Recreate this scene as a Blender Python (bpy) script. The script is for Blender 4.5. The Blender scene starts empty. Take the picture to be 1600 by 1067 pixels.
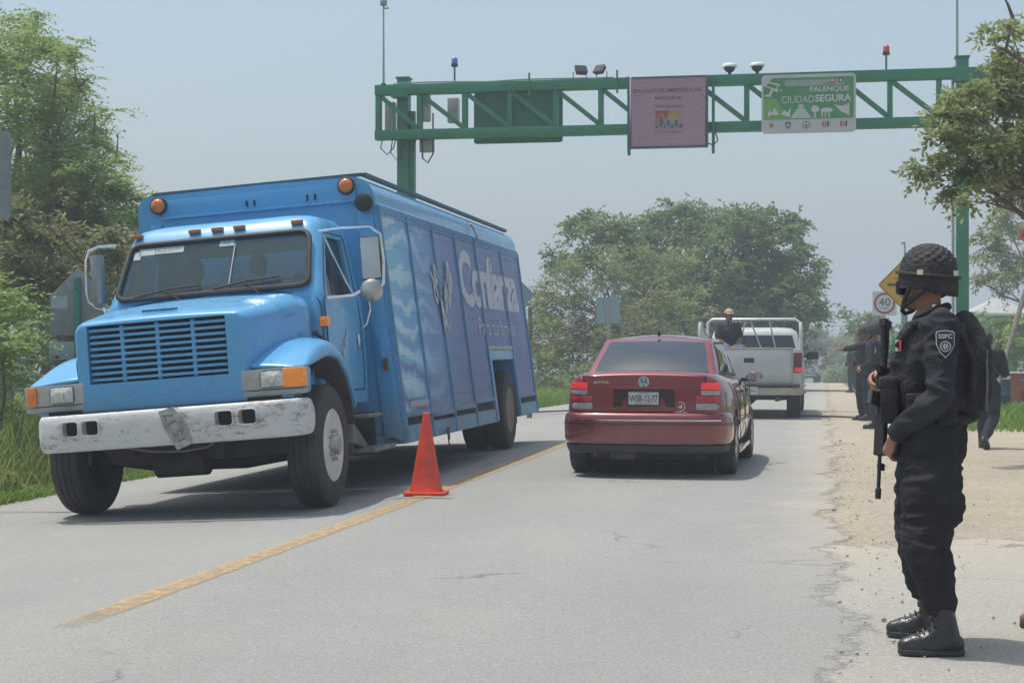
import bpy, bmesh, math, random
import numpy as np
from mathutils import Vector, Matrix, noise
R_=math.radians
SC=bpy.context.scene
COL=SC.collection
rnd=random.Random(7)
# ---------------------------------------------------------------- camera, light, exposure
CAM_H=1.31; FPX=2600.0; YAW=math.atan(490/FPX)
cd=bpy.data.cameras.new('camera'); cam=bpy.data.objects.new('camera',cd); COL.objects.link(cam)
cam.location=(0,0,CAM_H); cam.rotation_euler=(R_(90)+math.atan(11.5/FPX),0,YAW)
cd.sensor_width=36; cd.lens=FPX/1600*36; cd.clip_start=0.1; cd.clip_end=4000
SC.camera=cam
SUN=Vector((-0.30,0.05,1.0)).normalized()
wd=bpy.data.worlds.new('World'); SC.world=wd; wd.use_nodes=True
wn=wd.node_tree; wn.nodes.clear()
sky=wn.nodes.new('ShaderNodeTexSky'); sky.sky_type='NISHITA'; sky.sun_disc=False
sky.sun_elevation=math.asin(SUN.z); sky.sun_rotation=math.atan2(SUN.x,SUN.y)
sky.air_density=1.0; sky.dust_density=4.0; sky.ozone_density=1.0; sky.altitude=60
bg=wn.nodes.new('ShaderNodeBackground'); bg.inputs['Strength'].default_value=0.125
wo=wn.nodes.new('ShaderNodeOutputWorld')
tn=wn.nodes.new('ShaderNodeMix'); tn.data_type='RGBA'; tn.blend_type='MULTIPLY'; tn.inputs[0].default_value=1.0; tn.inputs[7].default_value=(1.0,1.035,0.955,1)
wn.links.new(sky.outputs[0],tn.inputs[6]); wn.links.new(tn.outputs[2],bg.inputs[0]); wn.links.new(bg.outputs[0],wo.inputs[0])
sl=bpy.data.lights.new('sun','SUN'); sl.energy=2.45; sl.angle=R_(0.6); sl.color=(1,0.96,0.9)
so=bpy.data.objects.new('sun',sl); COL.objects.link(so); so.rotation_euler=SUN.to_track_quat('Z','Y').to_euler()
vs=SC.view_settings; vs.view_transform='Standard'; vs.look='None'; vs.exposure=0.58; vs.gamma=1.0; vs.use_curve_mapping=False
SC.cycles.max_bounces=6; SC.cycles.transparent_max_bounces=12; SC.cycles.volume_bounces=0
SC.cycles.caustics_reflective=False; SC.cycles.caustics_refractive=False
# ---------------------------------------------------------------- helpers
TMP=bpy.data.scenes.new('workshop')
fwd=Vector((-math.sin(YAW),math.cos(YAW),0)); rgt=Vector((math.cos(YAW),math.sin(YAW),0))
def at(px,py,D):
    return Vector((0,0,CAM_H))+fwd*D+rgt*((px-800)/FPX*D)+Vector((0,0,(545-py)/FPX*D))
def gnd(px,py,z=0):
    return at(px,py,(CAM_H-z)*FPX/(py-545))
def aty(px,py,Y):
    d=fwd+rgt*((px-800)/FPX); D=Y/d.y
    return at(px,py,D)
MATS={}
def rgb(c): return (c[0],c[1],c[2],1)
def mat(name,col,rough=0.6,metal=0.0,var=0.12,vscale=6.0,bump=0.0,bscale=40.0,coat=0.0,col2=None,spots=None,emit=None,trans=0,spec=None,alpha=None):
    """principled with noise-varied colour; spots=(colour,scale,threshold,softness)"""
    if name in MATS: return MATS[name]
    m=bpy.data.materials.new(name); m.use_nodes=True; nt=m.node_tree; b=nt.nodes['Principled BSDF']
    L=nt.links.new
    b.inputs['Roughness'].default_value=rough; b.inputs['Metallic'].default_value=metal
    if coat: b.inputs['Coat Weight'].default_value=coat; b.inputs['Coat Roughness'].default_value=0.05
    if spec is not None: b.inputs['Specular IOR Level'].default_value=spec
    tc=nt.nodes.new('ShaderNodeTexCoord')
    n=nt.nodes.new('ShaderNodeTexNoise'); n.inputs['Scale'].default_value=vscale; n.inputs['Detail'].default_value=6; n.inputs['Roughness'].default_value=0.6
    L(tc.outputs['Object'],n.inputs['Vector'])
    c2=col2 or tuple(x*(1-var*1.6) for x in col)
    c1=tuple(min(1,x*(1+var)) for x in col) if not col2 else col
    r=nt.nodes.new('ShaderNodeValToRGB'); r.color_ramp.elements[0].position=0.3; r.color_ramp.elements[1].position=0.7
    r.color_ramp.elements[0].color=rgb(c2); r.color_ramp.elements[1].color=rgb(c1)
    L(n.outputs['Fac'],r.inputs[0]); out=r.outputs[0]
    if spots:
        sc_,s1,th,sf=spots
        n2=nt.nodes.new('ShaderNodeTexNoise'); n2.inputs['Scale'].default_value=s1; n2.inputs['Detail'].default_value=8; n2.inputs['Roughness'].default_value=0.7
        L(tc.outputs['Object'],n2.inputs['Vector'])
        r2=nt.nodes.new('ShaderNodeValToRGB'); r2.color_ramp.elements[0].position=th; r2.color_ramp.elements[1].position=th+sf
        r2.color_ramp.elements[0].color=(0,0,0,1); r2.color_ramp.elements[1].color=(1,1,1,1)
        L(n2.outputs['Fac'],r2.inputs[0])
        mx=nt.nodes.new('ShaderNodeMix'); mx.data_type='RGBA'; L(r2.outputs[0],mx.inputs[0]); L(out,mx.inputs[6]); mx.inputs[7].default_value=rgb(sc_); out=mx.outputs[2]
    L(out,b.inputs['Base Color'])
    if bump:
        n3=nt.nodes.new('ShaderNodeTexNoise'); n3.inputs['Scale'].default_value=bscale; n3.inputs['Detail'].default_value=5
        L(tc.outputs['Object'],n3.inputs['Vector'])
        bp=nt.nodes.new('ShaderNodeBump'); bp.inputs['Strength'].default_value=min(1,bump); bp.inputs['Distance'].default_value=0.02
        L(n3.outputs['Fac'],bp.inputs['Height']); L(bp.outputs[0],b.inputs['Normal'])
    if emit: b.inputs['Emission Color'].default_value=rgb(emit[0]); b.inputs['Emission Strength'].default_value=emit[1]
    if alpha is not None:
        b.inputs['Alpha'].default_value=alpha
    MATS[name]=m; return m
def leafmat(name,c1,c2,c3,scale=1.2,trans=0.45):
    if name in MATS: return MATS[name]
    c1,c2,c3=[tuple(min(.5,x*1.35) for x in c) for c in (c1,c2,c3)]
    m=bpy.data.materials.new(name); m.use_nodes=True; nt=m.node_tree; L=nt.links.new
    b=nt.nodes['Principled BSDF']; b.inputs['Roughness'].default_value=0.55; b.inputs['Specular IOR Level'].default_value=0.35
    tc=nt.nodes.new('ShaderNodeTexCoord'); n=nt.nodes.new('ShaderNodeTexNoise'); n.inputs['Scale'].default_value=scale; n.inputs['Detail'].default_value=10; n.inputs['Roughness'].default_value=0.8
    L(tc.outputs['Object'],n.inputs['Vector'])
    r=nt.nodes.new('ShaderNodeValToRGB'); e=r.color_ramp.elements; e[0].position=0.34; e[1].position=0.66; e[0].color=rgb(c1); e[1].color=rgb(c3)
    x=e.new(0.5); x.color=rgb(c2); L(n.outputs['Fac'],r.inputs[0]); L(r.outputs[0],b.inputs['Base Color'])
    t=nt.nodes.new('ShaderNodeBsdfTranslucent'); L(r.outputs[0],t.inputs[0])
    ms=nt.nodes.new('ShaderNodeMixShader'); ms.inputs[0].default_value=trans
    L(b.outputs[0],ms.inputs[1]); L(t.outputs[0],ms.inputs[2]); L(ms.outputs[0],nt.nodes['Material Output'].inputs[0])
    MATS[name]=m; return m
def glassmat(name,tint,alpha,rough=0.04):
    if name in MATS: return MATS[name]
    m=bpy.data.materials.new(name); m.use_nodes=True; nt=m.node_tree; L=nt.links.new
    b=nt.nodes['Principled BSDF']; b.inputs['Base Color'].default_value=rgb(tint); b.inputs['Roughness'].default_value=rough; b.inputs['Specular IOR Level'].default_value=0.8
    t=nt.nodes.new('ShaderNodeBsdfTransparent'); t.inputs[0].default_value=(0.85,0.93,0.92,1)
    ms=nt.nodes.new('ShaderNodeMixShader'); ms.inputs[0].default_value=alpha
    L(t.outputs[0],ms.inputs[1]); L(b.outputs[0],ms.inputs[2]); L(ms.outputs[0],nt.nodes['Material Output'].inputs[0])
    MATS[name]=m; return m
def tag(o,label=None,cat=None,group=None,kind=None):
    if label: o['label']=label
    if cat: o['category']=cat
    if group: o['group']=group
    if kind: o['kind']=kind
    return o
def thing(name,label,cat,loc=(0,0,0),rz=0,group=None):
    o=bpy.data.objects.new(name,None); COL.objects.link(o); o.location=loc; o.rotation_euler=(0,0,rz); o.empty_display_size=0.2
    return tag(o,label,cat,group)
def kids(o): return [c for c in bpy.data.objects if c.parent==o]
def copy_tree(o,parent=None,skip=()):
    c=o.copy(); COL.objects.link(c); c.parent=parent
    for ch in kids(o):
        if ch.name.split('.')[0] not in skip: copy_tree(ch,c)
    return c
def basis(z):
    z=Vector(z).normalized(); a=Vector((0,0,1)) if abs(z.z)<0.9 else Vector((1,0,0))
    x=a.cross(z).normalized(); return x,z.cross(x)
def arc(cx,cy,r,a0,a1,n):
    return [(cx+r*math.cos(R_(a0+(a1-a0)*i/n)),cy+r*math.sin(R_(a0+(a1-a0)*i/n))) for i in range(n+1)]
def rrect(w,h,r,n=4):
    p=[]
    for cx,cy,a in ((w/2-r,h/2-r,0),(-w/2+r,h/2-r,90),(-w/2+r,-h/2+r,180),(w/2-r,-h/2+r,270)): p+=arc(cx,cy,r,a,a+90,n)
    return p
class MB:
    def __init__(s): s.v=[]; s.f=[]; s.m=[]
    def add(s,vs,fs,mi=0,M=None):
        k=len(s.v)
        for p in vs:
            p=Vector(p); s.v.append(M@p if M else p)
        for f in fs: s.f.append([i+k for i in f]); s.m.append(mi)
        return s
    def box(s,x0,x1,y0,y1,z0,z1,mi=0,M=None):
        return s.add([(x0,y0,z0),(x1,y0,z0),(x1,y1,z0),(x0,y1,z0),(x0,y0,z1),(x1,y0,z1),(x1,y1,z1),(x0,y1,z1)],
          [(0,3,2,1),(4,5,6,7),(0,1,5,4),(1,2,6,5),(2,3,7,6),(3,0,4,7)],mi,M)
    def loft(s,rings,caps=True,mi=0,M=None,closed=True):
        n=len(rings[0]); vs=[p for r in rings for p in r]; fs=[]
        for i in range(len(rings)-1):
            for j in range(n if closed else n-1):
                a=i*n+j; b=i*n+(j+1)%n; fs.append((a,b,b+n,a+n))
        if caps: fs.append(tuple(range(n))[::-1]); fs.append(tuple((len(rings)-1)*n+j for j in range(n)))
        return s.add(vs,fs,mi,M)
    def tube(s,pts,r,n=8,mi=0,M=None,caps=True):
        pts=[Vector(p) for p in pts]; rings=[]; m=len(pts)
        rs=r if isinstance(r,(list,tuple)) else [r]*m
        x=None
        for i,p in enumerate(pts):
            d=(pts[min(i+1,m-1)]-pts[max(i-1,0)])
            if d.length<1e-9: d=Vector((0,0,1))
            d.normalize()
            if x is None: x,y=basis(d)
            else:
                x=(x-d*x.dot(d))
                if x.length<1e-6: x,y=basis(d)
                x.normalize(); y=d.cross(x)
            rings.append([p+(x*math.cos(2*math.pi*k/n)+y*math.sin(2*math.pi*k/n))*rs[i] for k in range(n)])
        return s.loft(rings,caps,mi,M)
    def cyl(s,p0,p1,r0,r1=None,n=16,mi=0,M=None): return s.tube([p0,p1],[r0,r0 if r1 is None else r1],n,mi,M)
    def lathe(s,c,ax,prof,n=24,mi=0,M=None,caps=True):
        c=Vector(c); z=Vector(ax).normalized(); x,y=basis(z)
        return s.loft([[c+z*a+(x*math.cos(2*math.pi*k/n)+y*math.sin(2*math.pi*k/n))*max(r,1e-4) for k in range(n)] for a,r in prof],caps,mi,M)
    def ball(s,c,r,n=12,mi=0,M=None,rot=None):
        if isinstance(r,(int,float)): r=(r,r,r)
        c=Vector(c); m=max(4,n//2); rings=[]
        for i in range(m+1):
            t=math.pi*i/m; t=min(max(t,0.02),math.pi-0.02)
            rg=[Vector((r[0]*math.sin(t)*math.cos(2*math.pi*k/n),r[1]*math.sin(t)*math.sin(2*math.pi*k/n),-r[2]*math.cos(t))) for k in range(n)]
            rings.append([c+(rot@p if rot else p) for p in rg])
        return s.loft(rings,True,mi,M)
    def rcone(s,p0,r0,p1,r1,n=12):
        s.ball(p0,r0,n); s.ball(p1,r1,n); return s.cyl(p0,p1,r0,r1,n)
    def chain(s,pts,rs,n=12):
        for i in range(len(pts)-1): s.rcone(pts[i],rs[i],pts[i+1],rs[i+1],n)
        return s
    def prism(s,poly,vec,mi=0,M=None):
        vec=Vector(vec); a=[Vector(p) for p in poly]; return s.loft([a,[p+vec for p in a]],True,mi,M)
    def grid(s,fn,nu,nv,mi=0,M=None):
        vs=[fn(i/nu,j/nv) for j in range(nv+1) for i in range(nu+1)]
        return s.add(vs,[(j*(nu+1)+i,j*(nu+1)+i+1,(j+1)*(nu+1)+i+1,(j+1)*(nu+1)+i) for j in range(nv) for i in range(nu)],mi,M)
    def plate(s,poly2,o,ex,ey,th,mi=0,M=None):
        """flat outline poly2 in the plane o,ex,ey extruded th along ex x ey"""
        o=Vector(o); ex=Vector(ex); ey=Vector(ey); n=ex.cross(ey).normalized()
        return s.prism([o+ex*p[0]+ey*p[1] for p in poly2],n*th,mi,M)
    def sweep(s,path,sec,mi=0,M=None,caps=True):
        """path: (x,y) plan points; sec: closed loop of (out,z); out is to the right of travel"""
        rings=[]; m=len(path)
        for i,p in enumerate(path):
            a=Vector(path[max(i-1,0)]); b=Vector(path[min(i+1,m-1)]); d=(b-a).normalized(); nr=Vector((d.y,-d.x))
            rings.append([(p[0]+nr.x*q[0],p[1]+nr.y*q[0],q[1]) for q in sec])
        return s.loft(rings,caps,mi,M)
    def text(s,body,o,ex,ey,w,h,th=0.004,bold=0.0,mi=0,M=None,shear=0.0,space=1.0):
        cu=bpy.data.curves.new('t','FONT'); cu.body=body; cu.size=1; cu.offset=bold; cu.shear=shear; cu.space_character=space; cu.resolution_u=3
        cu.align_x='LEFT'
        ob=bpy.data.objects.new('t',cu); TMP.collection.objects.link(ob)
        vl=TMP.view_layers[0]; vl.update(); me=bpy.data.meshes.new_from_object(ob.evaluated_get(vl.depsgraph))
        vs=[v.co.copy() for v in me.vertices]; fs=[tuple(p.vertices) for p in me.polygons]
        bpy.data.objects.remove(ob); bpy.data.curves.remove(cu); bpy.data.meshes.remove(me)
        if not vs: return s
        x0=min(v.x for v in vs); x1=max(v.x for v in vs); y0=min(v.y for v in vs); y1=max(v.y for v in vs)
        o=Vector(o); ex=Vector(ex); ey=Vector(ey); n=ex.cross(ey).normalized()
        pts=[o+ex*((v.x-x0)/(x1-x0)*w)+ey*((v.y-y0)/(y1-y0)*h)+n*th for v in vs]
        return s.add(pts,fs,mi,M)
    def build(s,name,mats,parent=None,bevel=0,smooth=35,sub=0,cuts=(),seg=2,remesh=0,smit=0,wr=None,weld=True,M=None,solid=0):
        me=bpy.data.meshes.new(name); me.from_pydata([tuple(M@v if M else v) for v in s.v],[],s.f)
        if not isinstance(mats,(list,tuple)): mats=[mats]
        for m in mats: me.materials.append(m)
        if len(mats)>1: me.polygons.foreach_set('material_index',s.m)
        bm=bmesh.new(); bm.from_mesh(me)
        if weld: bmesh.ops.remove_doubles(bm,verts=bm.verts,dist=1e-5)
        bmesh.ops.recalc_face_normals(bm,faces=bm.faces)
        if bevel:
            ed=[e for e in bm.edges if len(e.link_faces)==2 and e.calc_face_angle(0)>R_(28)]
            if ed: bmesh.ops.bevel(bm,geom=ed,offset=bevel,segments=seg,profile=0.6,affect='EDGES',clamp_overlap=True)
        bm.to_mesh(me); bm.free(); me.update()
        ob=bpy.data.objects.new(name,me)
        if sub or cuts or remesh or solid:
            TMP.collection.objects.link(ob); tmp=[]
            if sub: md=ob.modifiers.new('s','SUBSURF'); md.levels=sub; md.render_levels=sub
            if solid: md=ob.modifiers.new('so','SOLIDIFY'); md.thickness=solid; md.offset=-1
            if remesh:
                md=ob.modifiers.new('r','REMESH'); md.mode='VOXEL'; md.voxel_size=remesh
                if smit: md=ob.modifiers.new('sm','SMOOTH'); md.iterations=smit; md.factor=0.5
            for c in cuts:
                cm=bpy.data.meshes.new('c'); cm.from_pydata([tuple(M@v if M else v) for v in c.v],[],c.f)
                b2=bmesh.new(); b2.from_mesh(cm); bmesh.ops.recalc_face_normals(b2,faces=b2.faces); b2.to_mesh(cm); b2.free()
                co=bpy.data.objects.new('c',cm); TMP.collection.objects.link(co); tmp.append(co)
                md=ob.modifiers.new('b','BOOLEAN'); md.operation='DIFFERENCE'; md.object=co; md.solver='EXACT'
            vl=TMP.view_layers[0]; vl.update(); me2=bpy.data.meshes.new_from_object(ob.evaluated_get(vl.depsgraph))
            ob.modifiers.clear(); ob.data=me2; TMP.collection.objects.unlink(ob); bpy.data.meshes.remove(me)
            for c in tmp: cm=c.data; bpy.data.objects.remove(c); bpy.data.meshes.remove(cm)
            me=me2; me.name=name
        if wr:
            for sc_,amp,st in wr:
                nr=[v.normal.copy() for v in me.vertices]
                for v,nv_ in zip(me.vertices,nr):
                    c=v.co.copy(); q=Vector((c.x*sc_,c.y*sc_,c.z*sc_*st)); d=noise.noise(q)
                    d=1-2*abs(d) if st!=1 else d
                    v.co=c+nv_*(d-(0.6 if st!=1 else 0))*amp
        me.polygons.foreach_set('use_smooth',[True]*len(me.polygons))
        if smooth<180: me.set_sharp_from_angle(angle=R_(smooth))
        me.update()
        COL.objects.link(ob)
        if parent: ob.parent=parent
        return ob
def npmesh(name,V,Q,mats,parent=None,mi=None,smooth=False):
    me=bpy.data.meshes.new(name); V=np.ascontiguousarray(V,dtype=np.float32); Q=np.ascontiguousarray(Q,dtype=np.int32); n,k=Q.shape
    me.vertices.add(len(V)); me.vertices.foreach_set('co',V.ravel())
    me.loops.add(n*k); me.loops.foreach_set('vertex_index',Q.ravel())
    me.polygons.add(n); me.polygons.foreach_set('loop_start',np.arange(0,n*k,k,dtype=np.int32))
    if not isinstance(mats,(list,tuple)): mats=[mats]
    for m in mats: me.materials.append(m)
    if mi is not None: me.polygons.foreach_set('material_index',np.asarray(mi,dtype=np.int32))
    me.update(calc_edges=True); me.validate()
    if smooth: me.polygons.foreach_set('use_smooth',[True]*n)
    o=bpy.data.objects.new(name,me); COL.objects.link(o)
    if parent: o.parent=parent
    return o
# ---------------------------------------------------------------- shared materials
M_black=mat('black_plastic',(0.02,0.021,0.022),0.55,var=0.2)
M_rubber=mat('tyre_rubber',(0.028,0.028,0.028),0.85,var=0.25,bump=0.3,bscale=60,col2=(0.055,0.052,0.046))
M_lnk=None
M_chrome=mat('chrome',(0.72,0.73,0.74),0.14,1.0,var=0.05)
M_steel=mat('galvanised_steel',(0.36,0.38,0.39),0.5,0.6,var=0.15,vscale=20)
M_green=mat('green_paint',(0.022,0.2,0.098),0.45,var=0.14,vscale=1.5,spots=((0.05,0.16,0.1),3,0.6,0.2))
M_white=mat('white_paint',(0.7,0.71,0.7),0.4,var=0.04)
M_dark=mat('dark_void',(0.01,0.01,0.011),0.8)
M_skin=mat('skin',(0.34,0.17,0.105),0.55,var=0.1,vscale=12)
M_skin2=mat('skin_dark',(0.22,0.105,0.065),0.55,var=0.1,vscale=12)
M_hair=mat('black_hair',(0.012,0.01,0.009),0.6,var=0.3,vscale=60)
M_amber=mat('amber_lens',(0.75,0.2,0.03),0.2,var=0.1,vscale=30,coat=0.5)
M_amber_lit=mat('amber_lens_lit',(0.72,0.21,0.02),0.2,var=0.1,vscale=30,emit=((1,0.32,0.03),0.12),bump=.5,bscale=50,coat=.4)
# ---------------------------------------------------------------- terrain
KY=[-60,0,36,50,62,80,100,120,135,160,250,400,800,1500]
KZ=[0,0,0,-.12,-.28,-.5,-.75,-1.1,-1.5,-2.6,-5.5,-8,-8,-4]
KX=[-1500,-300,-60,-20,-11,-9.2,-8.0,-7.75,-3.5,0,3,12,40,300,1500]
KXZ=[-.9,-.9,-.9,-.8,-.62,-.45,-.22,-.19,0,0,0.0,-.1,-.3,-.5,-.5]
def gz(x,y): return float(np.interp(y,KY,KZ)+np.interp(x,KX,KXZ))
def gzn(x,y): return np.interp(y,KY,KZ)+np.interp(x,KX,KXZ)
def nodes_mat(name):
    m=bpy.data.materials.new(name); m.use_nodes=True; nt=m.node_tree; return m,nt,nt.nodes['Principled BSDF'],nt.links.new
def nz(nt,vec,scale,detail=6,rough=0.6):
    n=nt.nodes.new('ShaderNodeTexNoise'); n.inputs['Scale'].default_value=scale; n.inputs['Detail'].default_value=detail; n.inputs['Roughness'].default_value=rough
    nt.links.new(vec,n.inputs['Vector']); return n.outputs['Fac']
def ramp(nt,fac,*st):
    r=nt.nodes.new('ShaderNodeValToRGB'); e=r.color_ramp.elements
    while len(e)<len(st): e.new(0.5)
    for i,(p,c) in enumerate(st): e[i].position=p; e[i].color=rgb(c) if not isinstance(c,(int,float)) else (c,c,c,1)
    nt.links.new(fac,r.inputs[0]); return r.outputs[0]
def mixc(nt,f,a,b):
    x=nt.nodes.new('ShaderNodeMix'); x.data_type='RGBA'; L=nt.links.new
    for i,v in ((0,f),(6,a),(7,b)):
        if isinstance(v,tuple): x.inputs[i].default_value=rgb(v)
        elif isinstance(v,(int,float)): x.inputs[i].default_value=v
        else: L(v,x.inputs[i])
    return x.outputs[2]
def mth(nt,op,a,b=None,clamp=False):
    x=nt.nodes.new('ShaderNodeMath'); x.operation=op; x.use_clamp=clamp
    for i,v in ((0,a),(1,b)):
        if v is None: continue
        if isinstance(v,(int,float)): x.inputs[i].default_value=v
        else: nt.links.new(v,x.inputs[i])
    return x.outputs[0]
def bumpn(nt,h,dist,strength=1.0):
    b=nt.nodes['Principled BSDF']
    bp=nt.nodes.new('ShaderNodeBump'); bp.inputs['Distance'].default_value=dist; bp.inputs['Strength'].default_value=strength
    nt.links.new(h,bp.inputs['Height']); nt.links.new(bp.outputs[0],b.inputs['Normal'])
def coords(nt):
    tc=nt.nodes.new('ShaderNodeTexCoord'); sp=nt.nodes.new('ShaderNodeSeparateXYZ'); nt.links.new(tc.outputs['Object'],sp.inputs[0]); return tc.outputs['Object'],sp.outputs
def mapr(nt,v,a,b):
    m=nt.nodes.new('ShaderNodeMapRange'); m.inputs[1].default_value=a; m.inputs[2].default_value=b; nt.links.new(v,m.inputs[0]); return m.outputs[0]
# ground material: dirt, worn apron, grass underlay by place
Mg,nt,b,L=nodes_mat('dirt_ground'); v,xyz=coords(nt)
dirt=mixc(nt,ramp(nt,nz(nt,v,0.7,9,.75),(.35,0),(.65,1)),(0.40,0.335,0.245),(0.55,0.49,0.395))
dirt=mixc(nt,ramp(nt,nz(nt,v,14,5,.7),(0.42,0),(0.62,1)),dirt,(0.40,0.35,0.28))
peb=nt.nodes.new('ShaderNodeTexVoronoi'); peb.inputs['Scale'].default_value=28; L(v,peb.inputs['Vector'])
dirt=mixc(nt,ramp(nt,peb.outputs['Distance'],(0.0,0.55),(0.28,0)),dirt,(0.58,0.54,0.47))
wob=mth(nt,'MULTIPLY',mth(nt,'SUBTRACT',nz(nt,v,0.5,6,.65),0.5),2.2)
gx=mapr(nt,mth(nt,'ADD',xyz[0],wob),1.7,2.3); gy=mapr(nt,mth(nt,'ADD',xyz[1],wob),27.2,28.6)
g1=mth(nt,'MULTIPLY',gx,gy)
gy2=mapr(nt,xyz[1],30,46); gx2=mapr(nt,mth(nt,'ADD',xyz[0],mth(nt,'MULTIPLY',wob,.3)),0.95,1.15); g2=mth(nt,'MULTIPLY',mapr(nt,xyz[1],34,36),gx2)
g3=mapr(nt,mth(nt,'ADD',xyz[0],wob),-8.2,-8.8)
gm=mth(nt,'MAXIMUM',mth(nt,'MAXIMUM',g1,g2),g3)
grn=mixc(nt,nz(nt,v,2.5,8,.7),(0.07,0.13,0.02),(0.17,0.22,0.06))
far=mapr(nt,xyz[1],140,170)
c=mixc(nt,mth(nt,'MAXIMUM',gm,far),dirt,grn)
L(c,b.inputs['Base Color']); b.inputs['Roughness'].default_value=0.95; b.inputs['Specular IOR Level'].default_value=0.2
bumpn(nt,mth(nt,'ADD',mth(nt,'ADD',mth(nt,'MULTIPLY',nz(nt,v,3.2,5,.65),1.8),nz(nt,v,9,8,.75)),mth(nt,'MULTIPLY',peb.outputs['Distance'],-.35)),0.05)
xs=sorted(set(KX+[-14,-9.8,-9,-8.5,-7,-5,-2,-1,1,2,4,6,9,20,80,-40,-100,100])); ys=sorted(set(KY+[-20,6,12,18,24,30,43,70,90,110,128,147,200,320,600,1100]))
V=[(x,y,gz(x,y)) for y in ys for x in xs]; nx=len(xs)
gb=MB().add(V,[(j*nx+i,j*nx+i+1,(j+1)*nx+i+1,(j+1)*nx+i) for j in range(len(ys)-1) for i in range(nx-1)])
tag(gb.build('ground',Mg,smooth=180),kind='structure')
# road
def asphalt(name,base,tint):
    m,nt,b,L=nodes_mat(name); v,xyz=coords(nt)
    mp=nt.nodes.new('ShaderNodeMapping'); mp.inputs['Scale'].default_value=(1.0,0.12,1); L(v,mp.inputs[0])
    c=mixc(nt,nz(nt,mp.outputs[0],1.3,8,.65),tuple(x*.86 for x in base),tuple(x*1.1 for x in base))
    c=mixc(nt,ramp(nt,nz(nt,v,0.35,5,.6),(0.45,0),(0.7,0.6)),c,tint)
    c=mixc(nt,ramp(nt,nz(nt,v,48,5,.85),(0.36,0.5),(0.5,0)),c,tuple(x*.5 for x in base))
    c=mixc(nt,ramp(nt,nz(nt,v,90,3,.8),(0.54,0),(0.68,0.8)),c,tuple(min(1,x*1.6) for x in base))
    cr=nt.nodes.new('ShaderNodeTexVoronoi'); cr.feature='DISTANCE_TO_EDGE'; cr.inputs['Scale'].default_value=0.28
    ad=nt.nodes.new('ShaderNodeVectorMath'); ad.operation='ADD'; L(v,ad.inputs[0])
    nn=nt.nodes.new('ShaderNodeTexNoise'); nn.inputs['Scale'].default_value=1.6; nn.inputs['Detail'].default_value=6; L(v,nn.inputs['Vector']); L(nn.outputs['Color'],ad.inputs[1]); L(ad.outputs[0],cr.inputs['Vector'])
    ck=mth(nt,'MULTIPLY',ramp(nt,cr.outputs['Distance'],(0.0,1),(0.006,0)),ramp(nt,nz(nt,v,0.6,3),(0.52,0),(0.62,.7)))
    c=mixc(nt,ck,c,(0.1,0.09,0.08))
    # oil darkening along wheel tracks
    for x0 in (-2.75,-0.95,-6.5,-4.6):
        dx=mth(nt,'ABSOLUTE',mth(nt,'SUBTRACT',xyz[0],x0)); c=mixc(nt,mth(nt,'MULTIPLY',ramp(nt,dx,(0.15,.16),(0.6,0)),nz(nt,v,3,5)),c,tuple(x*.66 for x in base))
    st=mth(nt,'MULTIPLY',ramp(nt,nz(nt,v,1.7,7,.7),(0.62,0),(0.72,.5)),1.0); c=mixc(nt,st,c,tuple(x*.8 for x in tint))
    # dust and soil washed over the right edge
    wb=mth(nt,'MULTIPLY',mth(nt,'SUBTRACT',nz(nt,v,1.1,9,.75),.5),2.6); edge=mapr(nt,mth(nt,'ADD',xyz[0],wb),-.55,.45) if name=='worn_asphalt' else mapr(nt,mth(nt,'ADD',xyz[1],wb),8.6,12.2)
    soil=mixc(nt,nz(nt,v,14,6,.7),(.36,.31,.24),(.50,.45,.37)); near=mapr(nt,xyz[1],8.5,13) if name=='worn_asphalt' else 1.0
    c=mixc(nt,mth(nt,'MULTIPLY',mth(nt,'MULTIPLY',edge,near),.9),c,soil)
    if name!='worn_asphalt':
        pv_=nt.nodes.new('ShaderNodeTexVoronoi'); pv_.inputs['Scale'].default_value=34; L(v,pv_.inputs['Vector'])
        c=mixc(nt,ramp(nt,pv_.outputs['Distance'],(0.05,.7),(.35,0)),c,(.52,.50,.45)); c=mixc(nt,ramp(nt,nz(nt,v,24,6,.8),(.56,0),(.64,.55)),c,(.17,.155,.13))
    L(c,b.inputs['Base Color']); b.inputs['Roughness'].default_value=0.9; b.inputs['Specular IOR Level'].default_value=0.25
    bumpn(nt,mth(nt,'ADD',nz(nt,v,70,4,.8),mth(nt,'MULTIPLY',nz(nt,v,2,4),1.2)),0.008)
    if name=='worn_asphalt':
        lxx=mth(nt,'SUBTRACT',xyz[0],mth(nt,'MULTIPLY',mapr(nt,xyz[1],20,36),.7))
        a=mth(nt,'MINIMUM',mapr(nt,mth(nt,'ADD',xyz[0],mth(nt,'MULTIPLY',mth(nt,'SUBTRACT',nz(nt,v,.7,3),.5),.9)),.42,-.3),mapr(nt,lxx,-7.95,-7.55))
    else: a=mapr(nt,mth(nt,'ADD',xyz[1],mth(nt,'MULTIPLY',mth(nt,'SUBTRACT',nz(nt,v,.8,5),.5),5.0)),13.0,10.2)
    al=ramp(nt,mth(nt,'ADD',a,mth(nt,'MULTIPLY',mth(nt,'SUBTRACT',nz(nt,v,7,10,.85),.5),1.15)),(.44,0),(.53,1))
    L(al,b.inputs['Alpha'])
    return m
M_road=asphalt('worn_asphalt',(0.295,0.295,0.283),(0.34,0.33,0.30))
M_apron=asphalt('broken_asphalt',(0.33,0.325,0.30),(0.43,0.39,0.32))
ry=[-20]+[ -2+0.25*i for i in range(0,152)]+[36,37,38,40,42,44,46,48,50,53,56,59,62,66,70,75,80,85,90,95,100,105,110,115,120,127,135,147,160,200,250]
rn=random.Random(3); V=[];F=[]
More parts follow.
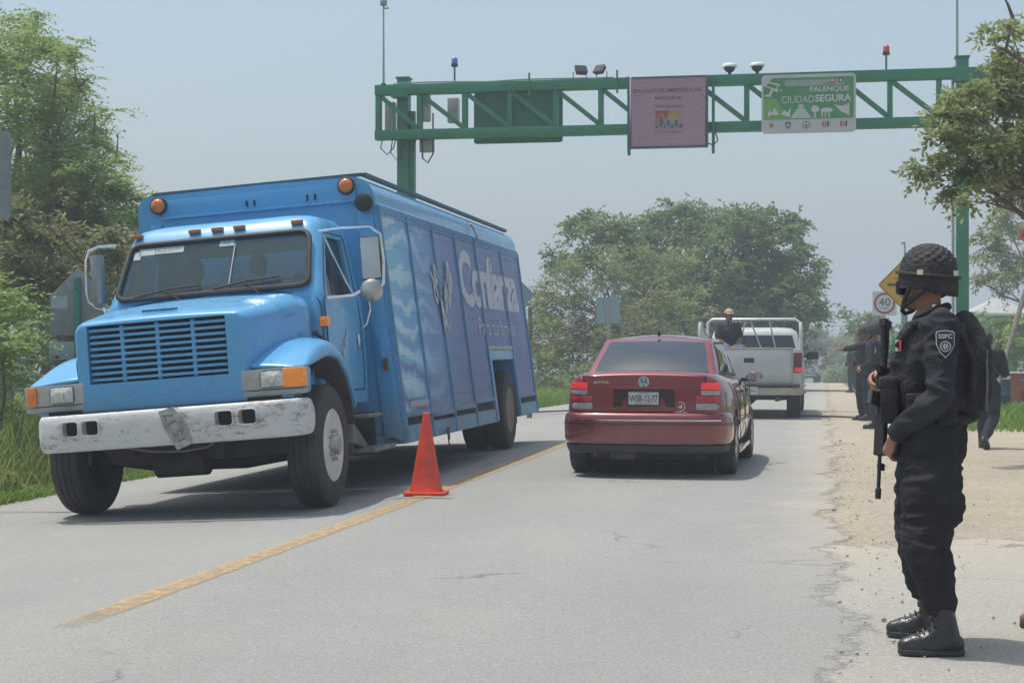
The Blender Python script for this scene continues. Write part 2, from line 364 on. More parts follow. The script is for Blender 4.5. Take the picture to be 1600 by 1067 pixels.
for k,y in enumerate(ry):
    lx=-7.98+max(0,min(.7,(y-20)*.045)); rx=0.5
    cols=[lx,max(lx+.05,-7.75),-5.6,-3.5,-1.7,rx]
    if k==0: nc=len(cols)
    for x in cols: V.append((x,y,gz(x,y)+(.007 if x!=lx and x!=rx else .004)))
for k in range(len(ry)-1):
    for i in range(nc-1): a=k*nc+i; F.append((a,a+1,a+1+nc,a+nc))
tag(MB().add(V,F).build('road',M_road,smooth=180),kind='structure')
# broken apron to the right of the road in the foreground
ap=[]
for i in range(60):
    t=i/59; ang=R_(90-t*90)
    yb=12.6; x=-0.3+t*9.0; y=13.4
    ap.append((x,y))
V=[];F=[]
for x,y in ap:
    for q in (-12,2,5,8,y): V.append((x,q,0.003))
for i in range(59):
    for j in range(4): a=i*5+j; F.append((a,a+5,a+6,a+1))
tag(MB().add(V,F).build('driveway_apron',M_apron,smooth=180),kind='structure')
# centre line
m,nt,b,L=nodes_mat('worn_yellow_paint'); v,xyz=coords(nt)
wear=ramp(nt,nz(nt,v,11,9,.85),(0.36,.22),(0.58,.85)); e=mth(nt,'ABSOLUTE',mth(nt,'ADD',mth(nt,'ADD',xyz[0],3.5),mth(nt,'MULTIPLY',mth(nt,'SUBTRACT',nz(nt,v,5,5),.5),.05)))
w2=mth(nt,'MULTIPLY',wear,ramp(nt,e,(0.062,1),(0.095,0))); w2=mth(nt,'MULTIPLY',w2,mapr(nt,mth(nt,'ADD',xyz[1],mth(nt,'MULTIPLY',wear,.35)),7.3,8.2)); 
L(mixc(nt,mth(nt,'MULTIPLY',w2,.9),(0.38,0.31,0.21),(0.56,0.375,0.17)),b.inputs['Base Color']); L(w2,b.inputs['Alpha']); b.inputs['Roughness'].default_value=.85; bumpn(nt,nz(nt,v,70,4,.8),.006)
V=[];F=[]
ly=[y for y in ry if 7.2<=y<=160]
for y in ly:
    for x in (-3.595,-3.405): V.append((x,y,gz(-3.5,y)+.0105))
for i in range(len(ly)-1): F.append((2*i,2*i+1,2*i+3,2*i+2))
tag(MB().add(V,F).build('centre_line',m,smooth=180),kind='structure')
# far hills
V=[];F=[]
for i in range(81):
    x=-900+i*22.5; h=6+9*(noise.noise(Vector((x*.004,1,0)))+.45)+3*noise.noise(Vector((x*.02,4,0)))
    V+=[(x,1000,-9),(x,1080,max(2,h)*1.1),(x,1300,-9)]
for i in range(80):
    for j in range(2): a=i*3+j; F.append((a,a+3,a+4,a+1))
tag(MB().add(V,F).build('hills',mat('far_hill_cover',(0.06,0.1,0.05),.9,vscale=.02),smooth=180),kind='structure')
# loose stones along the broken edge
sb=MB(); rs=random.Random(5)
for i in range(380):
    x=rs.gauss(0.35,0.35) if i%3 else rs.uniform(.2,4); y=rs.uniform(6,24) if i%3 else rs.uniform(9,22); s_=rs.uniform(.004,.012)*(2.2 if rs.random()<.05 else 1)
    if x<0.05: x=abs(x)+.05
    sb.ball((x,y,gz(x,y)+.01+s_*.3),(s_,s_*rs.uniform(.6,1),s_*.6),6,0,None,Matrix.Rotation(rs.uniform(0,3),3,'Z'))
tag(sb.build('gravel',mat('pale_stone',(0.42,0.38,0.32),.9,var=.3,vscale=3),smooth=60),kind='stuff')
# ---------------------------------------------------------------- vegetation
def rot_frames(d,rng):
    """unit dirs d (N,3) -> random perpendicular side vectors"""
    a=rng.normal(size=d.shape); a-=d*np.sum(a*d,1,keepdims=True); a/=np.linalg.norm(a,axis=1,keepdims=True)+1e-9; return a
def leaf_quads(P0,D,S,ln,wd):
    """diamond leaf: base P0, direction D, side S"""
    ln=ln[:,None]; wd=wd[:,None]
    n=np.cross(D,S)
    V=np.stack([P0,P0+D*ln*.45+S*wd*.5-n*ln*.06,P0+D*ln-n*ln*.16,P0+D*ln*.45-S*wd*.5-n*ln*.06],1).reshape(-1,3)
    Q=np.arange(len(P0)*4).reshape(-1,4); return V,Q
def foliage(clumps,twl,nlf,lsz,lw,rng,droop=0.25,flat=0.4,pinnate=False,shell=1.7):
    Vs=[];Qs=[];k=0
    for c,r,n in clumps:
        c=np.array(c,dtype=float); r=np.array(r if hasattr(r,'__len__') else (r,)*3,dtype=float)
        # twigs starting in sub-bunches for uneven density
        nb=max(3,n//14); u=rng.normal(size=(nb,3)); u/=np.linalg.norm(u,axis=1,keepdims=True); rad=rng.random(nb)**(1/ (3*shell)); bc=u*rad[:,None]
        bi=rng.integers(0,nb,n); q=bc[bi]+rng.normal(size=(n,3))*0.17
        p=c+q*r
        d=q/(np.linalg.norm(q,axis=1,keepdims=True)+1e-6)*.8+rng.normal(size=(n,3))*.6; d[:,2]=d[:,2]*flat+.1-droop*rng.random(n); d/=np.linalg.norm(d,axis=1,keepdims=True)
        L=twl*(.6+.8*rng.random(n)); s=np.cross(d,np.array([0,0,1.])); s/=np.linalg.norm(s,axis=1,keepdims=True)+1e-6
        for j in range(nlf):
            t=(j+.5)/nlf; sg=1 if j%2 else -1
            b=p+d*(L*t)[:,None]; b[:,2]-=droop*L*t*t*.8
            if pinnate: ld=d*.35+s*sg*1.0+rng.normal(size=(n,3))*.22
            else: ld=d*.7+s*sg*.7+rng.normal(size=(n,3))*.45
            ld[:,2]-=.15; ld/=np.linalg.norm(ld,axis=1,keepdims=True)
            sd=rot_frames(ld,rng); sd[:,2]*=.35; sd-=ld*np.sum(sd*ld,1,keepdims=True); sd/=np.linalg.norm(sd,axis=1,keepdims=True)+1e-6
            V,Q=leaf_quads(b,ld,sd,lsz*(.7+.6*rng.random(n)),lsz*lw*(.7+.6*rng.random(n)))
            Vs.append(V); Qs.append(Q+k); k+=len(V)
    return np.concatenate(Vs),np.concatenate(Qs)
def limbs(mb,base,tips,r0,rs,bend=0.25,sub=3,tw=.6):
    """tapered crooked limbs from along a trunk to each tip, with side twigs"""
    base=[Vector(p) for p in base]; n=len(base)
    mb.tube(base,[r0*(1-.45*i/(n-1)) for i in range(n)],9)
    for tp in tips:
        tp=Vector(tp); k=rs.uniform(.45,1)*(n-1); i=min(int(k),n-2); st=base[i].lerp(base[i+1],k-i)
        Ln=(tp-st).length; pts=[]; m=6
        off=Vector((rs.gauss(0,1),rs.gauss(0,1),rs.gauss(0,.6)))*Ln*bend*.35
        for q in range(m+1):
            t=q/m; p=st.lerp(tp,t)+off*math.sin(math.pi*t)+Vector((0,0,Ln*.10*math.sin(math.pi*t)))+Vector((rs.gauss(0,1),rs.gauss(0,1),rs.gauss(0,1)))*Ln*.025*(1 if 0<q<m else 0); pts.append(p)
        ra=r0*rs.uniform(.22,.36); mb.tube(pts,[ra*(1-.93*q/m) for q in range(m+1)],6)
        for _ in range(sub):
            q=rs.randint(2,m-1); p=pts[q]; d=(tp-st).normalized()+Vector((rs.gauss(0,.8),rs.gauss(0,.8),rs.gauss(0,.6))); d.normalize(); l2=min(Ln*rs.uniform(.12,.3),tw)
            mb.tube([p,p+d*l2*.5+Vector((0,0,l2*.06)),p+d*l2+Vector((rs.gauss(0,.05),0,rs.gauss(0,.05)))*l2],[ra*.42,ra*.28,ra*.08],5)
def tree(name,label,cat,base,top,clumps,r0,twl,nlf,lsz,lw,lm,bark,seed,group=None,crown='crown',**kw):
    """clumps: list of (centre, radii, twigs)"""
    rs=random.Random(seed); rng=np.random.default_rng(seed); base=Vector(base)
    t=thing(name,label,cat,base,0,group)
    mb=MB(); tv=Vector(top)-base
    pts=[Vector((0,0,-.1))]+[tv*q+Vector((rs.gauss(0,.03),rs.gauss(0,.03),0))*tv.length*(1 if q<1 else 0) for q in (.25,.5,.75,1)]
    tips=[Vector(c)-base for c,r,n in clumps]
    limbs(mb,pts,tips,r0,rs,sub=kw.pop('sub',3),tw=kw.pop('tw',.5))
    mb.build('trunk',bark,t,smooth=60,weld=False)
    V,Q=foliage([(np.array(c)-np.array(base),r,n) for c,r,n in clumps],twl,nlf,lsz,lw,rng,**kw)
    npmesh(crown,V,Q,lm,t)
    return t
def pxc(lst,D0,k=1.0,rs=random.Random(11)):
    """(px,py,radius_px,depth offset,twigs) -> clumps in metres at true distances"""
    o=[]
    for px,py,rp,dd,n in lst:
        D=D0+dd; r=rp/FPX*D*k; o.append((tuple(at(px,py,D)),(r*1.15,r*1.1,r*.8),n))
    return o
B_grey=mat('grey_bark',(0.2,0.17,0.14),.9,var=.3,vscale=8,bump=.6)
B_brown=mat('brown_bark',(0.14,0.105,0.08),.9,var=.3,vscale=8,bump=.6)
LF_lime=leafmat('lime_leaves',(0.10,0.16,0.045),(0.20,0.28,0.085),(0.33,0.38,0.16),.9)
LF_mid=leafmat('mid_leaves',(0.065,0.115,0.035),(0.125,0.185,0.06),(0.20,0.26,0.10),.8)
LF_olive=leafmat('olive_leaves',(0.10,0.13,0.045),(0.175,0.205,0.08),(0.26,0.27,0.13),1.2)
LF_brown=leafmat('browning_leaves',(0.12,0.12,0.05),(0.16,0.165,0.07),(0.17,0.22,0.08),1.2)
LF_near=leafmat('glossy_leaves',(0.09,0.125,0.045),(0.18,0.215,0.085),(0.31,0.32,0.16),2.5)
rg=random.Random(21)
def gnd_at(px,D,dx=0):
    p=at(px,545,D); return (p.x+dx,p.y,gz(p.x+dx,p.y))
# tall tree on the left
cl=[]
for (px,py,rp,n) in [(20,70,45,230),(-20,40,50,150),(60,60,30,120),(75,110,40,220),(20,150,65,420),(100,150,34,160),(95,200,45,300),(130,215,24,90),(30,250,75,520),(110,270,50,330),(150,285,30,140),(40,330,75,520),(125,335,50,330),(175,330,36,210),(200,360,30,150),(60,410,80,520),(150,410,55,330),(-60,150,90,300),(-70,300,90,300),(-60,430,90,300),(160,180,14,34),(178,172,9,14),(90,85,20,40),(112,72,12,18),(60,22,10,12),(190,300,18,60),(215,330,16,50),(150,240,22,60),(180,250,10,14)]:
    cl.append((px,py,rp,rg.uniform(-3,3),n))
b0=gnd_at(-10,33)
tree('feathery_tree','tall feathery lime green tree towering behind the blue truck at the left','tree',b0,at(10,330,33),pxc(cl,33),.28,.42,12,.10,.42,LF_lime,B_grey,3,droop=.35,flat=.45,pinnate=True)
# browner and darker trees below and behind it
cl=[(px,py,rp,rg.uniform(-2.5,2.5),n) for px,py,rp,n in [(100,310,26,110),(70,345,42,200),(120,370,46,220),(60,400,42,170),(140,420,45,200),(178,385,30,120),(90,440,46,180)]]
tree('browning_tree','shorter olive brown tree under the tall lime tree at the left','tree',gnd_at(95,28.5),at(95,420,28.5),pxc(cl,28.5),.2,.4,9,.12,.5,LF_brown,B_brown,4,droop=.3)
cl=[(px,py,rp,rg.uniform(-3,3),n) for px,py,rp,n in [(30,500,60,330),(110,500,60,330),(190,470,50,240),(230,440,45,200),(60,560,50,260),(-40,520,60,240),(170,560,50,200),(240,540,60,200),(0,590,40,150)]]
tree('dark_bushy_tree','dark bushy tree behind the pentagonal sign back','tree',gnd_at(70,46),at(80,500,46),pxc(cl,46),.2,.45,9,.14,.5,LF_mid,B_brown,5,droop=.3)
# fern-like shrubs near the verge on the left
for i,(px,py,D,rp,n,lab) in enumerate([(-12,500,20,42,90,'fern leaved shrub with its crown above the sign foot at the far left edge'),(4,560,19,34,70,'smaller fern leaved shrub lower on the bank at the left edge')]):
    b_=gnd_at(px,D); c_=at(px,py,D)
    tree('shrub',lab,'shrub',b_,c_,[((c_.x,c_.y,c_.z),(.32,.32,.36),n),((c_.x-.3,c_.y+.2,c_.z-.35),(.3,.3,.34),n)],.03,.42,14,.085,.4,LF_lime,B_brown,30+i,crown='foliage',group='fern shrubs on the left bank',pinnate=True,droop=.3)
# big dark tree across the road, beyond the red car
cl=[(px,py,rp,rg.uniform(-2.5,2.5),int(n*1.45)) for px,py,rp,n in [(1060,345,26,110),(1050,380,40,200),(1000,360,34,160),(950,360,26,100),(905,350,14,40),(890,362,10,24),(960,400,40,200),(1110,360,40,190),(1160,350,28,120),(1200,345,24,100),(1230,350,14,40),(1248,346,7,12),(1056,322,12,30),(1085,335,12,26),(1145,338,10,20),(1175,336,12,26),(1215,362,14,30),(1262,410,12,30),(1272,450,10,26),(1275,490,10,26),(925,345,10,18),(1150,400,50,280),(1210,390,40,190),(1100,420,60,300),(1180,450,55,300),(1240,430,34,170),(1262,440,16,50),(1230,470,38,190),(1255,480,22,80),(1130,480,50,250),(1060,460,60,280),(1190,500,40,180),(1000,440,50,200),(900,400,28,90),(880,400,16,34),(1090,520,50,160),(1215,500,34,100),(1000,500,40,110),(1120,550,60,220),(1040,550,60,220),(1200,545,50,160)]]
tree('spreading_tree','large rounded dark green tree standing beyond the white pickup','tree',gnd_at(1090,66),at(1090,470,66),pxc(cl,66),.34,.55,9,.19,.5,LF_mid,B_brown,6,droop=.3)
cl=[(px,py,rp,rg.uniform(-2,2),int(n*1.6)) for px,py,rp,n in [(900,450,42,120),(870,480,34,110),(930,420,34,85),(980,410,36,80),(1000,460,50,120),(950,490,50,150),(890,520,44,150),(860,540,30,110),(1030,500,44,120),(960,540,50,150),(1040,410,30,55),(850,500,20,50),(1060,450,30,60),(1010,540,40,90),(920,560,40,120),(842,470,16,24),(838,500,16,34),(834,540,16,40),(862,440,12,16),(1080,480,30,60),(880,560,40,120),(980,580,50,140),(850,540,26,70)]]
tree('thorn_tree','olive green thorny tree with bare crooked branches behind the red sedan','tree',gnd_at(965,56),at(965,500,56),pxc(cl,56),.2,.5,8,.13,.5,LF_olive,B_grey,7,droop=.2,sub=10,tw=1.4)
# low bushes at the far end of the left verge
for i,(px,py,D,r,lab) in enumerate([(850,575,50,1.1,'olive bush at the verge just right of the blue truck'),(900,585,54,1.0,'olive bush low behind the left side of the red sedan'),(1010,575,60,1.6,'dark bush hidden mostly behind the red sedan roof')]):
    b_=gnd_at(px,D); tree('bush',lab,'bush',b_,(b_[0],b_[1],b_[2]+.5),[((b_[0],b_[1],b_[2]+r*.7),(r,r,r*.75),260)],.05,.3,9,.12,.5,[LF_olive,LF_olive,LF_mid][i],B_brown,40+i,crown='foliage',group='bushes along the left verge')
# tree line far down the road
spec=[(1250,552,165,40,0),(1300,560,150,50,1),(1340,572,140,34,0),(1236,530,150,36,1),(1310,588,137,18,2),(1328,592,136,16,2),(1370,560,120,40,1),(1400,545,110,40,0),(1220,560,150,40,0),(1430,560,120,40,1),(1345,545,160,30,1),(1280,535,170,22,0)]
labs=['hazy green tree at the road end just right of the white pickup','hazy green tree at the centre of the road end','hazy tree left of the pointing officer','hazy tree crown rising above the white pickup roof rack','pale bush at the road crest beside the distant pickup','pale bush at the road crest near the pointing officer','hazy tree behind the capped officer','hazy tree behind the speed limit sign','hazy tree hidden behind the white pickup','hazy tree behind the foreground officer','far pale tree right of the road end','farthest pale tree above the distant pickup']
for i,(px,py,D,rp,k) in enumerate(spec):
    b_=gnd_at(px,D); r=rp/FPX*D; c_=at(px,py,D)
    cs=[((c_.x+rg.uniform(-.6,.6)*r,c_.y+rg.uniform(-.5,.5)*r,c_.z+rg.uniform(-.6,.5)*r),(r*.6,r*.6,r*.5),130) for _ in range(7)]
    tree('roadside_tree',labs[i],'tree',b_,(b_[0],b_[1],max(b_[2]+1,c_.z-r*.3)),cs,.15,.6,6,.32,.6,[LF_mid,LF_olive,LF_lime][k],B_brown,60+i,group='trees at the far end of the road',sub=1)
# slight leafy tree above the officers' heads
cl=[(px,py,rp,rg.uniform(-1,1),n) for px,py,rp,n in [(1330,488,10,16),(1345,495,12,20),(1352,508,14,24),(1338,522,10,16),(1320,484,6,7),(1365,490,14,26),(1385,500,20,50),(1375,520,20,50),(1345,530,12,20)]]
tree('slender_tree','slight sparse tree reaching left above the helmeted officer','tree',gnd_at(1385,80),at(1375,520,80),pxc(cl,80),.07,.5,7,.22,.55,LF_olive,B_grey,8)
# trees on the right
cl=[(px,py,rp,rg.uniform(-2,2),n) for px,py,rp,n in [(1570,350,28,110),(1600,330,34,150),(1545,380,24,80),(1590,390,36,130),(1560,415,24,70),(1530,400,12,22),(1600,430,30,90),(1535,440,14,26),(1555,445,22,50),(1640,380,50,160),(1640,300,40,120)]]
tree('open_crowned_tree','grey green open crowned tree beyond the right gantry column','tree',gnd_at(1640,62),at(1620,430,62),pxc(cl,62),.2,.5,8,.16,.5,LF_olive,B_grey,9,sub=5)
for i,(px,py,D,rp,n,lab) in enumerate([(1530,520,58,36,260,'leafy bush below the pale roof just right of the green column'),(1575,515,56,40,300,'rounded bush behind the leaning post'),(1610,530,54,40,260,'bush at the right edge above the orange stall'),(1500,545,60,40,200,'bush directly behind the foreground officer')]):
    b_=gnd_at(px,D); c_=at(px,py,D); r=rp/FPX*D
    cs=[((c_.x+rg.uniform(-.5,.5)*r,c_.y+rg.uniform(-.4,.4)*r,c_.z+q*r),(r*.65,r*.6,r*.5),n//3) for q in (-.7,-.2,.35)]
    tree('garden_bush',lab,'bush',b_,(b_[0],b_[1],c_.z-.2),cs,.08,.35,8,.15,.55,LF_mid if i%2 else LF_lime,B_brown,80+i,crown='foliage',group='bushes beyond the grass at the right')
# near tree reaching in from the right
cl=[(px,py,rp,rg.uniform(-1.2,1.2),n) for px,py,rp,n in [(1560,38,10,14),(1538,42,8,10),(1585,60,12,18),(1590,95,22,50),(1550,110,20,44),(1510,135,16,28),(1485,150,12,18),(1540,150,30,90),(1590,150,40,130),(1480,180,22,50),(1460,190,12,16),(1515,190,28,90),(1560,205,40,150),(1470,225,26,70),(1440,258,16,34),(1475,265,24,60),(1520,245,34,110),(1570,265,34,110),(1500,290,18,40),(1495,312,9,12),(1545,300,18,34),(1600,230,40,110),(1590,285,20,40),(1620,120,50,120),(1660,200,70,200),(1650,60,50,120)]]
tree('mango_like_tree'.replace('mango_like_',''),'leafy tree branch mass reaching in from the top right corner over the gantry','tree',gnd_at(1760,19),at(1720,330,19),pxc(cl,19),.16,.20,8,.088,.46,LF_near,B_brown,10,droop=.55,flat=.4,sub=2,tw=.3)
# grass
def grass(name,label,n,xr,yr,h,w,mt,seed,kind='stuff',dens=None,lean=.35,clump=0.0):
    rng=np.random.default_rng(seed); x=rng.uniform(*xr,n*2); 
    y=yr[0]+(yr[1]-yr[0])*rng.random(n*2)**1.5
    if dens is not None:
        k=rng.random(n*2)<dens(x,y); x=x[k][:n]; y=y[k][:n]
    else: x=x[:n]; y=y[:n]
    n=len(x); z=gzn(x,y); hh=np.array([h(a,b) for a,b in zip(x,y)])*(.55+.7*rng.random(n)) if callable(h) else h*(.55+.7*rng.random(n))
    an=rng.random(n)*6.283; ln=hh*lean*(.3+1.2*rng.random(n)); dx=np.cos(an)*ln; dy=np.sin(an)*ln; a2=rng.random(n)*6.283; wx=np.cos(a2)*w; wy=np.sin(a2)*w
    V=[]
    for t,wt,q in ((0,1,0),(.5,.85,.25),(.85,.5,.75),(1,.05,1.15)):
        cx=x+dx*q; cy=y+dy*q; cz=z+hh*(t-.12*q*q)-.02
        V.append(np.stack([cx-wx*wt,cy-wy*wt,cz],1)); V.append(np.stack([cx+wx*wt,cy+wy*wt,cz],1))
    V=np.stack(V,1).reshape(-1,3); k=np.arange(n)[:,None]*8
    Q=np.concatenate([k+np.array([[0,1,3,2]]),k+np.array([[2,3,5,4]]),k+np.array([[4,5,7,6]])],0)
    o=npmesh(name,V,Q,mt); tag(o,label,'grass' if label else None,kind=kind); return o
G_yel=leafmat('verge_grass',(0.08,0.13,0.025),(0.16,0.2,0.045),(0.27,0.27,0.1),.7)
G_grn=leafmat('fresh_grass',(0.08,0.15,0.018),(0.13,0.21,0.03),(0.2,0.27,0.06),.6)
G_dry=leafmat('dry_seed_grass',(0.2,0.18,0.1),(0.28,0.25,0.15),(0.36,0.31,0.2),1.5)
def nf(x,y,s,o=0): return np.array([noise.noise(Vector((a*s,b*s,o))) for a,b in zip(x,y)])
grass('verge_grass','tall yellow green grass on the left verge',26000,(-14,-7.9),(13,34),lambda a,b:.32+min(.95,max(0,(-8.0-a)*.85))+.22*noise.noise(Vector((a*.9,b*.9,1))),.008,G_yel,1,lean=.4)
grass('verge_grass','low weeds spilling over the left road edge',9000,(-8.7,-7.7),(13,36),lambda a,b:.16+.16*noise.noise(Vector((a*2,b*2,1))),.007,G_grn,2,lean=.9)
grass('verge_grass','grass on the far left verge beyond the truck',26000,(-12,-7.2),(34,80),lambda a,b:.5+min(.5,max(0,(-8-a)*.3)),.014,G_grn,3)
grass('verge_grass','dry seeding grass along the far left verge',7000,(-13,-9.0),(38,62),1.35,.011,G_dry,4,lean=.25)
def dr(x,y): return np.where((x>1.9+nf(x,y,.6)*.6)&(y>27.6+nf(x,y,.6,5)*1.0),1.0,0.0)+np.where((x>1.0)&(y>35),1.0,0)
grass('lawn_grass','bright green grass beyond the dirt at the right',42000,(1.0,16),(26.5,75),.2,.012,G_grn,5,dens=dr,lean=.5)
# broad leaved weeds on the left bank
rng=np.random.default_rng(9); cs=[]
for i in range(60):
    y=rng.uniform(14,30); x=rng.uniform(-10.5,-8.3); cs.append(((x,y,gz(x,y)+.2),(.28,.28,.22),16))
V,Q=foliage(cs,.2,7,.075,.6,rng,droop=.3); tag(npmesh('weeds',V,Q,leafmat('weed_leaves',(0.08,0.11,0.04),(0.13,0.16,0.06),(0.2,0.22,0.1),1.5)),kind='stuff')
# ---------------------------------------------------------------- overhead gantry
GY=36.0
def gp(px,py,dy=0): return aty(px,py,GY+dy)
gan=thing('road_gantry','green steel truss gantry spanning the road on two square columns','gantry',(0,GY,0))
def gl(p): return (p[0],p[1]-GY,p[2])
zt=6.95
mb=MB(); mb.box(-9.36,-9.11,-.15,.15,-.1,7.33); mb.box(-9.39,-9.08,-.18,.18,7.31,7.35); mb.build('column',M_green,gan,bevel=.01)
mb=MB(); mb.box(-9.11,-8.99,-.02,.12,-.1,6.6); mb.build('channel',M_green,gan,bevel=.005)
mb=MB(); mb.box(2.69,2.94,-.15,.15,-.1,7.42); mb.box(2.66,2.97,-.18,.18,7.40,7.43); mb.build('column',M_green,gan,bevel=.01)
MB().tube([(2.62,-.1,-.1),(2.62,-.1,7.2)],.03,8).build('pipe',M_steel,gan)
for zz0,zz1 in ((6.92,7.14),(5.93,6.14)):
    MB().box(-9.8,3.35,-.42,-.16,zz0,zz1).build('chord',M_green,gan,bevel=.008)
for p_ in (-9.24,2.8): MB().box(p_-.19,p_+.19,-.425,-.15,6.86,6.918).build('mounting_plate',M_green,gan,bevel=.004)
vx=[aty(p,175,GY)[0] for p in (597,661,731,801,872,942,1012,1095,1168,1240,1318,1390,1466)]
for x in vx: MB().box(x-.055,x+.055,-.38,-.20,6.13,6.93).build('post',M_green,gan,bevel=.004)
for a,b_ in zip(vx[:-1],vx[1:]):
    p=Vector((a+.05,-.35,6.90)); q=Vector((b_-.04,-.35,6.17)); d=(q-p).normalized(); u=Vector((0,1,0)); w=d.cross(u)*.05
    MB().prism([p+w,q+w,q-w,p-w],u*.1).build('brace',M_green,gan)
# cable along the top with ties
mb=MB(); mb.tube([(x,-.3+.02*math.sin(x*3),7.155+.03*abs(math.sin(x*1.3))) for x in np.linspace(-9.4,-4.5,24)],.018,5); mb.build('cable',M_steel,gan)
for i in range(3):
    mb=MB(); x=-9.65+i*.23; mb.tube([(x,-.3,5.95),(x-.03,-.35,5.75-.1*i),(x+.12,-.35,5.6-.14*i),(x+.25,-.3,5.75),(x+.28,-.2,5.95)],.014,5); mb.build('cable',M_black,gan)
mb=MB(); mb.tube([(-8.75,-.3,6.0),(-8.72,-.36,5.5),(-8.6,-.36,5.4),(-8.5,-.3,5.6),(-8.5,-.3,6.5)],.02,6); mb.build('cable',M_black,gan)
mb=MB()
for x in (-6.32,-4.4): MB().box(x-.02,x+.02,-.46,-.43,6.8,7.3).build('bracket',M_green,gan)
MB().tube([(-4.2,-.35,6.82),(-3.6,-.35,6.84),(-2.9,-.35,6.84)],.02,6).build('conduit',M_green,gan)
# control boxes on the left column
M_box=mat('grey_enclosure',(0.42,0.42,0.38),.5,var=.1,spots=((.3,.25,.2),9,.64,.1))
for nm,lab,x0,x1,y0,z0,z1 in (('control_box','tall narrow grey control box left of the left gantry column',-9.68,-9.46,.0,6.05,6.82),('control_box','grey control box right of the left gantry column, upper part of truss',-8.88,-8.62,-.2,6.35,7.02),('control_box','small grey control box behind the truss beside the left column',-8.36,-8.12,.5,6.4,6.95),('control_box','grey control box hanging below the truss at the left column',-8.86,-8.56,-.1,5.68,6.02)):
    t=thing(nm,lab,'control box',((x0+x1)/2,GY+y0,z0),0,'control boxes on the gantry column')
    w=(x1-x0)/2; MB().box(-w,w,0,.22,0,z1-z0).build('casing',M_box,t,bevel=.012)
    MB().box(-w+.02,w-.02,-.012,-.001,.02,z1-z0-.02).build('door',M_box,t,bevel=.003)
    MB().cyl((w-.05,-.02,(z1-z0)/2),(w-.05,-.03,(z1-z0)/2),.012).build('lock',M_black,t)
# green equipment tray panel between the chords
t=thing('sign_panel','large green flat sign back panel held inside the truss left of centre','sign',(aty(810,175,GY)[0],GY,5.84))
MB().plate([(p[0],p[1]) for p in [(x-0,y+.55) for x,y in rrect(1.98,1.12,.06)]],(0,.0,0),(1,0,0),(0,0,1),.05).build('panel',mat('dark_green_panel',(.03,.2,.11),.5,var=.1),t)
for z in (.25,.85): MB().box(-.95,.95,.001,.04,z,z+.05).build('rail',M_green,t)
# LED board
P1=gp(983,121,-.75); P2=gp(1106,229,-.75); W_=P2.x-P1.x; H_=P1.z-P2.z
t=thing('message_board','square pinkish grey LED message board hanging under the middle of the gantry','message board',(P1.x,GY-.75,P2.z))
m,nt,b,L=nodes_mat('led_face'); v,xyz=coords(nt)
ln=mth(nt,'ABSOLUTE',mth(nt,'SUBTRACT',mth(nt,'FRACT',mth(nt,'MULTIPLY',xyz[2],24)),.5))
c=mixc(nt,ramp(nt,ln,(.22,0),(.42,1)),(.29,.17,.225),(.37,.235,.30)); c=mixc(nt,nz(nt,v,1.4),c,(.40,.25,.32)); L(c,b.inputs['Base Color']); b.inputs['Roughness'].default_value=.6
bumpn(nt,ln,.01)
MB().box(.05,W_-.05,-.012,.0,.04,H_-.04).build('screen',m,t)
mb=MB(); mb.box(0,W_,.002,.2,0,H_); mb.box(0,.05,-.02,.002,0,H_); mb.box(W_-.05,W_,-.02,.002,0,H_); mb.box(.05,W_-.05,-.02,.002,0,.04); mb.box(.05,W_-.05,-.02,.002,H_-.04,H_); mb.box(-.04,0,0,.06,-.08,H_+.02)
mb.build('housing',mat('slate_frame',(.07,.09,.12),.5),t,bevel=.004)
M_ltr=mat('dim_led_letters',(.13,.085,.12),.7,var=.1); M_ltr2=mat('pale_led_letters',(.42,.33,.42),.7,var=.1)
mb=MB(); ex=(1,0,0); ey=(0,0,1)
mb.text('EN CASO DE EMERGENCIAS',(.10,-.014,H_*.775),ex,ey,W_*.87,.085,.003,bold=.012)
mb.text('MARQUE AL',(W_*.33,-.014,H_*.665),ex,ey,W_*.36,.08,.003,bold=.012)
mb.text('Emergencias',(W_*.33,-.014,H_*.55),ex,ey,W_*.36,.08,.003)
mb.text('Chiapas',(W_*.33,-.014,H_*.185),ex,ey,W_*.36,.085,.003,space=1.3)
mb.build('lettering',M_ltr,t)
def ell(cx,cz,rx,rz,n=20): return [(cx+rx*math.cos(2*math.pi*i/n),cz+rz*math.sin(2*math.pi*i/n)) for i in range(n)]
def flat(mb,poly,y,mi=0,th=.003): return mb.plate(poly,(0,y,0),(1,0,0),(0,0,1),th,mi)
M_r=mat('dim_red',(.33,.06,.05),.7); M_y=mat('dim_ochre',(.36,.24,.07),.7); M_g=mat('dim_teal',(.07,.15,.12),.7)
x0=W_*.34; x1=W_*.68; z0=H_*.27; z1=H_*.51
mb=MB(); flat(mb,[(x0,z0),(x1,z0),(x1,z0+.08),(x0,z0+.08)],-.0135,2); flat(mb,[(x0,z0+.085),(x0+.2,z0+.085),(x0+.28,z1),(x0,z1)],-.0135,0); flat(mb,[(x0+.22,z0+.15),(x1,z0+.15),(x1,z1),(x0+.3,z1)],-.0135,1)
for i,(cx,rz,rx) in enumerate(((x0+.11,.145,.065),(x0+.27,.10,.05),(x0+.44,.10,.05))):
    flat(mb,ell(cx,z0+rz+.0,rx+.018,rz+.012),-.0175,4,.003); flat(mb,ell(cx,z0+rz,rx,rz-.008),-.0215,3,.003)
    if i==0: flat(mb,[(p[0],p[1]) for p in ell(cx,z0+rz+.06,rx-.008,.075)],-.0255,0,.003)
mb.build('emblem',[M_r,M_y,M_ltr,M_g,M_ltr2],t)
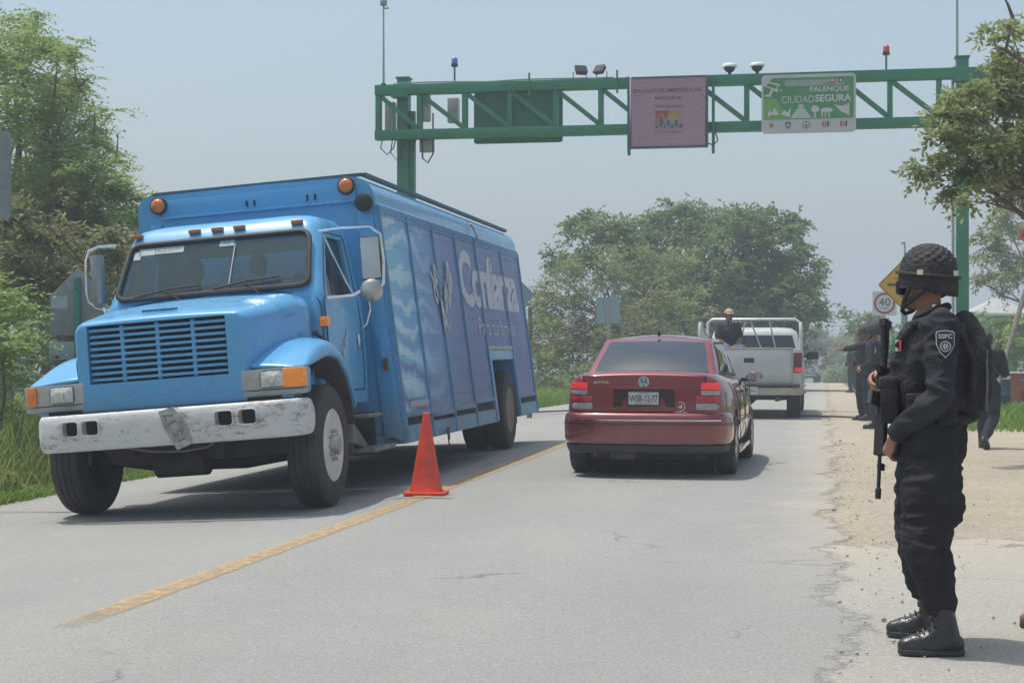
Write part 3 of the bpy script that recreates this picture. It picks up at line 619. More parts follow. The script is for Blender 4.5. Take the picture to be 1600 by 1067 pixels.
for x in (-.03,W_+.10):
    mb=MB(); mb.box(x-.03,x+.03,.22,.30,-.12,H_+.02); mb.box(x-.03,x+.03,.30,.34,.2,.3); mb.build('mounting_rail',M_green,t)
MB().tube([(W_+.14,.2,.35),(W_+.2,.2,.15),(W_+.1,.2,.05),(W_-.02,.2,.1)],.016,6).build('cable',M_black,t)
# green safe city sign
P1=gp(1190,118,-.7); P2=gp(1338,206,-.7); W_=P2.x-P1.x; H_=P1.z-P2.z
t=thing('information_sign','green and pale grey PALENQUE CIUDAD SEGURA sign on the gantry','sign',(P1.x+W_/2,GY-.7,P2.z+H_/2))
MB().plate(rrect(W_,H_,.09,5),(0,.03,0),(1,0,0),(0,0,1),.03).build('backing_plate',mat('sign_grey',(.50,.50,.50),.45,var=.03),t)
M_sg=mat('sign_green',(.07,.27,.10),.4,var=.18,vscale=1.2); M_sl=mat('sign_light_green',(.17,.36,.09),.4,var=.1); M_sw=mat('sign_white',(.55,.55,.54),.45,var=.03); M_sb=mat('sign_grey_band',(.27,.36,.29),.4); M_dk=mat('sign_dark',(.05,.07,.08),.5)
w=W_/2; h=H_/2
mb=MB()
flat(mb,[(-w*.955,-h*.52),(w*.95,-h*.52),(w*.95,h*.89),(-w*.76,h*.89),(-w*.955,h*.6)],-.004,0)
flat(mb,[(-w*.955,-h*.52),(-w*.44,-h*.52),(-w*.7,h*.2),(-w*.955,h*.2)],-.008,1)
flat(mb,[(-w*.5,h*.6),(w*.75,h*.6),(w*.75,h*.8),(-w*.5,h*.8)],-.008,2)
mb.build('green_field',[M_sg,M_sl,M_sb],t)
mb=MB(); e3=(1,0,0)
mb.text('PALENQUE',(w*.03,-.012,h*.36),e3,ey,w*.82,h*.21,.003,bold=.02)
mb.text('CIUDAD',(-w*.57,-.012,h*.02),e3,ey,w*.69,h*.25,.003,bold=0)
mb.text('SEGURA',(w*.14,-.012,h*.04),e3,ey,w*.76,h*.25,.003,bold=.03)
mb.build('lettering',M_sw,t)
mb=MB()
# camera symbol
flat(mb,[(-w*.90,h*.80),(-w*.62,h*.68),(-w*.56,h*.45),(-w*.68,h*.42),(-w*.93,h*.62)],-.012,0)
flat(mb,[(-w*.87,h*.73),(-w*.66,h*.64),(-w*.69,h*.52),(-w*.89,h*.62)],-.016,1)
flat(mb,ell(-w*.62,h*.53,w*.035,h*.09),-.016,1); flat(mb,[(-w*.80,h*.5),(-w*.74,h*.47),(-w*.80,h*.26),(-w*.93,h*.26),(-w*.93,h*.32),(-w*.84,h*.34)],-.012,0)
SYM=[M_sw,M_sg]
mb.build('camera_symbol',SYM,t); mb=MB()
# stepped pyramid, trees, waterfall, birds and house shapes
for k in range(5): a=.22-.032*k; flat(mb,[(-w*(.16+a),-h*.49+k*h*.07),(-w*(.16-a),-h*.49+k*h*.07),(-w*(.16-a+.02),-h*.49+(k+.85)*h*.07),(-w*(.16+a-.02),-h*.49+(k+.85)*h*.07)],-.012,0)
flat(mb,[(-w*.21,-h*.13),(-w*.11,-h*.13),(-w*.11,-h*.03),(-w*.21,-h*.03)],-.012,0)
mb.build('pyramid_symbol',SYM,t); mb=MB()
flat(mb,ell(w*.14,-h*.2,w*.085,h*.12),-.012,0); flat(mb,[(w*.11,-h*.5),(w*.16,-h*.5),(w*.15,-h*.3),(w*.12,-h*.3)],-.012,0)
mb.build('tree_symbol',SYM,t); mb=MB()
flat(mb,ell(w*.38,-h*.25,w*.13,h*.09),-.012,0)
for q in (.27,.34,.42): flat(mb,[(w*q,-h*.48),(w*(q+.03),-h*.48),(w*(q+.03),-h*.3),(w*q,-h*.3)],-.012,0)
mb.build('grove_symbol',SYM,t); mb=MB()
flat(mb,[(w*.55,h*-.06),(w*.72,h*-.12),(w*.8,-h*.03),(w*.78,-h*.2),(w*.83,-h*.02),(w*.86,-h*.02),(w*.86,-h*.44),(w*.68,-h*.3)],-.012,0)
mb.build('waterfall_symbol',SYM,t); mb=MB()
flat(mb,[(-w*.88,-h*.47),(-w*.84,-h*.2),(-w*.78,-h*.3),(-w*.72,-h*.12),(-w*.62,-h*.36),(-w*.7,-h*.38),(-w*.78,-h*.36)],-.012,0)
mb.build('animal_symbol',SYM,t); mb=MB()
flat(mb,[(-w*.58,-h*.36),(-w*.52,-h*.2),(-w*.44,-h*.28),(-w*.37,-h*.1),(-w*.4,-h*.46),(-w*.5,-h*.4)],-.012,0)
mb.build('animal_symbol',SYM,t)
LG=[M_sw,M_dk,mat('sign_orange',(.5,.25,.08),.5),mat('sign_red',(.45,.08,.08),.5),mat('sign_blue',(.12,.25,.45),.5)]
mb=MB()
flat(mb,ell(-w*.79,-h*.72,.045,.05),-.006,2); flat(mb,ell(-w*.79,-h*.72,.02,.025),-.010,3)
mb.build('logo',LG,t); mb=MB()
flat(mb,[(-w*.49,-h*.62),(-w*.38,-h*.62),(-w*.38,-h*.75),(-w*.435,-h*.86),(-w*.49,-h*.75)],-.006,1); flat(mb,ell(-w*.435,-h*.72,.03,.035),-.010,0)
mb.build('logo',LG,t); mb=MB()
flat(mb,ell(-w*.05,-h*.73,.075,.075),-.006,1); flat(mb,ell(-w*.05,-h*.73,.06,.06),-.010,0); mb.text('4',(-w*.08,-.014,-h*.82),e3,ey,.05,.09,.002,bold=.02,mi=1)
mb.build('logo',LG,t)
for q in (.28,.66):
    mb=MB()
    for k in range(3): flat(mb,[(w*(q+k*.055),-h*.8),(w*(q+k*.055+.035),-h*.8),(w*(q+k*.055+.045),-h*.62),(w*(q+k*.055+.01),-h*.62)],-.006,(3,2,1)[k])
    mb.build('logo',LG,t)
mb=MB()
flat(mb,ell(w*.5,h*.76,.05,.055),-.014,3); flat(mb,ell(w*.5,h*.76,.025,.03),-.018,0); flat(mb,ell(w*.6,h*.76,.035,.04),-.014,2)
flat(mb,ell(w*.68,h*.76,.05,.055),-.014,1); flat(mb,ell(w*.68,h*.76,.025,.03),-.018,0); flat(mb,ell(w*.76,h*.76,.035,.04),-.014,4)
mb.text('CHIAPAS',(w*.31,-.012,h*.63),e3,ey,w*.24,h*.07,.002,bold=.02,mi=1)
mb.build('logo',LG,t)
for z in (h*.55,-h*.6): MB().box(-w*.8,w*.8,.03,.07,z-.03,z+.03).build('rail',M_steel,t)
# things on top of the truss
def beacon(px,py0,py1,c,lab):
    p=gp(px,py1); t=thing('warning_beacon',lab,'beacon',(p.x,GY-.05,7.14),0,'beacons on the gantry'); h=gp(px,py0).z-7.14
    MB().cyl((0,0,-.01),(0,0,h-.2),.022,n=8).build('stem',M_green,t)
    MB().cyl((0,0,h-.21),(0,0,h-.15),.075,n=16).build('base',M_black,t)
    MB().lathe((0,0,h-.15),(0,0,1),[(0,.07),(.1,.07),(.14,.05),(.155,.01)],16).build('lens',mat('beacon_'+lab.split()[0],c,.15,coat=.6),t,smooth=60)
beacon(711,90,133,(.03,.17,.62),'blue warning beacon on a thin stem on the left half of the gantry')
beacon(1385,71,118,(.6,.03,.03),'red warning beacon on a thin stem near the right end of the gantry')
def antenna(px,pyt,x,lab,ball):
    t=thing('antenna_mast',lab,'antenna',(x,GY+.05,7.12),0,'masts on the gantry ends'); h=9.6 if not ball else gp(px,8).z-7.12
    MB().cyl((0,0,0),(0,0,h),.028,.016,n=8).build('mast',M_steel,t); MB().box(-.05,.05,-.05,.05,0,.12).build('clamp',M_black,t)
    if ball:
        MB().lathe((0,0,h-.02),(0,0,1),[(0,.03),(.03,.08),(.16,.08),(.2,.03)],12).build('head',M_steel,t,smooth=60); MB().box(-.02,.12,-.02,.02,h-.08,h-.05).build('arm',M_steel,t)
antenna(597,0,-9.72,'tall thin grey mast with a small round head at the left end of the gantry',True)
antenna(1496,0,2.72,'tall thin grey mast beside the right gantry column',False)
for px,lab,rz in ((909,'black floodlight tilted up on the truss, the left of the two',.5),(943,'black floodlight on the truss beside the message board, seen side on',-.6)):
    p=gp(px,128); t=thing('floodlight',lab,'floodlight',(p.x,GY-.3,7.14),rz,'floodlights on the truss')
    M=Matrix.Translation((0,0,.15))@Matrix.Rotation(R_(-35),4,'X'); MB().loft([[(-.11,-.02,-.09),(.11,-.02,-.09),(.11,-.02,.09),(-.11,-.02,.09)],[(-.13,-.1,-.1),(.13,-.1,-.1),(.13,-.1,.1),(-.13,-.1,.1)],[(-.14,-.12,-.11),(.14,-.12,-.11),(.14,-.12,.11),(-.14,-.12,.11)]],M=M).build('housing',M_black,t,bevel=.01)
    MB().box(-.11,.11,-.13,-.121,-.085,.085,M=M).build('glass',mat('lamp_glass',(.04,.045,.05),.15),t)
    mb=MB(); mb.tube([(-.15,0,.15),(-.15,0,0),(.15,0,0),(.15,0,.15)],.012,6); mb.build('yoke',M_black,t)
for px,lab in ((1141,'white dome camera on the truss, the left of the two'),(1184,'white dome camera on the truss next to the green sign')):
    p=gp(px,120); t=thing('dome_camera',lab,'camera',(p.x,GY-.2,7.14),0,'dome cameras on the truss')
    MB().cyl((0,0,0),(0,0,.1),.035,n=12).build('stem',M_black,t); MB().lathe((0,0,.08),(0,0,1),[(0,.06),(.04,.11),(.10,.12)],20).build('dome',M_black,t,smooth=60); MB().lathe((0,0,.18),(0,0,1),[(0,.16),(.04,.16),(.08,.12),(.1,.02)],20).build('hood',M_white,t,smooth=50)
# ---------------------------------------------------------------- roadside signs
M_sb2=mat('bare_sign_back',(.235,.255,.265),.55,.35,var=.12,vscale=9); M_sb3=mat('pale_sign_back',(.25,.33,.36),.5,.2,var=.05)
def post(t,x,z0,z1,r=.03,mt=M_steel,y=.02): return MB().box(x-r,x+r,y,y+2*r,z0,z1).build('post',mt,t)
# far left sign back
p=at(-14,274,15); t=thing('road_sign','bluish grey rear of a tall sign cut by the left picture edge','sign',(p.x,p.y,gz(p.x,p.y)),YAW)
MB().plate([(x,y+p.z-gz(p.x,p.y)) for x,y in rrect(.36,.79,.03)],(0,0,0),(1,0,0),(0,0,1),.02).build('panel',M_sb2,t); post(t,-.08,0,p.z+.3,.025,M_steel)
# pentagon sign
D=24.5; c=at(122,472,D); g=gz(c.x,c.y); t=thing('school_sign','pentagonal grey sign back on a green post left of the truck, with a panel below','sign',(c.x,c.y,g),YAW)
zz=c.z-g; k=D/FPX
MB().plate([(-44*k,zz-52*k),(44*k,zz-52*k),(44*k,zz+9*k),(0,zz+54*k),(-44*k,zz+9*k)],(0,.0,0),(1,0,0),(0,0,1),.02).build('panel',M_sb2,t,bevel=.003)
MB().plate([(-45*k,zz-90*k),(44*k,zz-90*k),(44*k,zz-62*k),(-45*k,zz-62*k)],(0,.0,0),(1,0,0),(0,0,1),.02).build('lower_panel',M_sb3,t,bevel=.003)
MB().box(-41*k,-16*k,-.024,-.021,zz-10*k,zz+9*k).build('sticker',mat('pale_sticker',(.4,.44,.46),.5),t)
mb=MB(); mb.box(-41*k,-29*k,-.024,-.021,zz-88*k,zz-84*k,0); mb.box(-40*k,-35*k,-.027,-.0245,zz-87.4*k,zz-84.6*k,1); mb.build('sticker',[M_black,M_amber],t)
MB().box(-.04,.04,-.075,-.024,-.1,zz+38*k).build('post',mat('mint_green_post',(.03,.22,.15),.5,var=.1),t)
mb=MB()
for q in (20,-42,-66): mb.cyl((0,-.076,zz+q*k),(0,-.084,zz+q*k),.014,n=8)
mb.build('bolt',M_black,t)
# diamond back and pole behind the truck
D=38; c=at(797,461,D); g=gz(c.x,c.y); k=D/FPX; t=thing('diamond_sign','plain grey diamond sign back peeking out behind the truck rear','sign',(c.x,c.y,g),YAW)
MB().plate([(0,c.z-g-39*k),(39*k,c.z-g),(0,c.z-g+39*k),(-39*k,c.z-g)],(0,0,0),(1,0,0),(0,0,1),.02).build('panel',M_sb3,t); post(t,0,-.1,c.z-g+.3)
D=34; c=at(827,480,D); g=gz(c.x,c.y); t=thing('pole','dark slim wooden pole standing just behind the truck rear','pole',(c.x,c.y,g)); MB().cyl((0,0,-.1),(.02,0,c.z-g),.055,.045,n=8).build('shaft',B_grey,t)
MB().cyl((.02,0,c.z-g-.005),(.02,0,c.z-g+.02),.05,.04,n=8).build('cap',M_steel,t)
D=52; c=at(950,485,D); g=gz(c.x,c.y); k=D/FPX; t=thing('square_sign','light grey square sign back on a pole behind the red sedan roof','sign',(c.x,c.y,g),YAW)
MB().plate([(x,y+c.z-g) for x,y in rrect(37*k,41*k,.03)],(0,0,0),(1,0,0),(0,0,1),.02).build('panel',M_sb3,t); post(t,0,-.1,c.z-g+.36,.03,M_steel,y=-.06)
# yellow diamond
M_yel=mat('sign_yellow',(.72,.38,.02),.45,var=.06,vscale=4)
D=35.5; c=at(1411,445,D); g=gz(c.x,c.y); k=D/FPX; t=thing('diamond_sign','yellow diamond side road sign partly hidden by the front officer helmet','sign',(c.x,c.y,g),YAW)
z=c.z-g
MB().plate([(x*.707-y*.707,(x*.707+y*.707)+z) for x,y in rrect(56*k,56*k,.05)],(0,0,0),(1,0,0),(0,0,1),.015).build('panel',M_yel,t)
mb=MB()
for q,r in ((27.2,26.2),): 
    for s in range(4):
        a=Matrix.Rotation(R_(45+90*s),3,'Y'); vs_=[Vector((-q*k,0,q*k)),Vector((q*k,0,q*k)),Vector((r*k,0,r*k)),Vector((-r*k,0,r*k))]
        vs_=[a@v_ for v_ in vs_]; mb.prism([(v_.x,-.0165,v_.z+z) for v_ in vs_],(0,-.003,0))
mb.build('border',M_dk,t)
mb=MB(); mb.box(-24*k,12*k,-.022,-.0155,z-2*k,z+2*k); mb.box(-4*k,6*k,-.0225,-.0158,z-20*k,z+20*k); mb.build('symbol',M_dk,t); MB().box(-13*k,-8*k,-.02,-.0155,z+9*k,z+10.5*k).build('mark',mat('red_print',(.45,.06,.03),.5),t)
post(t,0,-.1,z+.2,.03,M_steel,y=.0)
# 40 sign
D=41; c=at(1382,474,D); g=gz(c.x,c.y); k=D/FPX; z=c.z-g; t=thing('speed_limit_sign','white square speed limit 40 sign beside the yellow diamond','sign',(c.x,c.y,g),YAW)
MB().plate([(x,y+z) for x,y in rrect(38*k,38*k,.04)],(0,0,0),(1,0,0),(0,0,1),.015).build('panel',M_white,t)
def ring(mb,cx,cz,r0,r1,y,th,mi=0,n=32):
    for i in range(n):
        a=2*math.pi*i/n; b_=2*math.pi*(i+1)/n; mb.plate([(cx+r0*math.cos(a),cz+r0*math.sin(a)),(cx+r1*math.cos(a),cz+r1*math.sin(a)),(cx+r1*math.cos(b_),cz+r1*math.sin(b_)),(cx+r0*math.cos(b_),cz+r0*math.sin(b_))],(0,y,0),(1,0,0),(0,0,1),th,mi)
mb=MB(); ring(mb,0,z,13.5*k,16.5*k,-.0155,.004); mb.build('red_ring',mat('sign_ring_red',(.45,.03,.04),.5),t)
mb=MB(); mb.text('40',(-9*k,-.0185,z-4*k),ex,ey,18*k,12*k,.003,bold=.0); mb.text('km/h',(-6*k,-.0185,z-9*k),ex,ey,12*k,3*k,.002); mb.build('lettering',M_dk,t)
post(t,0,-.1,z+.1,.03,M_steel,y=0)
# little green street sign, far small warning sign
D=60; c=at(1412,511,D); g=gz(c.x,c.y); k=D/FPX; t=thing('street_sign','small green plate on a green post behind the front officer','sign',(c.x,c.y,g),YAW)
MB().box(-8*k,8*k,-.02,0,c.z-g-4*k,c.z-g+4*k).build('plate',mat('mint_plate',(.1,.42,.27),.5),t); MB().box(3*k,6*k,0.001,.08,-.1,c.z-g+24*k).build('post',M_green,t)
D=95; c=at(1352,514,D); g=gz(c.x,c.y); k=D/FPX; t=thing('diamond_sign','small distant orange yellow diamond sign above the capped officer','sign',(c.x,c.y,g),YAW)
MB().plate([(0,c.z-g-9*k),(9*k,c.z-g),(0,c.z-g+9*k),(-9*k,c.z-g)],(0,0,0),(1,0,0),(0,0,1),.02).build('panel',M_yel,t); post(t,0,-.1,c.z-g+.1)
for px,lab in ((1313,'tiny black and yellow chevron marker at the road crest, right one'),(1272.5,'tiny black and yellow chevron marker at the road crest beside the distant pickup')):
    D=122; c=at(px+1,594,D); g=gz(c.x,c.y); k=D/FPX; t=thing('chevron_marker',lab,'sign',(c.x,c.y,g),YAW,'chevron markers at the crest'); z=c.z-g
    MB().box(-3*k,3*k,-.02,0,z-4*k,z+4*k).build('panel',M_yel,t); MB().plate([(-2*k,z-3*k),(1*k,z-3*k),(2.6*k,z),(1*k,z+3*k),(-2*k,z+3*k),(0,z)],(0,-.021,0),(1,0,0),(0,0,1),.01).build('arrow',M_dk,t); post(t,0,-.3,z)
# street lamp seen above helmet
D=75; c=at(1414,381,D); g=gz(c.x,c.y); k=D/FPX; t=thing('street_lamp','thin street lamp whose head shows just above the front officer helmet','street lamp',(c.x,c.y,g),YAW)
MB().tube([(0,0,-.1),(0,0,c.z-g-.1),(-.02,0,c.z-g)],[.07,.04,.035],8).build('pole',M_steel,t); MB().box(-.16,.03,-.05,.05,c.z-g-.02,c.z-g+.08).build('lamp_head',M_steel,t,bevel=.02)
# leaning post with orange triangle
D=29; a=at(1558,600,D); g=gz(a.x,a.y); t=thing('warning_sign','orange warning sign on a leaning grey post at the right edge','sign',(a.x,a.y,g),YAW)
k=D/FPX
def lp(px,py): return ((px-1558)*k,0,at(px,py,D).z-g)
q0=lp(1556,612); q1=lp(1632,352)
MB().tube([q0,q1],.045,6).build('post',mat('weathered_wood',(.3,.26,.22),.8,var=.2,vscale=10),t)
pts=[lp(1589,375),lp(1664,383),lp(1634,268)]
MB().plate([(p[0],p[2]) for p in pts],(0,-.06,0),(1,0,0),(0,0,1),.02).build('panel',mat('sign_orange_face',(.62,.12,.02),.5,var=.05),t,bevel=.01)
mb=MB(); cx=sum(p[0] for p in pts)/3; cz=sum(p[2] for p in pts)/3; o=[(cx+(p[0]-cx)*.86,cz+(p[2]-cz)*.86) for p in pts]; i_=[(cx+(p[0]-cx)*.78,cz+(p[2]-cz)*.78) for p in pts]
for j in range(3): mb.plate([o[j],o[(j+1)%3],i_[(j+1)%3],i_[j]],(0,-.081,0),(1,0,0),(0,0,1),.003)
mb.build('border',M_dk,t)
# pale roof, orange stall, blue bin
D=92; c=at(1556,490,D); g=gz(c.x,c.y); k=D/FPX; z=c.z-g; t=thing('pavilion','pale hipped roof shelter behind the bushes at the right','shelter',(c.x,c.y,g),YAW)
w=46*k; MB().loft([[(-w,-w*.8,z),(w,-w*.8,z),(w,w*.8,z),(-w,w*.8,z)],[(-w*.06,-.05,z+25*k),(w*.06,-.05,z+25*k),(w*.06,.05,z+25*k),(-w*.06,.05,z+25*k)]]).build('roof',mat('pale_sheet_roof',(.42,.42,.40),.6,var=.1,vscale=3),t)
MB().box(-w,w,-w*.8,w*.8,z-.12,z-.005).build('eave',M_white,t)
MB().box(-w*.85,w*.85,w*.5,w*.6,0,z-.12).build('wall',mat('shaded_wall',(.2,.18,.16),.8),t)
for sx in (-1,1):
    for sy in (-1,1): MB().box(sx*w*.9-.06,sx*w*.9+.06,sy*w*.7-.06,sy*w*.7+.06,-.3,z-.1).build('post',M_steel,t)
D=40; c=at(1576,602,D); g=gz(c.x,c.y); k=D/FPX; t=thing('stall','orange painted stall box standing on the grass at the right edge','stall',(c.x,c.y,g),YAW)
MB().box(0,1.5,0,1.1,-.05,50*k).build('wall',mat('orange_paint',(.42,.125,.04),.6,var=.12,vscale=3),t,bevel=.01); MB().box(-.03,1.55,-.05,1.15,50*k,50*k+.03).build('counter_top',mat('pale_board',(.45,.4,.33),.6),t)
MB().box(.28,.5,-.03,-.002,39*k,42*k).build('handle',M_steel,t); MB().box(.32,.62,-.04,-.004,7*k,24*k).build('hatch',mat('dark_red_board',(.2,.05,.03),.6),t)
D=38; c=at(1570,600,D); g=gz(c.x,c.y); k=D/FPX; t=thing('drum','dark blue drum with a pale lid beside the orange stall','drum',(c.x,c.y,g))
mb=MB(); mb.lathe((0,0,0),(0,0,1),[(0,.12),(.02,.13),(.28,.13),(.3,.14),(.32,.13),(.6,.13),(.66,.12)],18); mb.build('barrel',mat('blue_drum',(.02,.035,.09),.5),t,smooth=50); MB().cyl((0,0,.66),(0,0,.72),.125,n=18).build('lid',M_white,t)
# power lines
def wire(name,label,p0,p1,sag,r=.012,n=20):
    p0=Vector(p0); p1=Vector(p1); c=(p0+p1)/2; o=MB().tube([p0.lerp(p1,i/n)-c-Vector((0,0,sag*4*(i/n)*(1-i/n))) for i in range(n+1)],r,5).build(name,M_black,smooth=60,weld=False); o.location=c
    return tag(o,label,'cable')
wire('power_line','power line crossing the sky behind the left tree toward the truck',at(-200,235,52),at(460,322,52),.5)
wire('power_line','second power line just below the first behind the left tree',at(-200,262,53),at(460,330,53),.5,.010)
wire('power_line','power line sagging in front of the left trees at mirror height',at(-220,352,30),at(420,352,30),.25,.012)
wire('power_line','highest thin wire over the road end',at(1180,498,160),at(1480,480,160),.5,.02)
wire('power_line','middle thin wire over the road end',at(1180,508,170),at(1480,498,170),.4,.02)
wire('power_line','lowest thin wire over the road end',at(1180,520,180),at(1480,512,180),.4,.02)
# rope across the road by the pickup
pts=[]
for i in range(40):
    t_=i/39; x=-.55+t_*2.0; y=32.6-1.2*t_+.15*math.sin(t_*5)+(-1.2*max(0,t_-.6)); pts.append((x,y,gz(x,y)+.022))
tag(MB().tube(pts,.016,5).build('cord',M_black,smooth=60),'thin dark cord lying from the pickup across the road edge','cord')
pts=[(x,37.2+.06*math.sin(x*3),gz(x,37)+.022) for x in np.linspace(-6.9,-3.4,24)]
tag(MB().tube(pts,.016,5).build('cord',M_black,smooth=60),'dark cord across the left lane behind the truck rear','cord')
# traffic cone
c=gnd(666,773); t=thing('traffic_cone','bright orange traffic cone standing on the yellow centre line','traffic cone',(c.x,c.y,.0112),.12)
M_cone=mat('cone_orange',(.72,.065,.028),.5,var=.16,vscale=5,spots=((.30,.10,.07),11,.58,.12))
MB().plate(rrect(.38,.38,.04),(0,0,0),(1,0,0),(0,1,0),.022).build('base',M_cone,t,bevel=.004)
MB().lathe((0,0,.022),(0,0,1),[(0,.155),(.012,.15),(.05,.138),(.25,.102),(.45,.068),(.66,.034),(.70,.03),(.705,.022)],28).build('body',M_cone,t,smooth=45)
# ---------------------------------------------------------------- blue delivery truck
TL=Vector((-5.225,13.491,-.067)); TRZ=R_(.83)
BM=Matrix.Rotation(-.078,4,'Y'); WM=Matrix.Rotation(-.045,4,'Y')
trk=thing('delivery_truck','old light blue delivery truck with battered white bumper and advert covered shutters','truck',TL,TRZ)
m,nt,b,L=nodes_mat('truck_blue'); v,xyz=coords(nt)
c=mixc(nt,nz(nt,v,1.1,5),(.075,.31,.585),(.10,.365,.64))
c=mixc(nt,ramp(nt,nz(nt,v,5,8,.75),(.50,0),(.72,.35)),c,(.13,.33,.50))
low=mth(nt,'MULTIPLY',ramp(nt,mapr(nt,xyz[2],1.05,.35),(0,0),(1,1)),nz(nt,v,3.5,6,.7)); c=mixc(nt,mth(nt,'MULTIPLY',low,1.1,True),c,(.20,.21,.20))
rust=ramp(nt,mth(nt,'ADD',nz(nt,v,6,9,.78),mapr(nt,xyz[2],1.4,-3.2)),(.74,0),(.77,1)); c=mixc(nt,rust,c,(.16,.075,.035))
chip=ramp(nt,mth(nt,'ADD',nz(nt,v,17,8,.8),mth(nt,'MULTIPLY',mapr(nt,xyz[2],1.0,.9),.13)),(.69,0),(.71,.9)); c=mixc(nt,chip,c,(.30,.27,.22))
L(c,b.inputs['Base Color']); L(ramp(nt,nz(nt,v,4,6),(.3,.22),(.7,.42)),b.inputs['Roughness']); b.inputs['Coat Weight'].default_value=.3; b.inputs['Coat Roughness'].default_value=.12
bumpn(nt,nz(nt,v,2.2,3,.5),.012,.35)
TB=m
m,nt,b,L=nodes_mat('battered_white_paint'); v,xyz=coords(nt)
mp=nt.nodes.new('ShaderNodeMapping'); mp.inputs['Scale'].default_value=(1,1,3.2); L(v,mp.inputs[0])
c=mixc(nt,nz(nt,v,3,6),(.50,.50,.49),(.64,.64,.63)); c=mixc(nt,ramp(nt,nz(nt,mp.outputs[0],2.6,12,.9),(.535,0),(.56,1)),c,(.28,.26,.24)); c=mixc(nt,ramp(nt,nz(nt,mp.outputs[0],5.2,9,.8),(.60,0),(.63,1)),c,(.13,.075,.045))
c=mixc(nt,ramp(nt,nz(nt,v,40,4,.8),(.62,0),(.7,.5)),c,(.3,.27,.24))
L(c,b.inputs['Base Color']); b.inputs['Roughness'].default_value=.5; bumpn(nt,nz(nt,v,3.4,5),.03,.5)
M_bump=m
def prt(mb,name,mt,parent=trk,M=BM,**kw): return mb.build(name,mt,parent,M=M,**kw)
def two(fn):
    for s in (-1,1): fn(s)
def xs_ring(w,z0,z1,crown,y,r=.09,w0=None,n=5):
    """closed ring in x/z: flat bottom, upright sides, rounded upper corners, crowned top"""
    w0=w if w0 is None else w0; p=[(-w0+.03,z0),(-w0,z0+.006),(-w,z0+.03),(-w,(z0+z1)/2),(-w,z1-r)]
    p+=[(-w+r-r*math.cos(a),z1-r+r*math.sin(a)) for a in [math.pi/2*i/n for i in range(1,n+1)]]
    p+=[(-w*.5,z1+crown*.75),(0,z1+crown)]
    q=[(-x,z) for x,z in p[::-1]][1:]
    return [(x,y,z) for x,z in p+q]
# hood (raised side panel over the right fender is real)
rings=[xs_ring(.40,1.0,1.5,.0,-.735,.05),xs_ring(.68,.915,1.61,.01,-.735,.05),xs_ring(.715,.90,1.63,.015,-.725,.07),xs_ring(.74,.89,1.645,.02,-.69,.10),xs_ring(.78,.91,1.672,.025,-.55,.11),xs_ring(.86,.91,1.72,.035,-.15,.13),xs_ring(.95,.91,1.775,.05,.25,.14),xs_ring(1.0,.91,1.80,.06,.62,.14)]
c1=MB().box(-.615,.575,-.95,-.50,1.135,1.61)
hood=prt(MB().loft(rings),'hood',TB,sub=2,cuts=[c1],smooth=32)
prt(MB().box(-.66,.62,-.52,-.50,1.09,1.63),'radiator_core',M_dark,hood)
gr=MB()
for i in range(9):
    z=1.165+i*.0505; gr.box(-.605,.565,-.712,-.675,z-.010,z+.013)
for x in (-.325,-.02,.285): gr.box(x-.016,x+.016,-.705,-.66,1.14,1.6)
prt(gr,'grille',TB,bevel=.004)
sm=MB(); rg_=xs_ring(1.0,.91,1.80,.06,.595,.14); sm.tube([(p[0]*1.004,p[1],p[2]+.003) for p in rg_[2:-2]],.006,5); prt(sm,'hood_seam',mat('door_gap',(.02,.07,.14),.7),hood)
prt(MB().tube([(-.70,-.728,.905),(-.735,-.70,1.3),(-.70,-.66,1.64)],.0045,5),'panel_seam',mat('door_gap',(.02,.07,.14),.7),hood)
# raised rib on the right of the hood and hood slot
prt(MB().loft([[(x,y,z) for x,z in ((.40+t*.10,1.70+t*.05+.0),(.52+t*.16,1.775+t*.075),(.80+t*.12,1.745+t*.075),(.90+t*.1,1.62+t*.06),(.86,1.5),(.5,1.5))] for y,t in ((-.22,0),(.0,.4),(.58,1))]),'hood_bulge',TB,sub=2)
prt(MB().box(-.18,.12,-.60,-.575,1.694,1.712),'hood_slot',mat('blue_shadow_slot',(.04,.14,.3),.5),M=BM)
# lower front panel
prt(MB().loft([[(-1.10,y,z0),(1.10,y,z0),(1.10,y,z1),(-1.10,y,z1)] for y,z0,z1 in ((-.715,.905,.982),(-.45,.905,.982))]),'valance',TB,bevel=.02)
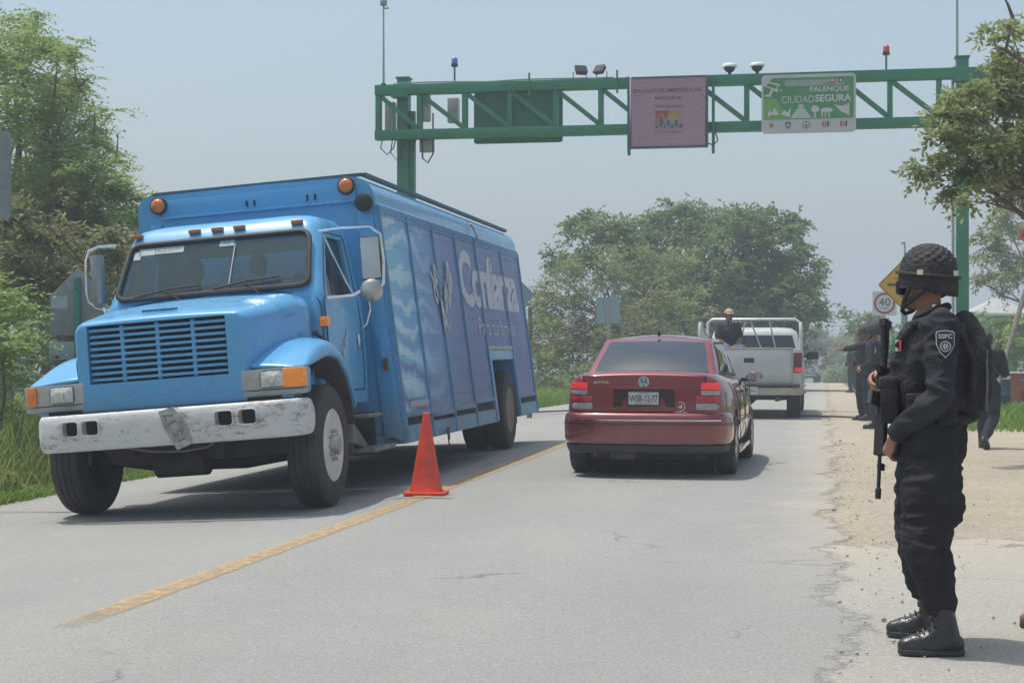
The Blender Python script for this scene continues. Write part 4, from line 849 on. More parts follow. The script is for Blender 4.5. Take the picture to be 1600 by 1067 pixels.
# fenders
def fender(s):
    out=[(-.70,1.155),(-.60,1.20),(-.42,1.275),(-.15,1.365),(.12,1.395),(.38,1.36),(.60,1.26),(.76,1.10),(.86,.90),(.92,.74)]
    inn=[(-.70,1.145),(-.565,1.15),(-.40,1.16),(-.20,1.20),(.08,1.235),(.34,1.21),(.53,1.13),(.68,1.0),(.79,.86),(.86,.72)]
    rings=[]
    for (oy,oz),(iy,iz) in zip(out,inn):
        def P(x,t,dz=0): return (s*x,oy+(iy-oy)*t,oz+(iz-oz)*t+dz)
        rings.append([P(.62,0,.035),P(.86,0,.03),P(1.04,0,.012),P(1.135,0,-.012),P(1.18,.30),P(1.195,.7),P(1.195,1.0),P(1.16,1.0),P(.62,1.0)])
    f=prt(MB().loft(rings),'fender',TB,sub=2,smooth=50)
    # front lip that runs down beside the lamp
    prt(MB().prism([(s*1.135,-.72,.92),(s*1.135,-.72,1.16),(s*1.165,-.60,1.175),(s*1.19,-.52,1.12),(s*1.19,-.50,.93)] if True else [],(0,0,0)) if False else MB().loft([[(s*1.10,-.66,z),(s*1.17,-.64,z),(s*1.195,-.56,z),(s*1.195,-.50+.06*max(0,(z-1.0)/.16),z),(s*1.12,-.50,z)] for z in (.93,.99,1.08,1.17)]),'fender_edge',TB,f,sub=1)
    # dark inner liner
    ln=[(-.50,.85),(-.45,1.05),(-.22,1.19),(.08,1.225),(.36,1.19),(.60,1.03),(.72,.86),(.80,.62)]
    prt(MB().loft([[(s*1.17,y,z),(s*.55,y,z),(s*.55,y+.012,z+.012),(s*1.17,y+.012,z+.012)] for y,z in ln]),'wheel_liner',mat('liner_dust',(.07,.062,.052),.9,var=.3),f)
    # headlamp
    x0,x1=(.675,1.215); h=.165; z0=.985
    hb=prt(MB().box(min(s*x0,s*1.19),max(s*x0,s*1.19),-.735,-.60,z0,z0+h),'headlight',mat('dull_lamp_bezel',(.42,.41,.39),.5,.3,var=.1),bevel=.006)
    a=.04 if s<0 else .115; cx=x0+.12+a
    prt(MB().plate([(x*1,y) for x,y in rrect(.215,.145,.025)],(s*(cx+.03),-.734,z0+h/2),(1,0,0),(0,0,1),.012),'lamp_rim',mat('lamp_rubber',(.12,.13,.12),.6),hb,bevel=.003)
    gb=MB().grid(lambda u,w_:((s*(cx+.03))+(u-.5)*.195,-.747-.022*math.sin(math.pi*u)*math.sin(math.pi*w_),z0+h/2+(w_-.5)*.125),10,8)
    prt(gb,'lens',mat('fluted_glass',(.58,.60,.58),.12,.1,var=.25,vscale=25,coat=.5,bump=.4,bscale=30),hb)
    prt(MB().lathe((s*(cx+.03),-.772,z0+h/2),(0,-1,0),[(0,.032),(.006,.03),(.009,.01)],16),'bulb_shield',mat('lamp_core',(.62,.62,.56),.2,.3),hb)
    xa,xb=(1.03,1.20) if s>0 else (1.085,1.165)
    prt(MB().box(min(s*xa,s*xb),max(s*xa,s*xb),-.755,-.62,z0+.008,z0+h-.004),'turn_signal',M_amber_lit if s>0 else M_amber,hb,bevel=.012)
    prt(MB().box(min(s*.68,s*1.19),max(s*.68,s*1.19),-.73,-.62,.935,.978),'lamp_trim',mat('grey_trim',(.35,.35,.34),.5,var=.15),hb,bevel=.005)
two(fender)
# bumper with four slots
bs=[(-.02,.600),(.03,.598),(.05,.612),(.062,.66),(.068,.75),(.062,.84),(.05,.888),(.03,.902),(-.02,.90)]
pth=[(-1.00,-.62),(-1.01,-.74),(-.985,-.84),(-.90,-.895),(-.7,-.92),(-.3,-.935),(.1,-.94),(.6,-.935),(.92,-.91),(1.06,-.865),(1.13,-.78),(1.155,-.66),(1.15,-.50)]
bmp=MB().sweep([p for p in pth],[( q[0],q[1]) for q in bs])
cuts=[MB().plate([(x,y) for x,y in rrect(.150,.118,.03,3)],(cx,-1.1,.785),(1,0,0),(0,0,1),-.3) for cx in (-.70,-.525,.60,.795)]
bp_=prt(bmp,'bumper',M_bump,sub=1,cuts=cuts,smooth=40)
for cx in (-.70,-.525,.60,.795):
    rr=rrect(.156,.124,.03,3); rr.append(rr[0]); prt(MB().tube([(cx+x,-1.008,.785+y) for x,y in rr],.008,6),'slot_rim',M_bump,bp_)
prt(MB().box(-1.0,1.05,-.84,-.60,.66,.86),'bumper_core',M_dark,bp_)
prt(MB().box(-1.0,1.0,-.72,-.55,.80,.93),'gap_filler',M_dark,bp_)
Mp=BM@Matrix.Translation((.20,-1.02,.745))@Matrix.Rotation(R_(-24),4,'Y')@Matrix.Rotation(R_(6),4,'X')
pl=MB().plate([(-.075,-.17),(.06,-.18),(.085,-.02),(.07,.15),(-.06,.17),(-.085,.03)],(0,0,0),(1,0,0),(0,0,1),.006); pb=pl.build('number_plate',mat('bent_plate',(.36,.36,.35),.45,.4,var=.3,vscale=12,bump=.6,bscale=12),bp_,M=Mp,bevel=.002)
MB().text('15 17',(.035,-.0075,-.12),(0,0,1),(-1,0,0),.25,.075,.002).build('lettering',mat('plate_ink',(.14,.14,.14),.6),pb,M=Mp)
# chassis, axle, oil pan, dangling hose
MF=mat('dirty_underbody',(.022,.021,.019),.8,var=.4)
prt(MB().loft([[(-.55,y,.45),(.95,y,.45),(1.0,y,.9),(-.9,y,.9)] for y in (-.5,.4)]).box(-.45,-.33,-.6,10.2,.52,.78).box(.33,.45,-.6,10.2,.52,.78).tube([(-.2,-.45,.44),(.25,-.45,.44)],.12,14),'chassis',MF,bevel=.02)
prt(MB().tube([(-.9,0,.5),(-.4,0,.42),(.4,0,.42),(.95,0,.5)],.075,8),'front_axle',MF,M=WM)
prt(MB().tube([(-.9,8.3,.5),(-.25,8.3,.5),(0,8.3,.5),(.25,8.3,.5),(.9,8.3,.5)],[.09,.09,.2,.09,.09],10),'rear_axle',MF,M=WM)
prt(MB().tube([(-.35,-.72,.60),(-.1,-.76,.555),(.15,-.76,.54),(.35,-.74,.56),(.42,-.7,.60)],.011,6),'hose',mat('old_hose',(.2,.15,.12),.8))
prt(MB().loft([[(.42,-.78,.60),(.52,-.78,.60),(.50,-.78,.47),(.45,-.78,.45)],[(.42,-.70,.60),(.52,-.70,.60),(.50,-.70,.47),(.45,-.70,.45)]]),'tow_hook',MF,bevel=.01)
# cab shell with real window openings
def plan(hw,y0,y1,r,z,n=5,x0=0):
    pts=[]
    for cx,cy,a in ((hw-r,y0+r,-90),(hw-r,y1-r,0),(-hw+r,y1-r,90),(-hw+r,y0+r,180)): pts+=[(p[0]+x0,p[1],z) for p in arc(cx,cy,r,a,a+90,n)]
    return pts
lv=[(1.02,.58,1.98,.10,.80),(1.03,.57,1.98,.10,1.2),(1.03,.57,1.98,.10,1.55),(1.015,.58,1.98,.10,1.80),(.995,.615,1.975,.11,1.86),(.955,.80,1.965,.12,2.14),(.915,.985,1.95,.13,2.42),(.895,1.02,1.94,.14,2.475),(.85,1.08,1.90,.16,2.53),(.74,1.2,1.82,.2,2.565)]
inn=MB().loft([plan(hw-.05,y0+.06,y1-.05,r,z) for hw,y0,y1,r,z in [(1.02,.58,1.98,.10,.86)]+lv[1:8]])
WO=Vector((0,.585,1.825)); EX=Vector((1,0,0)); EY=Vector((0,.40,.60)).normalized(); EN=EX.cross(EY)
def wsp(w0,w1,s0,s1,r):
    o=[]
    for x,y in rrect(2,s1-s0,r,5):
        t=(y+(s1-s0)/2)/(s1-s0); xx=abs(x)-1; o.append(((w0+(w1-w0)*t+xx)*(1 if x>0 else -1),y+(s0+s1)/2))
    return o
wso=wsp(.90,.845,.045,.66,.09)
cw=MB().plate(wso,WO-EN*.14,EX,EY,.34)
def swp(x): return [(x,y,z) for y,z in ((.78,1.79),(.98,2.10),(1.10,2.30),(1.16,2.335),(1.64,2.335),(1.66,1.79))]
cside=MB().prism(swp(.75),(.5,0,0)); cside2=MB().prism(swp(-1.25),(.5,0,0))
cback=MB().prism([(-.6,1.8,1.95),(.6,1.8,1.95),(.6,1.8,2.3),(-.6,1.8,2.3)],(0,.4,0))
cab=prt(MB().loft([plan(*a) for a in lv]),'cab',TB,cuts=[inn,cw,cside,cside2,cback],smooth=38)
rr=[WO+EX*x+EY*y+EN*.03 for x,y in wso]; rr.append(rr[0]); rr.append(rr[1])
prt(MB().tube(rr,.026,8,caps=False),'windshield_seal',M_black,cab)
GL=glassmat('windscreen_glass',(.08,.14,.17),.20,.05)
wsg=prt(MB().plate(wso,WO+EN*.012,EX,EY,.006),'windshield',GL,cab)
def st(x,y,w,h,mt,nm='sticker',d=.02): return prt(MB().plate([(x,y),(x+w,y),(x+w,y+h),(x,y+h)],WO+EN*d,EX,EY,.002),nm,mt,wsg)
M_st=mat('pale_window_sticker',(.32,.40,.40),.5,var=.05)
st(-.77,.545,.155,.075,M_st); st(-.61,.55,.27,.07,M_st); st(-.815,.5,.065,.09,M_st); st(.0,.57,.14,.09,mat('blue_window_sticker',(.25,.38,.46),.5))
prt(MB().text('K-5 017*',WO+EN*.023+EX*-.59+EY*.565,EX,EY,.22,.04,.001),'lettering',mat('sticker_ink',(.12,.17,.18),.6),wsg); prt(MB().text('12',WO+EN*.023+EX*.045+EY*.59,EX,EY,.05,.05,.001),'lettering',mat('sticker_ink',(.1,.15,.17),.6),wsg)
prt(MB().tube([WO+EN*.03+EX*.155+EY*.10,WO+EN*.03+EX*.155+EY*.58],.007,6),'divider_bar',mat('grey_trim',(.35,.35,.34),.5),wsg)
for x0,x1,z in ((-.72,-.12,.10),(.02,.62,.12)):
    w=MB(); w.tube([WO+EN*.05+EX*x0+EY*(z-.045),WO+EN*.055+EX*(x0+.30)+EY*(z+.01),WO+EN*.05+EX*x1+EY*(z+.035)],.011,6); w.tube([WO+EN*.06+EX*(x0+.28)+EY*z,WO+EN*.04+EX*(x0+.45)+EY*-.02],.009,6)
    prt(w,'wiper',M_black,cab)
# dashboard, papers, seats
din=prt(MB().box(-.93,.93,.70,1.02,1.55,1.83),'dashboard',mat('dusty_dash',(.08,.085,.085),.8),cab,bevel=.04)
prt(MB().plate([(-.62,.01),(-.16,-.02),(-.20,.15),(-.66,.10)],(0,.74,1.845),(1,0,0),(0,1,.25),.004),'paper',mat('paper',(.75,.78,.78),.8),din)
prt(MB().plate([(.20,.02),(.66,.0),(.62,.12),(.22,.12)],(0,.76,1.845),(1,0,0),(0,1,.25),.004),'paper',mat('paper',(.75,.78,.78),.8),din)
prt(MB().box(-.9,.9,1.45,1.9,1.1,1.42).box(-.9,.9,1.78,1.92,1.42,2.0),'seat',mat('brown_vinyl',(.06,.045,.04),.7),cab,bevel=.04)
prt(MB().tube([(.52+.17*math.cos(a),1.12-.05*math.sin(a),1.83+.16*math.sin(a)) for a in [math.pi*2*i/20 for i in range(21)]],.014,6,caps=False),'steering_wheel',M_black,cab)
for i,x in enumerate((-.83,-.27,-.05,.16,.71)):
    prt(MB().box(x-.055,x+.055,.985,1.05,2.463,2.500),'marker_lamp',mat('faded_amber',(.50,.15,.06),.35,var=.15,vscale=30),cab,bevel=.012)
# doors
for s in (-1,1):
    ol=[(.62,.93),(.62,1.70),(.66,1.76),(1.08,2.36),(1.14,2.38),(1.70,2.38),(1.73,2.33),(1.76,1.70),(1.78,1.0),(1.74,.92)]
    def dx(z): return float(np.interp(z,[.8,1.2,1.55,1.8,1.86,2.14,2.42],[1.02,1.03,1.03,1.015,.995,.955,.915]))
    g=MB(); n=len(ol)
    for i in range(n):
        y0,z0=ol[i]; y1,z1=ol[(i+1)%n]; seg=4
        g.tube([(s*(dx(z0+(z1-z0)*q/seg)+.002),y0+(y1-y0)*q/seg,z0+(z1-z0)*q/seg) for q in range(seg+1)],.007,4)
    d=prt(g,'door',mat('door_gap',(.02,.07,.14),.7),cab)
    prt(MB().prism([(s*1.034,1.60,1.31),(s*1.034,1.72,1.31),(s*1.034,1.72,1.44),(s*1.034,1.60,1.44)],(s*.014,0,0)),'handle',M_chrome,d,bevel=.005)
    gl_=glassmat('side_glass',(.03,.035,.035),.55,.05)
    prt(MB().prism([(s*(dx(z)-.03),y,z) for y,z in ((.80,1.80),(.98,2.10),(1.10,2.31),(1.62,2.33),(1.64,1.80))],(-s*.005,0,0)),'window',gl_,d)
    prt(MB().prism([(s*(dx(z)-.02),y,z) for y,z in ((1.08,1.79),(1.11,1.79),(1.13,2.33),(1.10,2.33))],(s*.01,0,0)),'window_bar',M_black,d)
    if s>0:
        sb_=mat('silver_sticker',(.52,.52,.56),.5); k=MB(); ey2=(0,.22,1); 
        k.text('el Agua',(1.037,1.10,1.20),(0,.28,.30),(0,-.10,.12),.75,.7,.003,bold=.03,shear=.2); k.text('Agua',(1.037,1.15,1.02),(0,.12,0),(0,.02,.05),1.4,1.1,.002)
        prt(k,'lettering',sb_,d)
# side marker and hood latch
prt(MB().box(1.0,1.075,.50,.60,1.50,1.585),'side_marker',M_amber_lit,cab,bevel=.015)
lt=MB(); lt.tube([(1.01,.28,1.44),(1.06,.32,1.40),(1.08,.48,1.32),(1.06,.60,1.27)],.016,6); lt.ball((1.02,.28,1.44),.03,8); prt(lt,'hood_latch',M_black)
# mirrors
def mirror(s):
    y=.75; mk=MB()
    hx=1.33 if s>0 else 1.06; wx=.20 if s>0 else .12
    bars=MB()
    if s>0:
        bars.tube([(.97,.80,2.36),(1.2,y-.02,2.36),(1.46,y-.02,2.345),(1.545,y-.02,2.28),(1.56,y-.02,2.05),(1.545,y-.02,1.84),(1.50,y,1.80),(1.40,y,1.80)],.014,8)
        bars.tube([(1.0,.82,2.33),(1.12,.78,2.05),(1.26,y,1.75)],.011,6); bars.tube([(1.04,.66,1.75),(1.26,y,1.76),(1.38,y,1.82)],.014,6)
        bars.tube([(1.38,y,1.82),(1.40,y,1.62),(1.36,y,1.50),(1.30,y+.02,1.46)],.010,6)
    else:
        bars.tube([(-.95,.80,2.40),(-1.1,y,2.40),(-1.20,y,2.37),(-1.235,y,2.28),(-1.25,y,2.0),(-1.235,y,1.90),(-1.19,y,1.86),(-1.05,.78,1.80)],.013,8); bars.tube([(-1.10,y,1.84),(-1.02,.7,1.72)],.014,6)
    f=prt(bars,'mirror',M_chrome)
    if s>0:
        prt(MB().box(1.345,1.535,y-.0,y+.05,1.885,2.27),'housing',M_black,f,bevel=.015)
        prt(MB().box(1.355,1.525,y-.012,y-.001,1.895,2.26),'mirror_back',mat('mirror_shell',(.50,.53,.56),.35,.2,var=.05),f,bevel=.004)
        prt(MB().lathe((1.43,y-.0,1.79),(0,-1,0),[(0,.02),(.0,.095),(.012,.105),(.03,.09),(.045,.05),(.05,.01)],24),'round_mirror',mat('dusty_chrome',(.48,.46,.42),.3,.8,var=.15),f,smooth=50)
    else:
        prt(MB().tube([(-1.125,y,1.88),(-1.125,y,2.32)],.062,16),'housing',mat('mirror_shell2',(.30,.31,.32),.3,.7,var=.15),f,bevel=.01)
two(mirror)
# steps behind the front wheel
prt(MB().box(.95,1.22,1.12,1.62,.66,.69).box(.95,1.24,1.15,1.95,.34,.38).box(1.0,1.04,1.14,1.2,.34,.68).prism([(.98,1.0,.45),(.98,1.5,.36),(.98,1.5,.42),(.98,1.1,.62)],(.1,0,0)),'cab_step',mat('worn_step',(.22,.21,.2),.7,.2,var=.3),bevel=.008)
prt(MB().cyl((.55,2.2,.5),(1.0,2.2,.5),.2,n=20),'air_tank',MF)
# box body
def hull(y,o=0.0):
    def cr(cx,cz,r,a0,a1,n=6): return [(cx+(r+o)*math.cos(R_(a0+(a1-a0)*i/n)),cz+(r+o)*math.sin(R_(a0+(a1-a0)*i/n))) for i in range(n+1)]
    p=[(-1.33-o,.36-o),(-1.27-o,2.70)]+cr(-1.13,2.85,.135,178,92)+[(-.5,2.99+o),(0,2.998+o),(.5,2.99+o)]
    q=cr(.935,2.76,.228,88,10)+[(1.165+o,2.70),(1.295+o,.36-o)]
    return [(x,y,z) for x,z in p+q]
wc=MB().box(.6,1.6,7.17,8.75,.2,1.14); wc2=MB().box(-1.6,-.6,7.17,8.75,.2,1.14)
box=prt(MB().loft([hull(2.15),hull(10.25)]),'cargo_box',TB,cuts=[wc,wc2],smooth=25)
prt(MB().box(-1.0,1.0,7.12,8.8,.5,1.16),'wheel_well',M_dark,box)
# front wall framing
fr=MB(); fr.prism([(-1.27,2.145,.40),(-1.12,2.145,.40),(-1.02,2.145,2.70),(-1.13,2.145,2.70)],(0,-.03,0)); fr.prism([(1.27,2.145,.40),(1.10,2.145,.40),(.98,2.145,2.70),(1.13,2.145,2.70)],(0,-.03,0)); fr.box(-1.0,.985,2.118,2.146,2.76,2.93); fr.box(-1.0,.985,2.10,2.146,2.74,2.765)
prt(fr,'front_frame',TB,box,bevel=.004)
for x in (-1.03,.90):
    l_=prt(MB().lathe((x,2.118,2.88 if x<0 else 2.90),(0,-1,0),[(0,.088),(.02,.088),(.03,.075)],24),'clearance_lamp',M_black,box,smooth=50)
    prt(MB().lathe((x,2.088,2.88 if x<0 else 2.90),(0,-1,0),[(0,.07),(.02,.066),(.032,.04),(.036,.005)],24),'lens',mat('clearance_amber',(.62,.17,.035),.25,var=.12,vscale=25,coat=.4),l_,smooth=60)
hn=prt(MB().lathe((1.08,2.118,2.715),(0,-1,0),[(0,.06),(.05,.085),(.09,.09),(.10,.07)],20),'horn',M_black,box,smooth=50)
for x in (-.12,-.04,.50,.58): prt(MB().box(x-.008,x+.008,2.10,2.117,2.79,2.85),'bracket',M_black,box)
prt(MB().box(1.08,1.2,2.09,2.115,1.14,1.5).box(1.12,1.17,2.06,2.09,1.18,1.4),'latch_plate',TB,box,bevel=.006); prt(MB().box(1.15,1.19,2.05,2.09,1.08,1.2),'latch',mat('rusty_iron',(.14,.07,.04),.8),box)
for x,y0,y1 in ((1.06,2.2,10.1),(-1.10,2.2,10.1)): prt(MB().box(x-.025,x+.025,y0,y1,2.985,3.022),'roof_rail',mat('slate_rail',(.05,.11,.16),.6),box)
prt(MB().box(-1.08,1.04,2.17,2.22,2.99,3.022),'roof_rail',mat('slate_rail',(.05,.11,.16),.6),box)
# ribbed awning above the shutters
def sx(z): return 1.295-(z-.36)/(2.70-.36)*.13
for s in (1,):
    aw=MB()
    for k in range(5): z=2.60+k*.022; aw.prism([(s*(sx(z)+.006),2.16,z),(s*(sx(z)+.030),2.16,z+.004),(s*(sx(z)+.022),2.16,z+.020)],(0,8.08,0))
    prt(aw,'awning',TB,box)
# shutters with advert
m,nt,b,L=nodes_mat('water_advert'); v,xyz=coords(nt)
gy=mapr(nt,xyz[1],2.2,10.4)
wob=mth(nt,'MULTIPLY',mth(nt,'SUBTRACT',nz(nt,v,1.2,6,.6),.5),.22)
base=ramp(nt,mth(nt,'ADD',gy,wob),(0.0,(.17,.46,.66)),(.11,(.10,.36,.64)),(.24,(.10,.24,.50)),(.4,(.085,.145,.37)),(1.0,(.095,.14,.35)))
wv=nt.nodes.new('ShaderNodeTexWave'); wv.inputs['Scale'].default_value=1.1; wv.inputs['Distortion'].default_value=9; wv.inputs['Detail'].default_value=4; wv.bands_direction='Z'; L(v,wv.inputs['Vector'])
sw=mth(nt,'MULTIPLY',ramp(nt,wv.outputs['Fac'],(.55,0),(.85,.9)),ramp(nt,gy,(.06,1),(.27,0)))
c=mixc(nt,sw,base,(.45,.66,.74)); sw2=mth(nt,'MULTIPLY',ramp(nt,wv.outputs['Fac'],(.10,.75),(.32,0)),mth(nt,'MULTIPLY',ramp(nt,gy,(.08,1),(.30,0)),mapr(nt,xyz[2],1.7,1.1),True))
c=mixc(nt,sw2,c,(.12,.05,.26))
c=mixc(nt,mth(nt,'MULTIPLY',ramp(nt,nz(nt,v,2.3,7,.7),(.5,0),(.75,.4)),1.0),c,(.28,.33,.5))
dust=mth(nt,'MULTIPLY',mapr(nt,xyz[2],1.2,.45),nz(nt,v,3,6,.7)); c=mixc(nt,mth(nt,'MULTIPLY',dust,.9,True),c,(.30,.30,.32))
sl_=mth(nt,'FRACT',mth(nt,'MULTIPLY',xyz[2],4.6)); seam=ramp(nt,sl_,(.0,1),(.035,0)); c=mixc(nt,mth(nt,'MULTIPLY',seam,.22),c,(.03,.06,.14))
L(c,b.inputs['Base Color']); b.inputs['Roughness'].default_value=.38; bumpn(nt,mth(nt,'ADD',mth(nt,'ADD',mth(nt,'MULTIPLY',seam,-.22),nz(nt,v,1.6,4,.5)),mth(nt,'MULTIPLY',nz(nt,v,9,3),.12)),.03,.8)
ADV=m
ribs=[2.18,3.32,4.50,5.72,6.96,8.76,10.22]
for s in (1,):
    for i in range(6):
        y0,y1=ribs[i]+.03,ribs[i+1]-.03; zb=(.66,.62,.64,.68,1.32,.66)[i]
        def P(y,z,o): return (s*(sx(z)+o),y,z)
        sh=prt(MB().loft([[P(y0,zb,.002),P(y1,zb,.002),P(y1,2.60,.002),P(y0,2.60,.002)],[P(y0,zb,.014),P(y1,zb,.014),P(y1,2.60,.014),P(y0,2.60,.014)]]),'shutter',ADV,box)
        prt(MB().prism([P(y0,zb-.05,.002),P(y0,zb-.05,.03),P(y0,zb,.03),P(y0,zb,.002)],(0,y1-y0,0)),'shutter_bar',mat('scuffed_blue_steel',(.13,.28,.42),.4,.4,var=.2) if i!=4 else mat('scuffed_metal',(.42,.42,.40),.4,.5,var=.2),sh,bevel=.004)
        if i!=4: prt(MB().prism([P(y0,.53,.001),P(y0,.53,.004),P(y0,zb-.055,.004),P(y0,zb-.055,.001)],(0,y1-y0,0)),'locker_gap',M_dark,sh)
    for y in ribs:
        w=.028
        rb=MB().loft([[(s*(sx(z)+o),y+dy,z) for o,dy in ((0,-w),(.034,-w*.6),(.034,w*.6),(0,w))] for z in (.37,1.0,2.0,2.66)])
        prt(rb,'rib',mat('rib_blue',(.10,.25,.42),.45,.2,var=.15),box)
    for y0,y1 in ((2.21,7.15),(8.77,10.20)):
        prt(MB().prism([(s*(sx(.37)+.004),y0,.37),(s*(sx(.37)+.02),y0,.37),(s*(sx(.52)+.02),y0,.52),(s*(sx(.52)+.004),y0,.52)],(0,y1-y0,0)),'sill_rail',mat('sill_blue',(.17,.33,.46),.45,.2,var=.15,spots=((.2,.12,.08),6,.66,.05)),box)
    for y0,y1 in ((7.02,7.15),(8.77,8.9)): prt(MB().loft([[(s*(sx(z)+.004),y0,z),(s*(sx(z)+.02),y0,z),(s*(sx(z)+.02),y1,z),(s*(sx(z)+.004),y1,z)] for z in (.52,1.26)]),'arch_panel',TB,box)
    prt(MB().prism([(s*(sx(1.15)+.004),7.15,1.15),(s*(sx(1.15)+.02),7.15,1.15),(s*(sx(1.26)+.02),7.15,1.26),(s*(sx(1.26)+.004),7.15,1.26)],(0,1.62,0)),'arch_panel',TB,box)
# lettering on the right side only where the photo shows it
SX=Vector((0,1,0)); SZ=Vector((-.0555,0,.9985)); so_=Vector((sx(0)+.0165,0,0))
def side_at(y,z): return Vector((sx(z)+.0175,y,z))
M_lt=mat('advert_white',(.50,.52,.60),.45,var=.06,spots=((.35,.38,.5),14,.62,.08))
def side_text(mb,body,y,z,w,h,**kw):
    y0=y
    mb.text(body,side_at(y,z),SX,SZ,w,h,.002,**kw)
k=MB(); side_text(k,'Confianza',5.74,1.79,4.02,.70,bold=.035,space=.86)
prt(k,'lettering',M_lt,box)
k=MB(); side_text(k,'Para tu familia',6.56,1.46,2.6,.21,bold=.0,space=.95); prt(k,'lettering',M_lt,box)
M_lt2=mat('advert_script',(.50,.53,.56),.45,var=.06)
k=MB(); k.text('Agua',side_at(4.62,1.14),Vector((-.03,.55,.62)).normalized(),Vector((0,-.6,.55)).normalized(),1.15,.62,.002,bold=.02,shear=.5); k.text('de',side_at(4.38,1.75),Vector((-.03,.3,.9)).normalized(),Vector((0,-.9,.3)).normalized(),.45,.34,.002,bold=.02,shear=.4)
# splash strokes
for i in range(11):
    a=R_(25+i*24); p=side_at(4.85,1.95); r0_,r1_=.16,.38+.12*(i%3); w_=.012
    d=SX*math.cos(a)*1.2+SZ*math.sin(a); n_=SX*-math.sin(a)+SZ*math.cos(a)
    k.add([p+d*r0_+n_*w_,p+d*r0_-n_*w_,p+d*r1_],[(0,1,2)])
prt(k,'lettering',M_lt2,box)
prt(MB().box(sx(.6),sx(.6)+.03,2.4,3.2,.70,.76),'fleet_number_strip',mat('pale_strip',(.4,.45,.45),.5),box)
# thin strap hanging below the box
prt(MB().tube([(1.33,3.9,.40),(1.34,3.92,.20),(1.335,3.9,.05)],.008,5),'strap',M_black,box); prt(MB().box(1.335,1.35,3.87,3.93,.30,.44),'strap_hook',mat('rusty_iron',(.14,.07,.04),.8),box)
# hook on the awning
prt(MB().tube([(sx(2.6)+.03,6.98,2.62),(sx(2.6)+.06,6.98,2.70),(sx(2.7)+.03,6.97,2.80),(sx(2.7)+.01,6.9,2.86)],.012,6),'hook',mat('bare_hook',(.35,.28,.2),.6),box)
# wheels
def tyre_prof(R,w): return [(-w*.5,R*.60),(-w*.52,R*.74),(-w*.5,R*.9),(-w*.44,R*.965),(-w*.36,R*.99),(-w*.22,R),(-w*.215,R*.982),(-w*.19,R*.982),(-w*.185,R),(-w*.03,R),(-w*.025,R*.982),(w*.025,R*.982),(w*.03,R),(w*.185,R),(w*.19,R*.982),(w*.215,R*.982),(w*.22,R),(w*.36,R*.99),(w*.44,R*.965),(w*.5,R*.9),(w*.52,R*.74),(w*.5,R*.60)]
M_rim=mat('painted_steel_rim',(.62,.61,.58),.45,.1,var=.15,spots=((.2,.12,.08),9,.63,.06))
def wheel(x,y,s,R=.515,w=.27,front=True,M=WM):
    wl=MB().lathe((x,y,R),(s,0,0),tyre_prof(R,w),48,caps=False).build('wheel',M_rubber,trk,M=M,smooth=32)
    rp=[(w*.48,R*.60),(w*.50,R*.585),(w*.44,R*.56),(w*.30,R*.52),(w*.26,R*.44),(w*(.40 if front else -.1),R*.33),(w*(.42 if front else -.15),R*.28)]
    MB().lathe((x,y,R),(s,0,0),rp,40,caps=True).build('rim',M_rim if front else mat('rusty_rim',(.2,.15,.11),.7,var=.25),wl,M=M,smooth=32)
    h=MB(); c0=w*(.42 if front else -.15); h.lathe((x+s*c0,y,R),(s,0,0),[(0,R*.30),(.012,R*.30),(.016,R*.17),(.055,R*.155),(.075,R*.13),(.08,R*.05)],24)
    for i in range(10): a=2*math.pi*i/10; p=Vector((x+s*(c0+.012),y+R*.24*math.cos(a),R+R*.24*math.sin(a))); h.cyl(p,p+Vector((s*.03,0,0)),.018,n=6)
    h.build('hub',mat('greasy_hub',(.42,.42,.40),.4,.3,var=.3),wl,M=M,smooth=40)
    if front:
        h=MB()
        for i in range(4): a=2*math.pi*(i+.5)/4; p=Vector((x+s*(w*.375),y+R*.42*math.cos(a),R+R*.42*math.sin(a))); h.cyl(p-Vector((s*.05,0,0)),p+Vector((s*.012,0,0)),.038,n=14)
        h.build('hand_hole',mat('hole_dark_brown',(.06,.035,.025),.9),wl,M=M)  # hand holes modelled as dark brown plugs in the rim
wheel(1.035,.02,1); wheel(-1.035,.02,-1)
for s in (-1,1): wheel(s*1.10,8.32,s,front=False); wheel(s*.78,8.32,s,front=False)
for s in (-1,1): prt(MB().prism([(s*.62,9.0,.30),(s*1.2,9.0,.30),(s*1.2,9.0,1.0),(s*.62,9.0,1.0)],(0,.012,0)),'mud_flap',M_black,M=WM)
# white quarter-turn shadow keeps real: nothing else
# ---------------------------------------------------------------- sedan
def symring(pts,y):
    """pts: half profile (x,z) from bottom centre to top centre"""
    a=[(x,y,z) for x,z in pts]; b=[(-x,y,z) for x,z in pts[1:-1]][::-1]; return a+b
def patch(c00,c10,c01,c11,bulge,out,u0=0,u1=1,v0=0,v1=1,off=0.0,nu=8,nv=6,shrink=None):
    c00,c10,c01,c11=map(Vector,(c00,c10,c01,c11)); out=Vector(out).normalized()
    def fn(a,b_):
        u=u0+(u1-u0)*a; v=v0+(v1-v0)*b_
        if shrink: u=shrink(u,v)
        p=(c00*(1-u)+c10*u)*(1-v)+(c01*(1-u)+c11*u)*v
        return p+out*(bulge*math.sin(math.pi*min(max(u,0),1))**.8*math.sin(math.pi*min(max(v,0),1))**.8*1.0+off)
    return fn
M_red=mat('maroon_paint',(.20,.007,.013),.32,.25,var=.06,vscale=2,coat=1.0)
